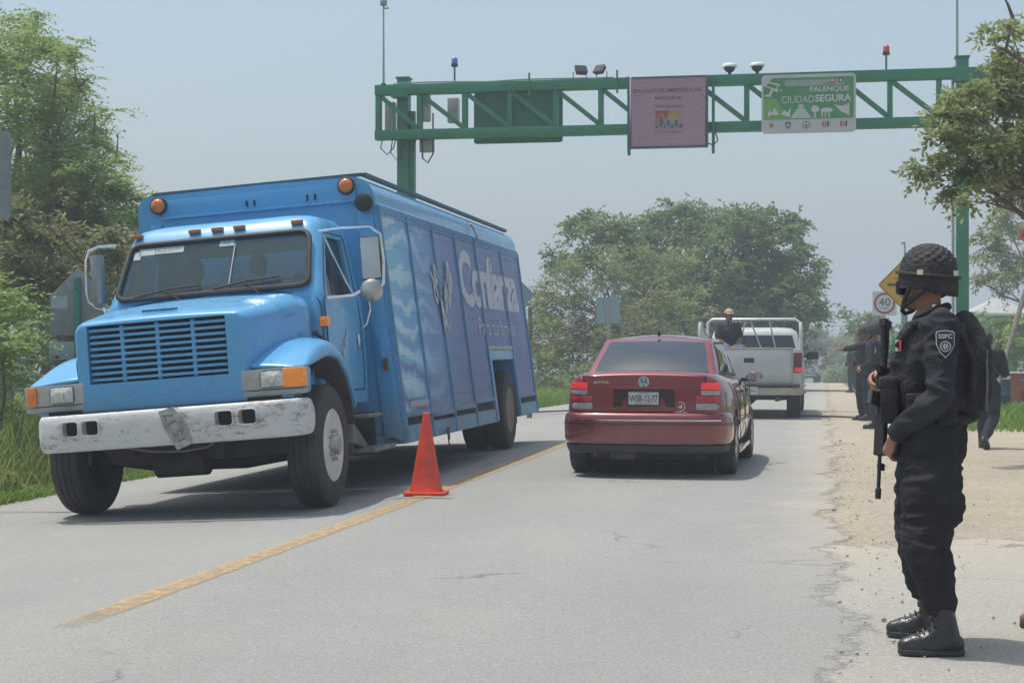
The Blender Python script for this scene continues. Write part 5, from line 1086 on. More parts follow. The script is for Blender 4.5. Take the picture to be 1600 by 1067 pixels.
# dust film low on the paint
nt=M_red.node_tree; b=nt.nodes['Principled BSDF']; L=nt.links.new; v,xyz=coords(nt); src=b.inputs['Base Color'].links[0].from_socket
du=mth(nt,'MULTIPLY',mapr(nt,xyz[2],.75,.25),nz(nt,v,4,5),True); L(mixc(nt,mth(nt,'MULTIPLY',du,.8,True),src,(.30,.22,.17)),b.inputs['Base Color'])
M_tint=mat('tinted_glass',(.012,.014,.018),.05,var=.1,spec=.9)
M_redl=mat('lens_red',(.42,.012,.012),.12,coat=.6,var=.15,vscale=40); M_redlit=mat('lens_red_lit',(.55,.015,.02),.2,coat=.5,emit=((1,.04,.06),.22),bump=.4,bscale=60); M_clr=mat('lens_clear',(.36,.32,.32),.15,coat=.5,var=.2,vscale=50)
M_trim=mat('dark_trim',(.035,.036,.038),.6,var=.15)
M_alloy=mat('alloy',(.42,.43,.43),.3,.8,var=.1)
def car_wheel(x,y,s,R,w,par,name='wheel',steel=False):
    wl=MB().lathe((x,y,R),(s,0,0),tyre_prof(R,w),40,caps=False).build(name,M_rubber,par,smooth=32)
    r=MB().lathe((x,y,R),(s,0,0),[(w*.47,R*.66),(w*.5,R*.64),(w*.42,R*.60),(w*.25,R*.5),(w*.34,R*.2),(w*.38,R*.1),(w*.38,R*.02)],32)
    if not steel:
        for i in range(7):
            a=2*math.pi*i/7; d=Vector((0,math.cos(a),math.sin(a))); n_=Vector((0,-math.sin(a),math.cos(a))); p=Vector((x+s*w*.40,y,R))
            r.prism([p+d*R*.12+n_*.03,p+d*R*.6+n_*.022,p+d*R*.6-n_*.022,p+d*R*.12-n_*.03],(s*.02,0,0))
    r.build('rim',M_alloy if not steel else M_rim,wl,smooth=35); return wl
def sedan(label,loc,rz,paint):
    t=thing('sedan_car',label,'car',loc,rz)
    ST=[(.105,.66,.40,.93,1.01),(.125,.72,.36,.955,1.042),(.18,.765,.33,.97,1.066),(.34,.815,.26,.975,1.078),(.7,.86,.22,.965,1.07),(1.4,.868,.20,.945,1.03),(2.4,.868,.20,.925,1.0),(3.1,.862,.20,.90,.98),(3.6,.85,.22,.83,.915),(4.1,.80,.25,.72,.80),(4.30,.70,.32,.62,.70),(4.36,.60,.40,.58,.62)]
    rings=[]
    for y,w,zb,zs,zd in ST: rings.append(symring([(0,zb),(w*.7,zb),(w*.95,zb+.03),(w,zb+.22),(w*1.005,(zb+zs)*.5+.1),(w*.985,zs-.06),(w*.93,zs+.01),(w*.84,zd-.012),(w*.5,zd+.004),(0,zd+.012)],y))
    cuts=[MB().lathe((sx_*.62,y,.315),(sx_,0,0),[(0,.365),(.5,.365)],32) for y in (.95,3.46) for sx_ in (-1,1)]
    body=MB().loft(rings).build('body',paint,t,sub=2,cuts=cuts,smooth=38)
    MB().box(-.6,.6,.3,4.0,.17,.5).build('underbody',MF,t,bevel=.05)
    for y in (.95,3.46): MB().cyl((-.84,y,.33),(.84,y,.33),.36,n=24).build('wheel_well',M_dark,t) if False else MB().tube([(-.62,y,.33),(.62,y,.33)],.358,24).build('wheel_well',M_dark,t)
    # greenhouse
    rb=(.685,.66,1.035); rt=(.565,1.32,1.40); ft=(.57,2.35,1.41); fb=(.71,3.18,.965)
    mx=lambda p:(-p[0],p[1],p[2])
    pr=patch(mx(rb),rb,mx(rt),rt,.055,(0,-1,.9)); pt=patch(mx(rt),rt,mx(ft),ft,.055,(0,0,1)); pf=patch(fb,mx(fb),ft,mx(ft),.06,(0,1,.9))
    psr=patch(rb,fb,rt,ft,.035,(1,0,.25)); psl=patch(mx(fb),mx(rb),mx(ft),mx(rt),.035,(-1,0,.25))
    g=MB()
    for q in (pr,pt,pf,psr,psl): g.grid(q,12,8)
    g.build('greenhouse',paint,t,bevel=.045,smooth=50,seg=4)
    MB().grid(patch(mx(rb),rb,mx(rt),rt,.055,(0,-1,.9),.06,.94,.06,.90,.007),14,8).build('rear_window',mat('rear_glass',(.03,.045,.065),.10,var=.05,spec=.55),t,smooth=60,solid=.004)
    MB().grid(patch(fb,mx(fb),ft,mx(ft),.06,(0,1,.9),.06,.94,.05,.93,.006),14,8).build('windshield',M_tint,t,smooth=60)
    for a,b_ in (((rb,fb,rt,ft),1),((mx(rb),mx(fb),mx(rt),mx(ft)),-1)):
        for u0,u1 in ((.13,.475),(.505,.90)):
            MB().grid(patch(*a,.035,(b_,0,.25),u0,u1,.10,.86,.007),8,6).build('side_window',M_tint,t,smooth=60)
        MB().grid(patch(*a,.035,(b_,0,.25),.10,.92,.03,.08,.010),16,1).build('window_trim',M_black,t,smooth=60,solid=.006)
        MB().grid(patch(*a,.035,(b_,0,.25),.10,.92,.875,.93,.008),16,1).build('window_trim',M_black,t,smooth=60,solid=.006)
    def w_at(y): return float(np.interp(y,[s_[0] for s_ in ST],[s_[1] for s_ in ST]))
    # door seams and handles, side molding
    for s in (-1,1):
        g=MB()
        for y,z0,z1 in ((1.42,.30,.98),(2.18,.27,.97),(3.0,.30,.93)): g.tube([(s*(w_at(y)*1.004+.001-(.012 if z>.9 else 0)),y+(.12*(.5-z) if y<2 else 0),z) for z in (z0,.5,.7,.9,z1)],.004,4)
        g.build('door_seam',M_dark,t)
        MB().box(min(s*.868,s*.884),max(s*.868,s*.884),1.25,3.05,.50,.55).build('side_moulding',paint,t,bevel=.006)
        for y in (1.62,2.35): MB().box(min(s*.862,s*.896),max(s*.862,s*.896),y,y+.19,.83,.865).build('door_handle',paint,t,bevel=.012)
        m_=MB().loft([[(s*(.80+.02),2.78,.985),(s*.9,2.77,1.0),(s*.9,2.80,1.03),(s*.80,2.82,1.03)]]+[[(s*x,2.73+d-.05,.965),(s*x,2.73+d+.05,.975),(s*x,2.73+d+.04,1.10),(s*x,2.73+d-.05,1.095)] for x,d in ((.86,.0),(.98,-.01),(1.04,.0))]) if False else MB().ball((s*.935,2.76,.985),(.095,.05,.06),16)
        mr=m_.build('mirror',paint,t,smooth=60); MB().box(min(s*.78,s*.9),max(s*.78,s*.9),2.73,2.8,.93,.97).build('mirror_arm',M_black,mr,bevel=.01)
        MB().plate([(x,z) for x,z in rrect(.15,.092,.03)],(s*.935,2.716,.985),(1,0,0),(0,0,1),.006).build('mirror_glass',mat('mirror_face',(.35,.38,.42),.06,.9),mr)
        MB().box(min(s*.80,s*.87),max(s*.80,s*.87),1.38,3.0,.185,.25).build('sill',paint,t,bevel=.02)
    # rear bumper
    path=[(-.862,.58),(-.852,.42),(-.825,.25),(-.765,.12),(-.64,.055),(-.35,.018),(0,.008),(.35,.018),(.64,.055),(.765,.12),(.825,.25),(.852,.42),(.862,.58)]
    MB().sweep(path,[(-.10,.665),(-.04,.668),(-.006,.648),(.012,.61),(.018,.56),(.018,.50),(.016,.42),(.006,.335),(-.10,.33)]).build('rear_bumper',paint,t,sub=1,smooth=40)
    MB().sweep(path[1:-1],[(-.14,.335),(-.006,.335),(-.010,.32),(-.016,.29),(-.03,.262),(-.07,.25),(-.14,.25)]).build('lower_valance',M_trim,t,smooth=50)
    MB().sweep([p for p in path if abs(p[0])<.82 or p[1]<.12],[(.008,.596),(.023,.594),(.023,.581),(.008,.579)]).build('chrome_strip',M_chrome,t)
    MB().sweep(path,[(.0,.553),(.0195,.553),(.0195,.549),(.0,.549)]).build('bumper_seam',M_dark,t)
    # trunk lid
    fy=.112
    tl=MB()
    tl.grid(lambda u,w_:((u-.5)*(1.06+.18*w_),fy-.008-.018*math.sin(math.pi*u)+.012*w_*w_,.675+w_*.355),16,8); 
    tl.build('trunk_lid',paint,t,smooth=60,solid=.012)
    o=[(-.53,.672),(.53,.672),(.545,.70),(.62,.99),(.62,1.03)]; gs=MB(); gs.tube([(-.625,fy+.0,1.035),(-.62,fy-.003,1.0),(-.545,fy-.006,.70),(-.53,fy-.012,.676),(0,fy-.03,.670),(.53,fy-.012,.676),(.545,fy-.006,.70),(.62,fy-.003,1.0),(.625,fy,1.035)],.006,5); gs.build('lid_seam',M_dark,t)
    MB().box(-.31,.31,fy-.034,fy-.0,.715,.905).build('plate_recess_shade',mat('recess_shade_'+paint.name,(.035,.004,.005) if paint is M_red else (.1,.1,.1),.6),t,bevel=.01)  # slab in a darkened copy of the paint, recess shade put into colour
    MB().box(-.33,.33,fy-.050,fy-.01,.893,.925).build('grab_handle',paint,t,bevel=.012)
    p=MB().box(-.165,.165,fy-.046,fy-.0355,.725,.885).build('plate_frame',M_black,t,bevel=.004)
    pl=MB().box(-.152,.152,fy-.050,fy-.0465,.742,.868).build('number_plate',mat('plate_white',(.50,.51,.49),.5,var=.04),p)
    k=MB(); k.text('WSB-12-77',(-.142,fy-.0515,.770),(1,0,0),(0,0,1),.284,.068,.001,bold=.01); k.text('CHIAPAS',(-.05,fy-.0515,.852),(1,0,0),(0,0,1),.10,.011,.001); k.text('TRANSP. PRIVADO',(-.09,fy-.0515,.748),(1,0,0),(0,0,1),.18,.012,.001); k.build('lettering',mat('plate_letters',(.05,.06,.07),.6),pl)
    # emblem
    e=MB(); cz=.972; ey_=fy-.030; e.cyl((0,ey_,cz),(0,ey_-.008,cz),.052,n=32); eb=e.build('emblem',mat('emblem_blue',(.03,.09,.25),.3,coat=.5),t)
    r=MB(); ring(r,0,cz,.046,.055,ey_-.0085,.004,0,32)
    def bar(x0,z0,x1,z1,w_=.0045):
        a=Vector((x0,0,z0)); c=Vector((x1,0,z1)); d=(c-a).normalized(); n_=Vector((-d.z,0,d.x))*w_; r.prism([a+n_+Vector((0,ey_-.0085,cz)),c+n_+Vector((0,ey_-.0085,cz)),c-n_+Vector((0,ey_-.0085,cz)),a-n_+Vector((0,ey_-.0085,cz))],(0,-.003,0))
    for s in (-1,1): bar(s*.018,.045,0,.004); bar(s*.041,.022,s*.018,-.042); bar(s*.018,-.042,0,-.004)
    r.build('emblem_mark',M_chrome,eb)
    k=MB(); k.text('JETTA',(-.515,fy-.030,.945),(1,0,0),(0,0,1),.165,.032,.003,bold=.03); k.build('lettering',M_chrome,t)
    d=MB(); ring(d,.37,.725,.040,.046,fy-.026,.003,0,24); d.text('d',(.345,fy-.028,.71),(1,0,0),(0,0,1),.04,.03,.002,bold=.03); d.box(.31,.44,fy-.029,fy-.026,.668,.672); d.build('dealer_badge',M_chrome,t)
    # tail lights
    for s in (-1,1):
        pp=[(.525,.100),(.575,.100),(.63,.104),(.68,.116),(.715,.145),(.742,.19)]
        pt_=[(s*x,y) for x,y in pp]
        if s<0: pt_=pt_[::-1]
        for j,(z0,z1,mt_) in enumerate(((.892,.965,M_redlit),(.838,.888,M_clr),(.765,.834,M_redl),(.69,.761,M_clr))):
            def sec(z0,z1): return [(-.02,z0),(.016,z0+.003),(.02,(z0+z1)/2),(.014,z1-.003),(-.02,z1)]
            tt=pt_ if j>1 else (pt_[1:] if s>0 else pt_[:-1]) 
            if j==0: l_=MB().sweep(tt,sec(z0,z1)).build('tail_light',mt_,t,smooth=50); top=l_
            else: MB().sweep(tt,sec(z0,z1)).build('lens',mt_,top,smooth=50)
    MB().box(-.16,.16,.735,.75,1.072,1.09).build('high_brake_light',M_redlit,t)
    MB().loft([[(-.015,1.36,1.44),(.015,1.36,1.44),(.015,1.44,1.45),(-.015,1.44,1.45)],[(-.008,1.36,1.50),(.008,1.36,1.50),(.008,1.40,1.50),(-.008,1.40,1.50)]]).build('antenna',M_black,t,bevel=.004)
    mu=MB(); mu.tube([(-.35,.25,.26),(-.1,.25,.26)],.085,14); mu.tube([(-.5,.10,.24),(-.42,.3,.26)],.025,10); mu.build('exhaust',mat('dusty_exhaust',(.13,.11,.09),.8,.2,var=.3),t)
    for y in (.95,3.46):
        for s in (-1,1): car_wheel(s*.765,y,s,.315,.20,t)
    return t
CAR=sedan('dark red sedan with lit brake lights seen from behind in the right lane',(-1.80,16.62,.007),R_(-1.2),M_red)
# ---------------------------------------------------------------- pickup
M_pw=mat('pickup_white',(.46,.48,.48),.35,var=.05,coat=.4)
nt=M_pw.node_tree; b=nt.nodes['Principled BSDF']; L=nt.links.new; v,xyz=coords(nt); src=b.inputs['Base Color'].links[0].from_socket
L(mixc(nt,mth(nt,'MULTIPLY',mapr(nt,xyz[2],.85,.45),.75,True),src,(.42,.37,.27)),b.inputs['Base Color'])
def pickup(label,loc,rz):
    t=thing('pickup_truck',label,'pickup',loc,rz)
    hw=.96
    # bed: tailgate, sides, floor
    MB().box(-.80,.80,.06,.12,.62,1.30).build('tailgate',M_pw,t,bevel=.02)
    tg=MB().box(-.77,.77,.045,.062,.66,1.26).build('tailgate_panel',M_pw,t,bevel=.012)
    MB().box(-.80,.80,.05,.14,1.30,1.325).build('tailgate_cap',mat('cream_cap',(.50,.42,.30),.5),t,bevel=.008)
    MB().plate([(x,z) for x,z in rrect(.19,.085,.02)],(0,.044,1.09),(1,0,0),(0,0,1),.006).build('tailgate_handle',M_black,t,bevel=.002)
    cutb=[MB().lathe((s*.6,1.05,.40),(s,0,0),[(0,.46),(.6,.46)],28) for s in (-1,1)]
    for s in (-1,1):
        sd=MB().loft([symring([(0,.0),(0,.0)],0)] ) if False else MB().loft([[(s*x,y,z) for x,z in ((.80,.55),(.92,.50),(hw,.58),(hw+.015,.9),(hw,1.12),(hw-.02,1.30),(.80,1.31))] for y in (.05,.10,2.15)])
        sd.build('bed_side',M_pw,t,cuts=[cutb[0 if s<0 else 1]],smooth=40,bevel=.01)
        tl=MB().box(min(s*.815,s*.972),max(s*.815,s*.972),.03,.10,.86,1.23).build('tail_light',mat('lens_dark_red',(.13,.008,.008),.2,coat=.4),t,bevel=.01)
        MB().box(min(s*.845,s*.975),max(s*.845,s*.975),.018,.10,.88,.955).build('lens',M_redlit,tl,bevel=.008)
        car_wheel(s*.80,1.05,s,.40,.25,t,steel=True); car_wheel(s*.80,4.35,s,.40,.25,t,steel=True)
        m_=MB().box(min(s*1.0,s*1.24),max(s*1.0,s*1.24),3.55,3.66,1.08,1.25).build('mirror',M_black,t,bevel=.03); MB().box(min(s*.93,s*1.02),max(s*.93,s*1.02),3.58,3.62,1.12,1.18).build('mirror_arm',M_black,m_)
        MB().box(min(s*.90,s*1.0),max(s*.90,s*1.0),2.3,3.4,.42,.46).build('step_bar',M_steel,t,bevel=.01)
    MB().box(-.80,.80,.12,2.15,.60,.66).build('bed_floor',M_trim,t)
    # rear bumper
    bm_=MB().sweep([(-.97,.35),(-.965,.10),(-.90,-.02),(-.5,-.06),(0,-.06),(.5,-.06),(.90,-.02),(.965,.10),(.97,.35)],[(-.05,.44),(.02,.44),(.035,.50),(.03,.60),(-.05,.60)]).build('rear_bumper',mat('dusty_bumper',(.42,.38,.29),.5,.1,var=.12),t,sub=1)
    MB().sweep([(-.93,.0),(-.5,-.06),(0,-.06),(.5,-.06),(.93,.0)],[(-.03,.605),(.04,.605),(.04,.64),(-.03,.64)]).build('bumper_pad',M_trim,bm_)
    pl=MB().box(-.17,.17,-.108,-.098,.46,.60).build('number_plate',mat('plate_white',(.50,.51,.49),.5),bm_); MB().text('DB-04-1',(-.13,-.1085,.50),(1,0,0),(0,0,1),.26,.06,.001).build('lettering',mat('plate_letters',(.05,.06,.07),.6),pl)
    MB().box(-.7,.7,.2,4.9,.35,.5).box(-.5,-.1,.0,.4,.28,.42).build('chassis',MF,t,bevel=.02)
    MB().tube([(.5,.0,.36),(.62,.4,.38),(.6,1.0,.4)],.035,10).build('exhaust',mat('dusty_exhaust',(.13,.11,.09),.8,.2,var=.3),t)
    MB().tube([(-.8,1.05,.40),(-.1,1.05,.38),(0,1.05,.38),(.1,1.05,.38),(.8,1.05,.40)],[.05,.05,.15,.05,.05],10).build('rear_axle',MF,t)
    # cab
    lv2=[(.96,2.20,3.75,.08,.50),(.97,2.18,3.80,.08,.9),(.955,2.18,3.80,.08,1.16),(.93,2.19,3.74,.08,1.20),(.84,2.30,3.25,.10,1.58),(.80,2.34,3.18,.12,1.66),(.70,2.42,3.08,.14,1.715),(.5,2.55,2.95,.14,1.73)]
    MB().loft([plan(*a) for a in lv2]).build('cab',M_pw,t,smooth=38)
    MB().plate([(-.80,1.23),(.80,1.23),(.755,1.58),(-.755,1.58)],(0,2.175,0),(1,0,0),(0,.0,1),.004).build('rear_window',M_tint,t) if False else MB().loft([[(-.82,2.185,1.23),(.82,2.185,1.23),(.74,2.285,1.57),(-.74,2.285,1.57)],[(-.82,2.21,1.23),(.82,2.21,1.23),(.74,2.31,1.57),(-.74,2.31,1.57)]]).build('rear_window',M_tint,t)
    MB().box(-.79,.79,2.172,2.19,1.21,1.235).build('window_trim',M_black,t)
    for s in (-1,1): MB().prism([(s*.925,2.42,1.23),(s*.925,3.55,1.23),(s*.85,3.2,1.55),(s*.85,2.45,1.55)],(s*.012,0,0)).build('side_window',M_tint,t)
    MB().loft([[(-w,y,.5),(w,y,.5),(w,y,z),(-w*.9,y,z+.0),(w*.0,y,z+.03)][:4] for y,w,z in ((3.8,.95,1.12),(4.9,.93,1.02),(5.15,.88,.95))],).build('hood',M_pw,t,bevel=.03)
    # rack
    rk=MB(); R0=.032
    rk.tube([(-.90,2.02,1.30),(-.90,2.02,1.82),(-.82,2.02,1.88),(.80,2.02,1.88),(.90,2.02,1.82),(.92,2.02,1.30)],R0,8)
    for x0,x1 in ((-.16,-.30),(-.07,.14),(.30,.42),(-.42,-.56)): rk.tube([(x0,2.02,1.87),(x1,2.02,1.30)],.018,6)
    for s in (-1,1):
        rk.tube([(s*.93,.50,1.30),(s*.945,.46,1.62),(s*.94,.50,1.78),(s*.93,.8,1.72),(s*.92,1.4,1.60),(s*.91,2.0,1.58)],R0,8)
        rk.tube([(s*.93,.55,1.48),(s*.91,2.0,1.44)],.018,6)
        for y in (.9,1.3,1.7): rk.tube([(s*.93,y,1.30),(s*.93,y,1.66)],.016,6)
    rk.build('cargo_rack',mat('rack_white',(.62,.63,.62),.35,.2,var=.05),t,smooth=60)
    return t
pk=at(1170,560,30.9)
PICK=pickup('white pickup with a pipe rack and a seated passenger, ahead of the red sedan',(pk.x,pk.y,.007),R_(-.3))
# distant second pickup: a copy without rack clutter
far=copy_tree(PICK,None,skip=('lettering',)); pf=at(1262,598,118); far.location=(pf.x,pf.y,gz(pf.x,pf.y)+.03); far.rotation_euler=(0,0,R_(1.5)); far['label']='small distant white pickup with people in its bed at the road crest'
# silver parked car behind the front officer
M_sil=mat('silver_paint',(.33,.36,.38),.3,.5,var=.05,coat=.8)
pc=at(1452,600,38); sil=copy_tree(CAR,None,skip=('lettering','emblem','dealer_badge','number_plate'))
sil.location=(pc.x,pc.y,0); sil.rotation_euler=(0,0,R_(4)); sil['label']='silver car parked on the shoulder, almost hidden behind the foreground officer'
M_lr2=mat('lens_red_off',(.35,.02,.02),.2)
def reskin(o):
    if o.type=='MESH' and any(m_ in (M_red,M_redlit) for m_ in o.data.materials):
        o.data=o.data.copy()
        for i,m_ in enumerate(o.data.materials):
            if m_ is M_red: o.data.materials[i]=M_sil
            if m_ is M_redlit: o.data.materials[i]=M_lr2
    for c_ in kids(o): reskin(c_)
reskin(sil)
# ---------------------------------------------------------------- people
def Vv(*a): return Vector(a)
def hand(mb,w,f,up,size=1.0,curl=1.0,side=1,n=8):
    """hand rooted at wrist w; f = direction of fingers, up = back-of-hand normal; curl bends towards -up"""
    f=f.normalized(); up=(up-f*up.dot(f)).normalized(); s=f.cross(up)*side
    w=Vector(w); k=size
    mb.chain([w,w+f*.045*k,w+f*.085*k],[.024*k,.027*k,.026*k],n)
    mb.ball(w+f*.055*k,(.036*k,.036*k,.02*k),n,rot=Matrix((s,f,up)).transposed())
    for i,(o,L_) in enumerate(((-.029,.072),(-.010,.080),(.010,.075),(.028,.060))):
        p=w+f*.090*k+s*o*k; a=.25*curl; q=p; seg=(L_*.45,L_*.32,L_*.27); pts=[p-f*.03*k,p]
        for L2 in seg:
            a+=.50*curl; d=f*math.cos(a)-up*math.sin(a); q=q+d*L2*k; pts.append(q)
        mb.chain(pts,[.0105*k,.0100*k,.0092*k,.0084*k,.0074*k],n)
    p=w+f*.035*k-s*.030*k-up*.006*k; d=(f*.65-s*.55-up*.35*curl).normalized(); q=p+d*.045*k; d2=(f*.9-s*.1-up*.55*curl).normalized()
    mb.chain([p,q,q+d2*.032*k],[.0135*k,.0115*k,.009*k],n)
def head(mb,c,yaw,pitch=0,k=1.0,n=18):
    """head centre c (at ear height); face toward +y rotated by yaw"""
    R3=Matrix.Rotation(yaw,3,'Z')@Matrix.Rotation(pitch,3,'X'); c=Vector(c)
    def P(x,y,z): return c+R3@(Vector((x,y,z))*k)
    mb.ball(P(0,-.008,.03),(.076*k,.095*k,.098*k),n,rot=R3); mb.ball(P(0,.03,-.045),(.055*k,.062*k,.07*k),n,rot=R3)
    mb.rcone(P(0,.085,.012),.011*k,P(0,.108,-.022),.0155*k,8); mb.ball(P(0,.078,-.095),(.026*k,.02*k,.02*k),8,rot=R3)
    mb.chain([P(-.022,.088,-.055),P(.022,.088,-.055)],[.010*k,.010*k],8); mb.chain([P(-.045,.078,.035),P(0,.088,.035),P(.045,.078,.035)],[.012*k,.011*k,.012*k],8)
    for s in (-1,1): mb.ball(P(s*.077,-.012,-.008),(.012*k,.02*k,.032*k),8,rot=R3)
    return P
def person(label,loc,rz,J,uni,boots,v=.012,skin=None,hat=None,group=None,k=1.0,hair=True,top='shirt',shirt=None,pants=None,bare=False,extra=None,seated=False,long=True,fingers=True,wrk=None,cat='person',bag=(.13,.118,.102,.086,.082,.068),ex_shirt=(),ex_pants=()):
    skin=skin or M_skin; loc=Vector(loc)-(Vector((0,0,min(J['lan'][2],J['ran'][2])-.086))*k if J['pelvis'][2]>.5 else Vector((0,0,0)))
    t=thing('person',label,cat,loc,rz,group); n=10 if v>.01 else 14
    g=lambda q:Vector(J[q])*k
    b_=MB()
    pel,ch,nk,hd=g('pelvis'),g('chest'),g('neck'),g('head')
    b_.chain([pel,pel.lerp(ch,.5),ch],[.115*k,.11*k,.125*k],n); b_.rcone(g('lsh'),.055*k,g('rsh'),.055*k,n)
    b_.chain([ch,nk,hd],[.10*k,.054*k,.056*k],n)
    for s in 'lr':
        b_.chain([g(s+'sh'),g(s+'el'),g(s+'wr')],[.056*k,.042*k,.028*k],n); b_.rcone(ch,.09*k,g(s+'sh'),.055*k,n)
        b_.chain([pel,g(s+'hip'),g(s+'kn'),g(s+'an')],[.10*k,.085*k,.055*k,.038*k],n); b_.chain([g(s+'an'),g(s+'an').lerp(g(s+'toe'),.45)],[.036*k,.026*k],n)
        f=(J.get(s+'hf') and Vector(J[s+'hf'])) or (g(s+'wr')-g(s+'el')); up=Vector(J.get(s+'hu',(1 if s=='r' else -1,0,0)))
        hand(b_,g(s+'wr'),f,up,k*1.0,J.get('curl',1.0),1 if s=='r' else -1,8)
    P=head(b_,hd,J.get('yaw',0),J.get('pitch',0),k,n+4)
    body=b_.build('body',skin,t,remesh=v*.62 if v<.01 else v*.8,smit=3,smooth=180,weld=False)
    # eyes
    e=MB(); R3=Matrix.Rotation(J.get('yaw',0),3,'Z')@Matrix.Rotation(J.get('pitch',0),3,'X')
    for s in (-1,1): e.ball(P(s*.031,.081,.012),.010*k,8)
    e.build('eyes',mat('eye_dark',(.02,.015,.012),.2),body)
    # shirt
    s_=MB(); s_.chain([pel+Vv(0,0,.0),pel.lerp(ch,.5),ch],[.150*k,.143*k,.150*k],n)
    sw=(g('rsh')-g('lsh'))*.5; s_.rcone(pel-sw*.28,.125*k,pel+sw*.28,.125*k,n); s_.rcone(ch-sw*.45,.125*k,ch+sw*.45,.125*k,n)
    s_.rcone(pel.lerp(ch,.5)-sw*.35,.12*k,pel.lerp(ch,.5)+sw*.35,.12*k,n)
    s_.chain([ch,nk-Vv(0,0,.055*k)],[.11*k,.062*k],n)
    for a_ in ex_shirt: s_.ball(*a_)
    for s in 'lr':
        s_.chain([ch.lerp(g(s+'sh'),.4)+Vv(0,0,.03*k),g(s+'sh')],[.10*k,.076*k],n)
        if bare: s_.rcone(g(s+'sh'),.078*k,g(s+'sh').lerp(g(s+'el'),.75),.062*k,n)
        else: s_.chain([g(s+'sh'),g(s+'sh').lerp(g(s+'el'),.5),g(s+'el'),g(s+'el').lerp(g(s+'wr'),.5),g(s+'el').lerp(g(s+'wr'),.93)],[.078*k,.070*k,.062*k,.056*k,.045*k],n)
    wr=wrk or ([(7,.012,1),(16,.006,1)] if v>.008 else [(5.5,.012,1),(9,.013,2.2),(24,.0035,1)])
    s_.build('shirt',shirt or uni,t,remesh=v,smit=3,smooth=180,wr=wr,weld=False)
    p_=MB()
    for a_ in ex_pants: p_.ball(*a_)
    p_.rcone(pel-sw*.30-Vv(0,0,.02),.135*k,pel+sw*.30-Vv(0,0,.02),.135*k,n)
    for s in 'lr':
        a,c,d=g(s+'hip'),g(s+'kn'),g(s+'an'); lw=.07
        p_.chain([pel.lerp(a,.7),a,a.lerp(c,.5),c,c.lerp(d,.4),c.lerp(d,.80 if long else .62)],[q_*k for q_ in bag],n)
        if long is True: p_.rcone(c.lerp(d,.8),.068*k,c.lerp(d,.97),.060*k,n)
    p_.build('trousers',pants or uni,t,remesh=v,smit=3,smooth=180,wr=wr,weld=False)
    for s in 'lr':
        a,o=g(s+'an'),g(s+'toe'); bt=MB(); d=(o-a); d.z=0; d.normalize(); sd=d.cross(Vv(0,0,1)); fl=J.get(s+'tilt',0)
        zz=Vv(0,0,a.z-.085*k)+Vv(a.x,a.y,0)
        RR=Matrix.Rotation(fl,3,sd) if fl else Matrix.Identity(3)
        def Q(f,u,w_=0): return Vector((a.x,a.y,a.z))+RR@(d*f*k+sd*w_*k+Vv(0,0,(u-.085)*k))
        g_=J.get(s+'knh'); up_=(g(s+'kn')-a).normalized()
        bt.chain([a+up_*.24*k,a+up_*.08*k,Q(-.01,.06)],[.068*k,.055*k,.05*k],n); bt.chain([Q(-.035,.045),Q(.05,.05),Q(.13,.043),Q(.175,.036)],[.042*k,.046*k,.045*k,.034*k],n); bt.rcone(Q(.13,.035,-.012),.036*k,Q(.13,.035,.012),.036*k,n); bt.rcone(Q(.05,.075),.043*k,Q(.10,.05),.043*k,n)
        bo=bt.build('boot',boots,t,remesh=min(v,.009),smit=2,smooth=180,weld=False)
        sl=MB(); o2=[]
        for f_,w_ in ((-.078,.0),(-.07,.027),(-.02,.037),(.05,.036),(.11,.050),(.16,.045),(.198,.024),(.207,0)): o2.append((f_,w_))
        o2=o2+[(f_,-w_) for f_,w_ in o2[::-1][1:-1]]
        sl.loft([[Q(f_,h_,w_) for f_,w_ in o2] for h_ in (-.0,.024)]); sl.build('sole',M_rubber,bo,bevel=.004,seg=1)
        if v<.01:
            lc=MB()
            for i in range(9):
                q=Q(.115-i*.017,.088+i*.014 if i<4 else .13+(i-3)*.026) if False else (Q(.12-i*.022,.086+i*.012) if i<4 else a+up_*(.03+(i-3)*.035)*k+d*(.050+.0022*(i-3))*k)
                lc.tube([q+sd*.026*k-Vv(0,0,.006),q+Vv(0,0,.008)+d*.004,q-sd*.026*k-Vv(0,0,.006)],.0042*k,5)
            lc.build('laces',M_black,bo)
    if hat=='helmet': helmet(t,P,R3,k,v)
    elif hat: cap(t,P,R3,k,hat)
    if hat!='helmet' and hair:
        h_=MB(); h_.ball(P(0,-.018,.045),(.083*k,.100*k,.092*k),16,rot=R3); h_.ball(P(0,-.05,-.0),(.076*k,.062*k,.075*k),14,rot=R3); h_.build('hair',M_hair,t,remesh=.012,smit=1,smooth=180,weld=False)
    return t,body,g,P,R3
M_hel=mat('helmet_cover',(.028,.027,.029),.75,var=.35,vscale=30,bump=.5,bscale=60)
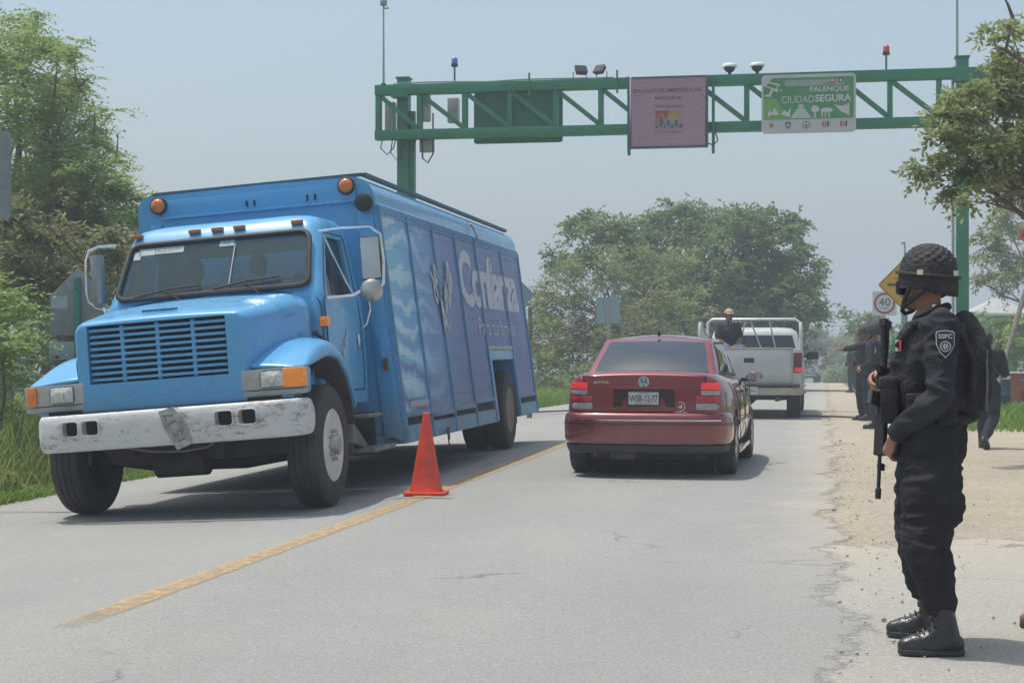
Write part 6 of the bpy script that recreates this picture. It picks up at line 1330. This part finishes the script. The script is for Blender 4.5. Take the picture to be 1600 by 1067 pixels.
def helmet(t,P,R3,k,v):
    fine=v<.01; nu,nv=(120,44) if fine else (32,14)
    def shell(o,us=0):
        pts=[]
        for j in range(nv+1):
            ph=math.pi*.5*(1-j/nv)  # 90deg top .. 0 rim
            for i in range(nu):
                a=2*math.pi*i/nu; rx,ry,rz=.116+o,.134+o,.148+o
                x=rx*math.cos(ph)*math.sin(a); y=ry*math.cos(ph)*math.cos(a)-.008; z=.035+rz*math.sin(ph)
                pts.append((x,y,z,a,ph))
        return pts
    pts=shell(0); ring2=[]
    out=[]
    for x,y,z,a,ph in pts:
        if ph<.02:
            # rim drops at the sides and back, higher in front
            z-= .055+.030*max(0,-math.cos(a))-.0*max(0,math.cos(a)) ; x*=1.0; y*=1.0+.05*max(0,math.cos(a))
        elif ph<.4: z-=.055*(1-ph/.4)
        if fine:
            q=6; u_=a/(2*math.pi)*26; w_=ph/(math.pi/2)*11
            bmp=.5*abs(math.sin(math.pi*(u_+w_)/1.0*.5*1.0))+.5*abs(math.sin(math.pi*(u_-w_)*.5)); r_=1+.07*(bmp-.5)*1.25*min(1,max(0,(1.5-ph)*2)) if ph>.45 else 1+.01*math.sin(a*9)
            x*=r_; y*=r_; z=z if ph<.3 else z+(r_-1)*.1
        out.append(P(x,y,z))
    F_=[(j*nu+i,j*nu+(i+1)%nu,(j+1)*nu+(i+1)%nu,(j+1)*nu+i) for j in range(nv) for i in range(nu)]
    h=MB().add(out,F_).build('helmet',M_hel,t,solid=.008*k,smooth=180)
    st=MB()
    for s in (-1,1): st.tube([P(s*.115,.02,-.02),P(s*.088,.06,-.075),P(s*.045,.09,-.118),P(0,.098,-.128)],.010*k,6); st.tube([P(s*.12,-.05,-.025),P(s*.090,.04,-.08),P(s*.07,.07,-.10)],.012*k,6)
    st.build('chin_strap',M_black,h)
    if fine:
        bd=MB(); bd.tube([P(.121*math.sin(a),.139*math.cos(a)-.008,.045+.01*math.cos(a)) for a in [2*math.pi*i/40 for i in range(41)]],.009*k,6); bd.build('helmet_band',M_black,h)
        for a in (-1.75,-2.9): 
            c_=P(.130*math.sin(a),.149*math.cos(a)-.008,.052); ex_=R3@Vv(math.cos(a),-math.sin(a),0); MB().plate(rrect(.026*k,.022*k,.002,1),c_,-ex_,Vv(0,0,1),.004).build('reflective_tab',mat('glow_tab',(.55,.58,.42),.6),h)
        gg=MB(); gg.loft([[P(x,y,z) for x,z in ((-.08,.02+o),(.08,.02+o),(.075,-.05-o),(-.075,-.05-o))] for y,o in ((.088,0),(.112,-.006))]); gg.build('goggles',M_black,h,bevel=.012)
def cap(t,P,R3,k,m_):
    c=MB(); nu,nv=24,8; V_=[]
    for j in range(nv+1):
        ph=math.pi*.5*(1-j/nv)
        for i in range(nu):
            a=2*math.pi*i/nu; V_.append(P(.094*math.cos(ph)*math.sin(a),.112*math.cos(ph)*math.cos(a)-.012,.055+.095*math.sin(ph)))
    c.add(V_,[(j*nu+i,j*nu+(i+1)%nu,(j+1)*nu+(i+1)%nu,(j+1)*nu+i) for j in range(nv) for i in range(nu)])
    h=c.build('cap',m_,t,solid=.006*k,smooth=60)
    br=[]
    for i in range(9): a=R_(-62+124*i/8); br.append((a,.0))
    b2=MB(); b2.loft([[P(.088*math.sin(a),.105*math.cos(a)-.012,.058),P(.095*math.sin(a),.105*math.cos(a)+.075*math.cos(a*1.3),.045),P(.095*math.sin(a),.105*math.cos(a)+.075*math.cos(a*1.3),.04),P(.088*math.sin(a),.105*math.cos(a)-.012,.052)] for a,_ in br]); b2.build('cap_brim',m_,h)
def rifle(label,loc_top,loc_muz,fwd_dir,group=None,det=True):
    """carbine hanging muzzle down: top (butt) to muzzle; magazine points along fwd_dir"""
    a=Vector(loc_top); m_=Vector(loc_muz); L_=(m_-a).length; d=(m_-a).normalized(); f=Vector(fwd_dir); f=(f-d*f.dot(d)).normalized(); s=d.cross(f)
    t=thing('rifle',label,'rifle',a,0,group)
    def Q(u,w_,x=0): return d*u*L_+f*w_+s*x
    def slab(u0,u1,w0,w1,th,w2=None,w3=None): 
        w2=w0 if w2 is None else w2; w3=w1 if w3 is None else w3
        return [Q(u0,w0,-th/2),Q(u0,w1,-th/2),Q(u1,w3,-th/2),Q(u1,w2,-th/2)],s*th
    MG=mat('gun_metal',(.030,.031,.034),.42,.5,var=.2); MPoly=mat('gun_polymer',(.022,.023,.025),.55)
    def part(nm,lst,mt_=MG,tb=()):
        mb=MB()
        for q in lst: mb.prism(*q)
        for pts,r in tb: mb.tube(pts,r,10)
        return mb.build(nm,mt_,t,bevel=.003,seg=1)
    part('stock',[slab(0,.045,-.045,.055,.03),slab(.03,.20,-.02,.022,.028),slab(.045,.17,.03,.045,.02,.022,.03)],MPoly,[([Q(.1,0),Q(.30,0)],.015)])
    part('receiver',[slab(.27,.52,-.028,.03,.032),slab(.40,.50,.028,.05,.028)])
    part('pistol_grip',[slab(.27,.325,.02,.115,.027,.02,.03)],MPoly) 
    part('magazine',[slab(.42,.50,.045,.18,.022,.045,.20)],MPoly)
    part('handguard',[slab(.52,.76,-.027,.027,.045)],MPoly)
    part('barrel',[slab(.80,.84,-.06,.01,.016)],MG,[([Q(.74,0),Q(.95,0)],.009),([Q(.94,0),Q(1,0)],.0135)])
    part('sight',[slab(.31,.36,-.075,-.028,.02),slab(.36,.46,-.066,-.03,.026)],MG)
    if det: 
        mb=MB(); mb.tube([Q(.12,-.02,.01),Q(.25,-.12,.05),Q(.5,-.14,.06),Q(.7,-.05,.02)],.008,6); mb.build('sling',M_black,t)
    return t
M_uni=mat('dark_uniform',(.027,.029,.036),.85,var=.22,vscale=9,bump=.35,bscale=120,spec=.25)
M_uni2=mat('dark_trousers',(.022,.022,.024),.88,var=.22,vscale=9,bump=.35,bscale=120,spec=.25)
M_vest=mat('dark_vest_webbing',(.015,.015,.017),.75,var=.3,vscale=25,bump=.7,bscale=90)
M_boot=mat('black_leather',(.018,.018,.019),.28,var=.2,vscale=20,bump=.25,bscale=70,coat=.2)
def faces(dirv):
    """rz that turns local +y to a world direction"""
    return math.atan2(-dirv[0],dirv[1])
# foreground officer
base=gnd(1452,1011); base=at(1452,545,7.32); 
OFF=Vector((base.x,base.y,.008)); fdir=(-rgt*.985+fwd*.17); ORZ=faces(fdir)
J=dict(pelvis=(0,-.01,.96),chest=(0,-.01,1.30),neck=(0,.0,1.495),head=(0.0,.012,1.607),yaw=-.55,pitch=.04,
 lsh=(-.19,-.035,1.425),lel=(-.275,-.03,1.13),lwr=(-.135,.150,.955),lhf=(.35,.35,-.75),lhu=(-.5,.75,.3),
 rsh=(.19,.01,1.425),rel=(.27,.04,1.16),rwr=(.10,.175,1.235),rhf=(-.25,.62,-.45),rhu=(.55,.75,.35),
 lhip=(-.11,-.01,.91),lkn=(-.185,.03,.50),lan=(-.215,-.055,.11),ltoe=(-.235,.14,.03),
 rhip=(.11,-.01,.91),rkn=(.17,.035,.50),ran=(.20,-.03,.11),rtoe=(.22,.16,.03),curl=1.15)
off,body,g,P,R3=person('police officer in dark uniform and netted helmet in the right foreground',OFF,ORZ,J,M_uni,M_boot,v=.0075,hat='helmet',pants=M_uni2,skin=M_skin,long=False,bag=(.145,.142,.128,.108,.092,.082),ex_shirt=[((0,0,.90),(.185,.155,.16),18),((-.02,.05,1.2),(.15,.12,.22),16)],ex_pants=[((-.24,-.045,.66),(.055,.09,.11),14),((.24,-.04,.66),(.055,.09,.11),14),((-.17,.0,.74),(.12,.13,.16),14),((.16,.0,.74),(.12,.13,.16),14)])
# load vest
vs_=MB(); vs_.loft([plan(.165,-.165,.15,.10,z) for z in (1.03,1.12,1.24,1.32)]+[plan(.15,-.15,.13,.09,z) for z in (1.38,1.43)])
vest=vs_.build('vest',M_vest,off,sub=2,smooth=180,wr=[(14,.006,1),(6,.01,1)])
bp=MB(); bp.ball((0,-.175,1.23),(.15,.095,.23),20); bp.box(-.12,.12,-.225,-.13,1.05,1.33); bp.ball((0,-.15,1.40),(.12,.07,.09),14); bp.build('back_pouch',M_vest,off,remesh=.008,smit=5,smooth=180,wr=[(10,.010,1),(22,.005,1)],weld=False)
z=MB(); z.tube([(-.118+.01*math.sin(i*.7),-.232,1.06+.02*i) for i in range(14)],.006,5); z.build('zip',mat('worn_zip',(.16,.16,.17),.4,.6,var=.4,vscale=60),off)
for x,z0,z1,y in ((-.10,1.0,1.20,.175),(0.0,1.0,1.21,.185),(.10,1.0,1.20,.175)):
    MB().box(x-.042,x+.042,y-.035,y+.04,z0,z1).box(x-.044,x+.044,y-.03,y+.046,z1-.05,z1+.006).build('ammo_pouch',M_vest,off,bevel=.012,smooth=60,wr=[(18,.004,1)])
for x,y in ((-.19,-.06),(-.19,.07)): MB().box(x-.035,x+.02,y-.04,y+.04,1.0,1.13).box(x-.038,x+.02,y-.042,y+.042,1.09,1.135).build('side_pouch',M_vest,off,bevel=.012)
MB().tube([(.17*math.sin(a)*1.02,.165*math.cos(a),1.02) for a in [2*math.pi*i/36 for i in range(37)]],.024,8).build('belt',M_vest,off)
for s in (-1,1): MB().tube([(s*.11,-.15,1.30),(s*.125,-.12,1.42),(s*.13,-.03,1.465),(s*.125,.08,1.43),(s*.11,.14,1.33)],.020,8).build('shoulder_strap',M_vest,off,smooth=180)
st=MB(); st.tube([(-.19,-.10,1.42),(-.18,-.17,1.28),(-.185,-.165,1.12)],.016,6); st.tube([(-.195,-.05,1.0),(-.215,-.07,.86),(-.21,-.06,.72)],.014,6); st.build('strap',M_vest,off)
MB().tube([(.066*math.cos(a),.004+.066*math.sin(a)-.014,1.478+.032*math.sin(a+3.14)) for a in [2*math.pi*i/28 for i in range(29)]],.021,8).build('collar',M_uni,off,smooth=180)
# shoulder patch SSPC
pc_=Vv(-.268,-.028,1.325); exn=Vv(-.10,-1,0).normalized(); exn=Vv(0,-1,0); 
exn=Vv(.12,-.99,0).normalized(); eyn=Vv(.23,.0,.97).normalized(); 
nn=exn.cross(eyn).normalized()
pth=[(-.040,.045),(-.034,.055),(0,.060),(.034,.055),(.040,.045),(.038,-.005),(.022,-.040),(0,-.062),(-.022,-.040),(-.038,-.005)]
PO=Vector(g('lsh')).lerp(g('lel'),.33)+nn*.083
M_pw2=mat('patch_white',(.40,.40,.42),.7,var=.1); M_pk=mat('patch_black',(.012,.012,.015),.8)
pa=MB().plate(pth,PO,exn,eyn,.003).build('shoulder_patch',M_pw2,off); MB().plate([(x*.91,y*.91) for x,y in pth],PO+nn*.0035,exn,eyn,.001).build('patch_field',M_pk,pa)
k_=MB(); k_.text('SSPC',PO+nn*.0045+exn*-.030+eyn*.022,exn,eyn,.060,.020,.0008,bold=.03)
for i in range(24):
    a=2*math.pi*i/24; b2=2*math.pi*(i+1)/24
    for r0_,r1_ in ((.019,.023),(.004,.010)):
        k_.plate([(r0_*math.cos(a),r0_*math.sin(a)-.012),(r1_*math.cos(a),r1_*math.sin(a)-.012),(r1_*math.cos(b2),r1_*math.sin(b2)-.012),(r0_*math.cos(b2),r0_*math.sin(b2)-.012)],PO+nn*.0045,exn,eyn,.0008)
for i in range(7): a=2*math.pi*i/7; k_.plate([(.013*math.cos(a)-.002,.013*math.sin(a)-.014),(.013*math.cos(a)+.002,.013*math.sin(a)-.014),(.013*math.cos(a)+.002,.013*math.sin(a)-.010),(.013*math.cos(a)-.002,.013*math.sin(a)-.010)],PO+nn*.0045,exn,eyn,.0008)
k_.build('lettering',M_pw2,pa)
# chest flag
fl=MB(); FO=Vv(-.075,.158,1.335); ex_=Vv(1,0,0); 
for i,mi in enumerate((0,1,2)): fl.plate([(i*.022,0),(i*.022+.0215,0),(i*.022+.0215,.05),(i*.022,.05)],FO+Vv(-.01,.005,-.02),Vv(-.86,-.5,0),Vv(0,0,1),-.004,mi)
fl.build('flag_patch',[mat('flag_green',(.02,.2,.08),.7),mat('flag_white',(.5,.5,.5),.7),mat('flag_red',(.5,.03,.04),.7)],off)
MB().ball((-.12,-.01,1.512),.009,8).build('button',M_chrome,off)
def wpt(o,p): return Matrix.Translation(o.location)@Matrix.Rotation(o.rotation_euler[2],4,'Z')@Vector(p)
rifle('short black carbine held muzzle down by the foreground officer',wpt(off,(.03,.185,1.455)),wpt(off,(-.075,.225,.67)),wpt(off,(-1,.35,0))-wpt(off,(0,0,0)))
# shared standing poses
def pose(**kw):
    d=dict(pelvis=(0,0,.96),chest=(0,0,1.29),neck=(0,.0,1.48),head=(0,.02,1.585),lsh=(-.185,0,1.41),rsh=(.185,0,1.41),lel=(-.24,.02,1.12),rel=(.24,.02,1.12),lwr=(-.12,.20,1.0),rwr=(.10,.20,1.02),
      lhip=(-.1,0,.92),lkn=(-.12,.03,.50),lan=(-.13,-.02,.10),ltoe=(-.14,.16,.03),rhip=(.1,0,.92),rkn=(.12,.03,.50),ran=(.13,-.02,.10),rtoe=(.14,.16,.03)); d.update(kw); return d
def gear(t):
    MB().loft([plan(.16,-.16,.145,.10,z) for z in (1.02,1.2,1.38,1.43)]).build('vest',M_vest,t,sub=1,smooth=180)
def stand(px,D,dz=0): p=at(px,545,D); return Vector((p.x,p.y,gz(p.x,p.y)+.005))
L2=stand(1367,27.3); t2,_,_,_,_=person('helmeted officer seen side on with a gold shoulder badge, nearest of the far officers',L2,faces(-rgt*.95+fwd*.3),pose(),M_uni,M_boot,v=.014,hat='helmet',group=None,k=1.0); gear(t2)
MB().plate(rrect(.09,.10,.02),(-.262,.0,1.30),Vv(0,-1,0),Vv(.15,0,1),.006).build('shoulder_badge',mat('gold_patch',(.35,.27,.10),.6),t2); MB().box(-.22,-.14,-.06,.06,.86,1.0).build('holster',M_vest,t2,bevel=.015)
c=MB(); c.ball((-.14,.0,.5),(.055,.075,.06),10); c.build('knee_pad',M_vest,t2)
rifle('black rifle hanging muzzle down in the hands of the nearest far officer',L2+Vv(-.10,.05,1.22),L2+Vv(-.06,-.10,.45),(-1,-.3,0),det=False)
L3=stand(1351,30.4); t3,_,_,_,_=person('officer in a peaked cap pointing across the road with an outstretched arm',L3,faces(-rgt*.9-fwd*.25),pose(lel=(-.22,.27,1.36),lwr=(-.19,.52,1.31),lhf=(0,1,.0),lhu=(0,0,1),curl=.15),M_uni,M_boot,v=.014,hat=mat('dark_cap_cloth',(.02,.02,.024),.8),skin=M_skin2); gear(t3)
rifle('black rifle held across the chest of the capped officer',L3+Vv(-.10,-.24,1.40),L3+Vv(.02,-.28,.72),(-1,-.2,0),det=False)
L4=stand(1332,60); t4,_,_,_,_=person('distant helmeted officer standing alone on the shoulder beyond the others',L4,faces(-rgt*.6+fwd*.8),pose(),M_uni,M_boot,v=.018,hat='helmet'); gear(t4)
L5=stand(1541,21.9); t5,_,_,_,_=person('bareheaded dark clad officer walking away behind the foreground officer',L5,faces(fwd*.75+rgt*.55),pose(neck=(0,.03,1.43),head=(0,.06,1.52),chest=(0,.02,1.25),pelvis=(0,0,.90),lhip=(-.1,0,.87),rhip=(.1,0,.87),lsh=(-.185,.01,1.36),rsh=(.185,.01,1.36),lel=(-.25,.06,1.08),rel=(.25,.06,1.08),lwr=(-.15,.25,1.05),rwr=(.16,.25,1.05),lkn=(-.10,.14,.47),lan=(-.10,.10,.10),ltoe=(-.1,.28,.03),rkn=(.10,.02,.45),ran=(.09,-.30,.17),rtoe=(.09,-.15,.03),rtilt=-.6),M_uni,M_boot,v=.012,hair=True,skin=M_skin); gear(t5); t5.scale=(.93,)*3
# shoe tip of someone standing outside the right edge
L6=Vector((gnd(1650,990).x,gnd(1650,990).y,.005)); person('brown shoed bystander standing just outside the right edge, only one shoe tip showing',L6+Vv(.06,.03,0),faces(-rgt),pose(lel=(-.24,-.02,1.12),rel=(.24,-.02,1.12),lwr=(-.25,-.02,.88),rwr=(.25,-.02,.88)),mat('grey_work_cloth',(.1,.1,.11),.85),mat('brown_shoe',(.16,.09,.06),.6,var=.2),v=.014)
# passenger on the pickup bed
sit=lambda **kw: dict(dict(pelvis=(0,0,.10),chest=(0,.04,.42),neck=(0,.06,.61),head=(0,.09,.715),lsh=(-.185,.04,.54),rsh=(.185,.04,.54),lel=(-.23,.10,.27),rel=(.23,.10,.27),lwr=(-.07,.24,.14),rwr=(.07,.24,.14),lhip=(-.10,.02,.08),lkn=(-.14,.40,.09),lan=(-.14,.44,-.30),ltoe=(-.14,.6,-.38),rhip=(.10,.02,.08),rkn=(.14,.40,.09),ran=(.14,.44,-.30),rtoe=(.14,.6,-.38),lhu=(-.5,.5,.5),rhu=(.5,.5,.5)),**kw)
pp=at(1137,560,31.9); t7,_,_,_,_=person('man in a dark tee and tan cap sitting in the white pickup bed',Vector((pp.x,pp.y,1.22)),faces(-fwd*.95+rgt*.2),sit(),mat('charcoal_tee',(.035,.04,.045),.9,var=.25,vscale=14),mat('brown_shoe',(.16,.09,.06),.6),v=.012,hat=mat('tan_cap',(.42,.32,.18),.8),pants=mat('denim',(.06,.12,.22),.85,var=.15),bare=True,skin=M_skin2)
# crew in the truck cab
TM=Matrix.Translation(TL)@Matrix.Rotation(TRZ,4,'Z')@BM
for x,lab,sk,sh in ((-.50,'truck passenger nearest the kerb, dim behind the windscreen',M_skin2,(.12,.06,.05)),(.12,'truck passenger in the middle seat, dim behind the windscreen',M_skin2,(.03,.035,.05)),(.70,'truck driver at the wheel, dim behind the windscreen',M_skin,(.04,.04,.04))):
    q=TM@Vector((x,1.50,1.42)); person(lab,q,TRZ+math.pi,sit(lan=(-.14,.42,-.28),ran=(.14,.42,-.28),lwr=(-.12,.32,.25),rwr=(.12,.32,.25)),mat('crew_shirt_%d'%int(x*100+60),sh,.85),M_boot,v=.016,skin=sk,group='people in the truck cab')
# people in the distant pickup bed
for px,lab,cc,dz in ((1259,'distant person in a dark top in the far pickup bed',(.03,.03,.04),0),(1266,'distant person in a pale shirt in the far pickup bed',(.35,.36,.42),.03)):
    q=at(px,598,119); person(lab,Vector((q.x,q.y,gz(q.x,q.y)+.75+dz)),faces(-fwd),sit(),mat('far_cloth_%d'%px,cc,.9),M_boot,v=.03,skin=M_skin2,group='people in the distant pickup')
# ---------------------------------------------------------------- hazy air
hz=bpy.data.materials.new('haze'); hz.use_nodes=True; nt=hz.node_tree; nt.nodes.clear()
pv=nt.nodes.new('ShaderNodeVolumePrincipled'); pv.inputs['Color'].default_value=(.80,.90,1.0,1); pv.inputs['Density'].default_value=.0030; pv.inputs['Anisotropy'].default_value=.0
mo=nt.nodes.new('ShaderNodeOutputMaterial'); nt.links.new(pv.outputs[0],mo.inputs['Volume'])
tag(MB().box(-1550,1550,-80,1550,-12,40).build('haze',hz),kind='stuff')
bpy.data.scenes.remove(TMP)
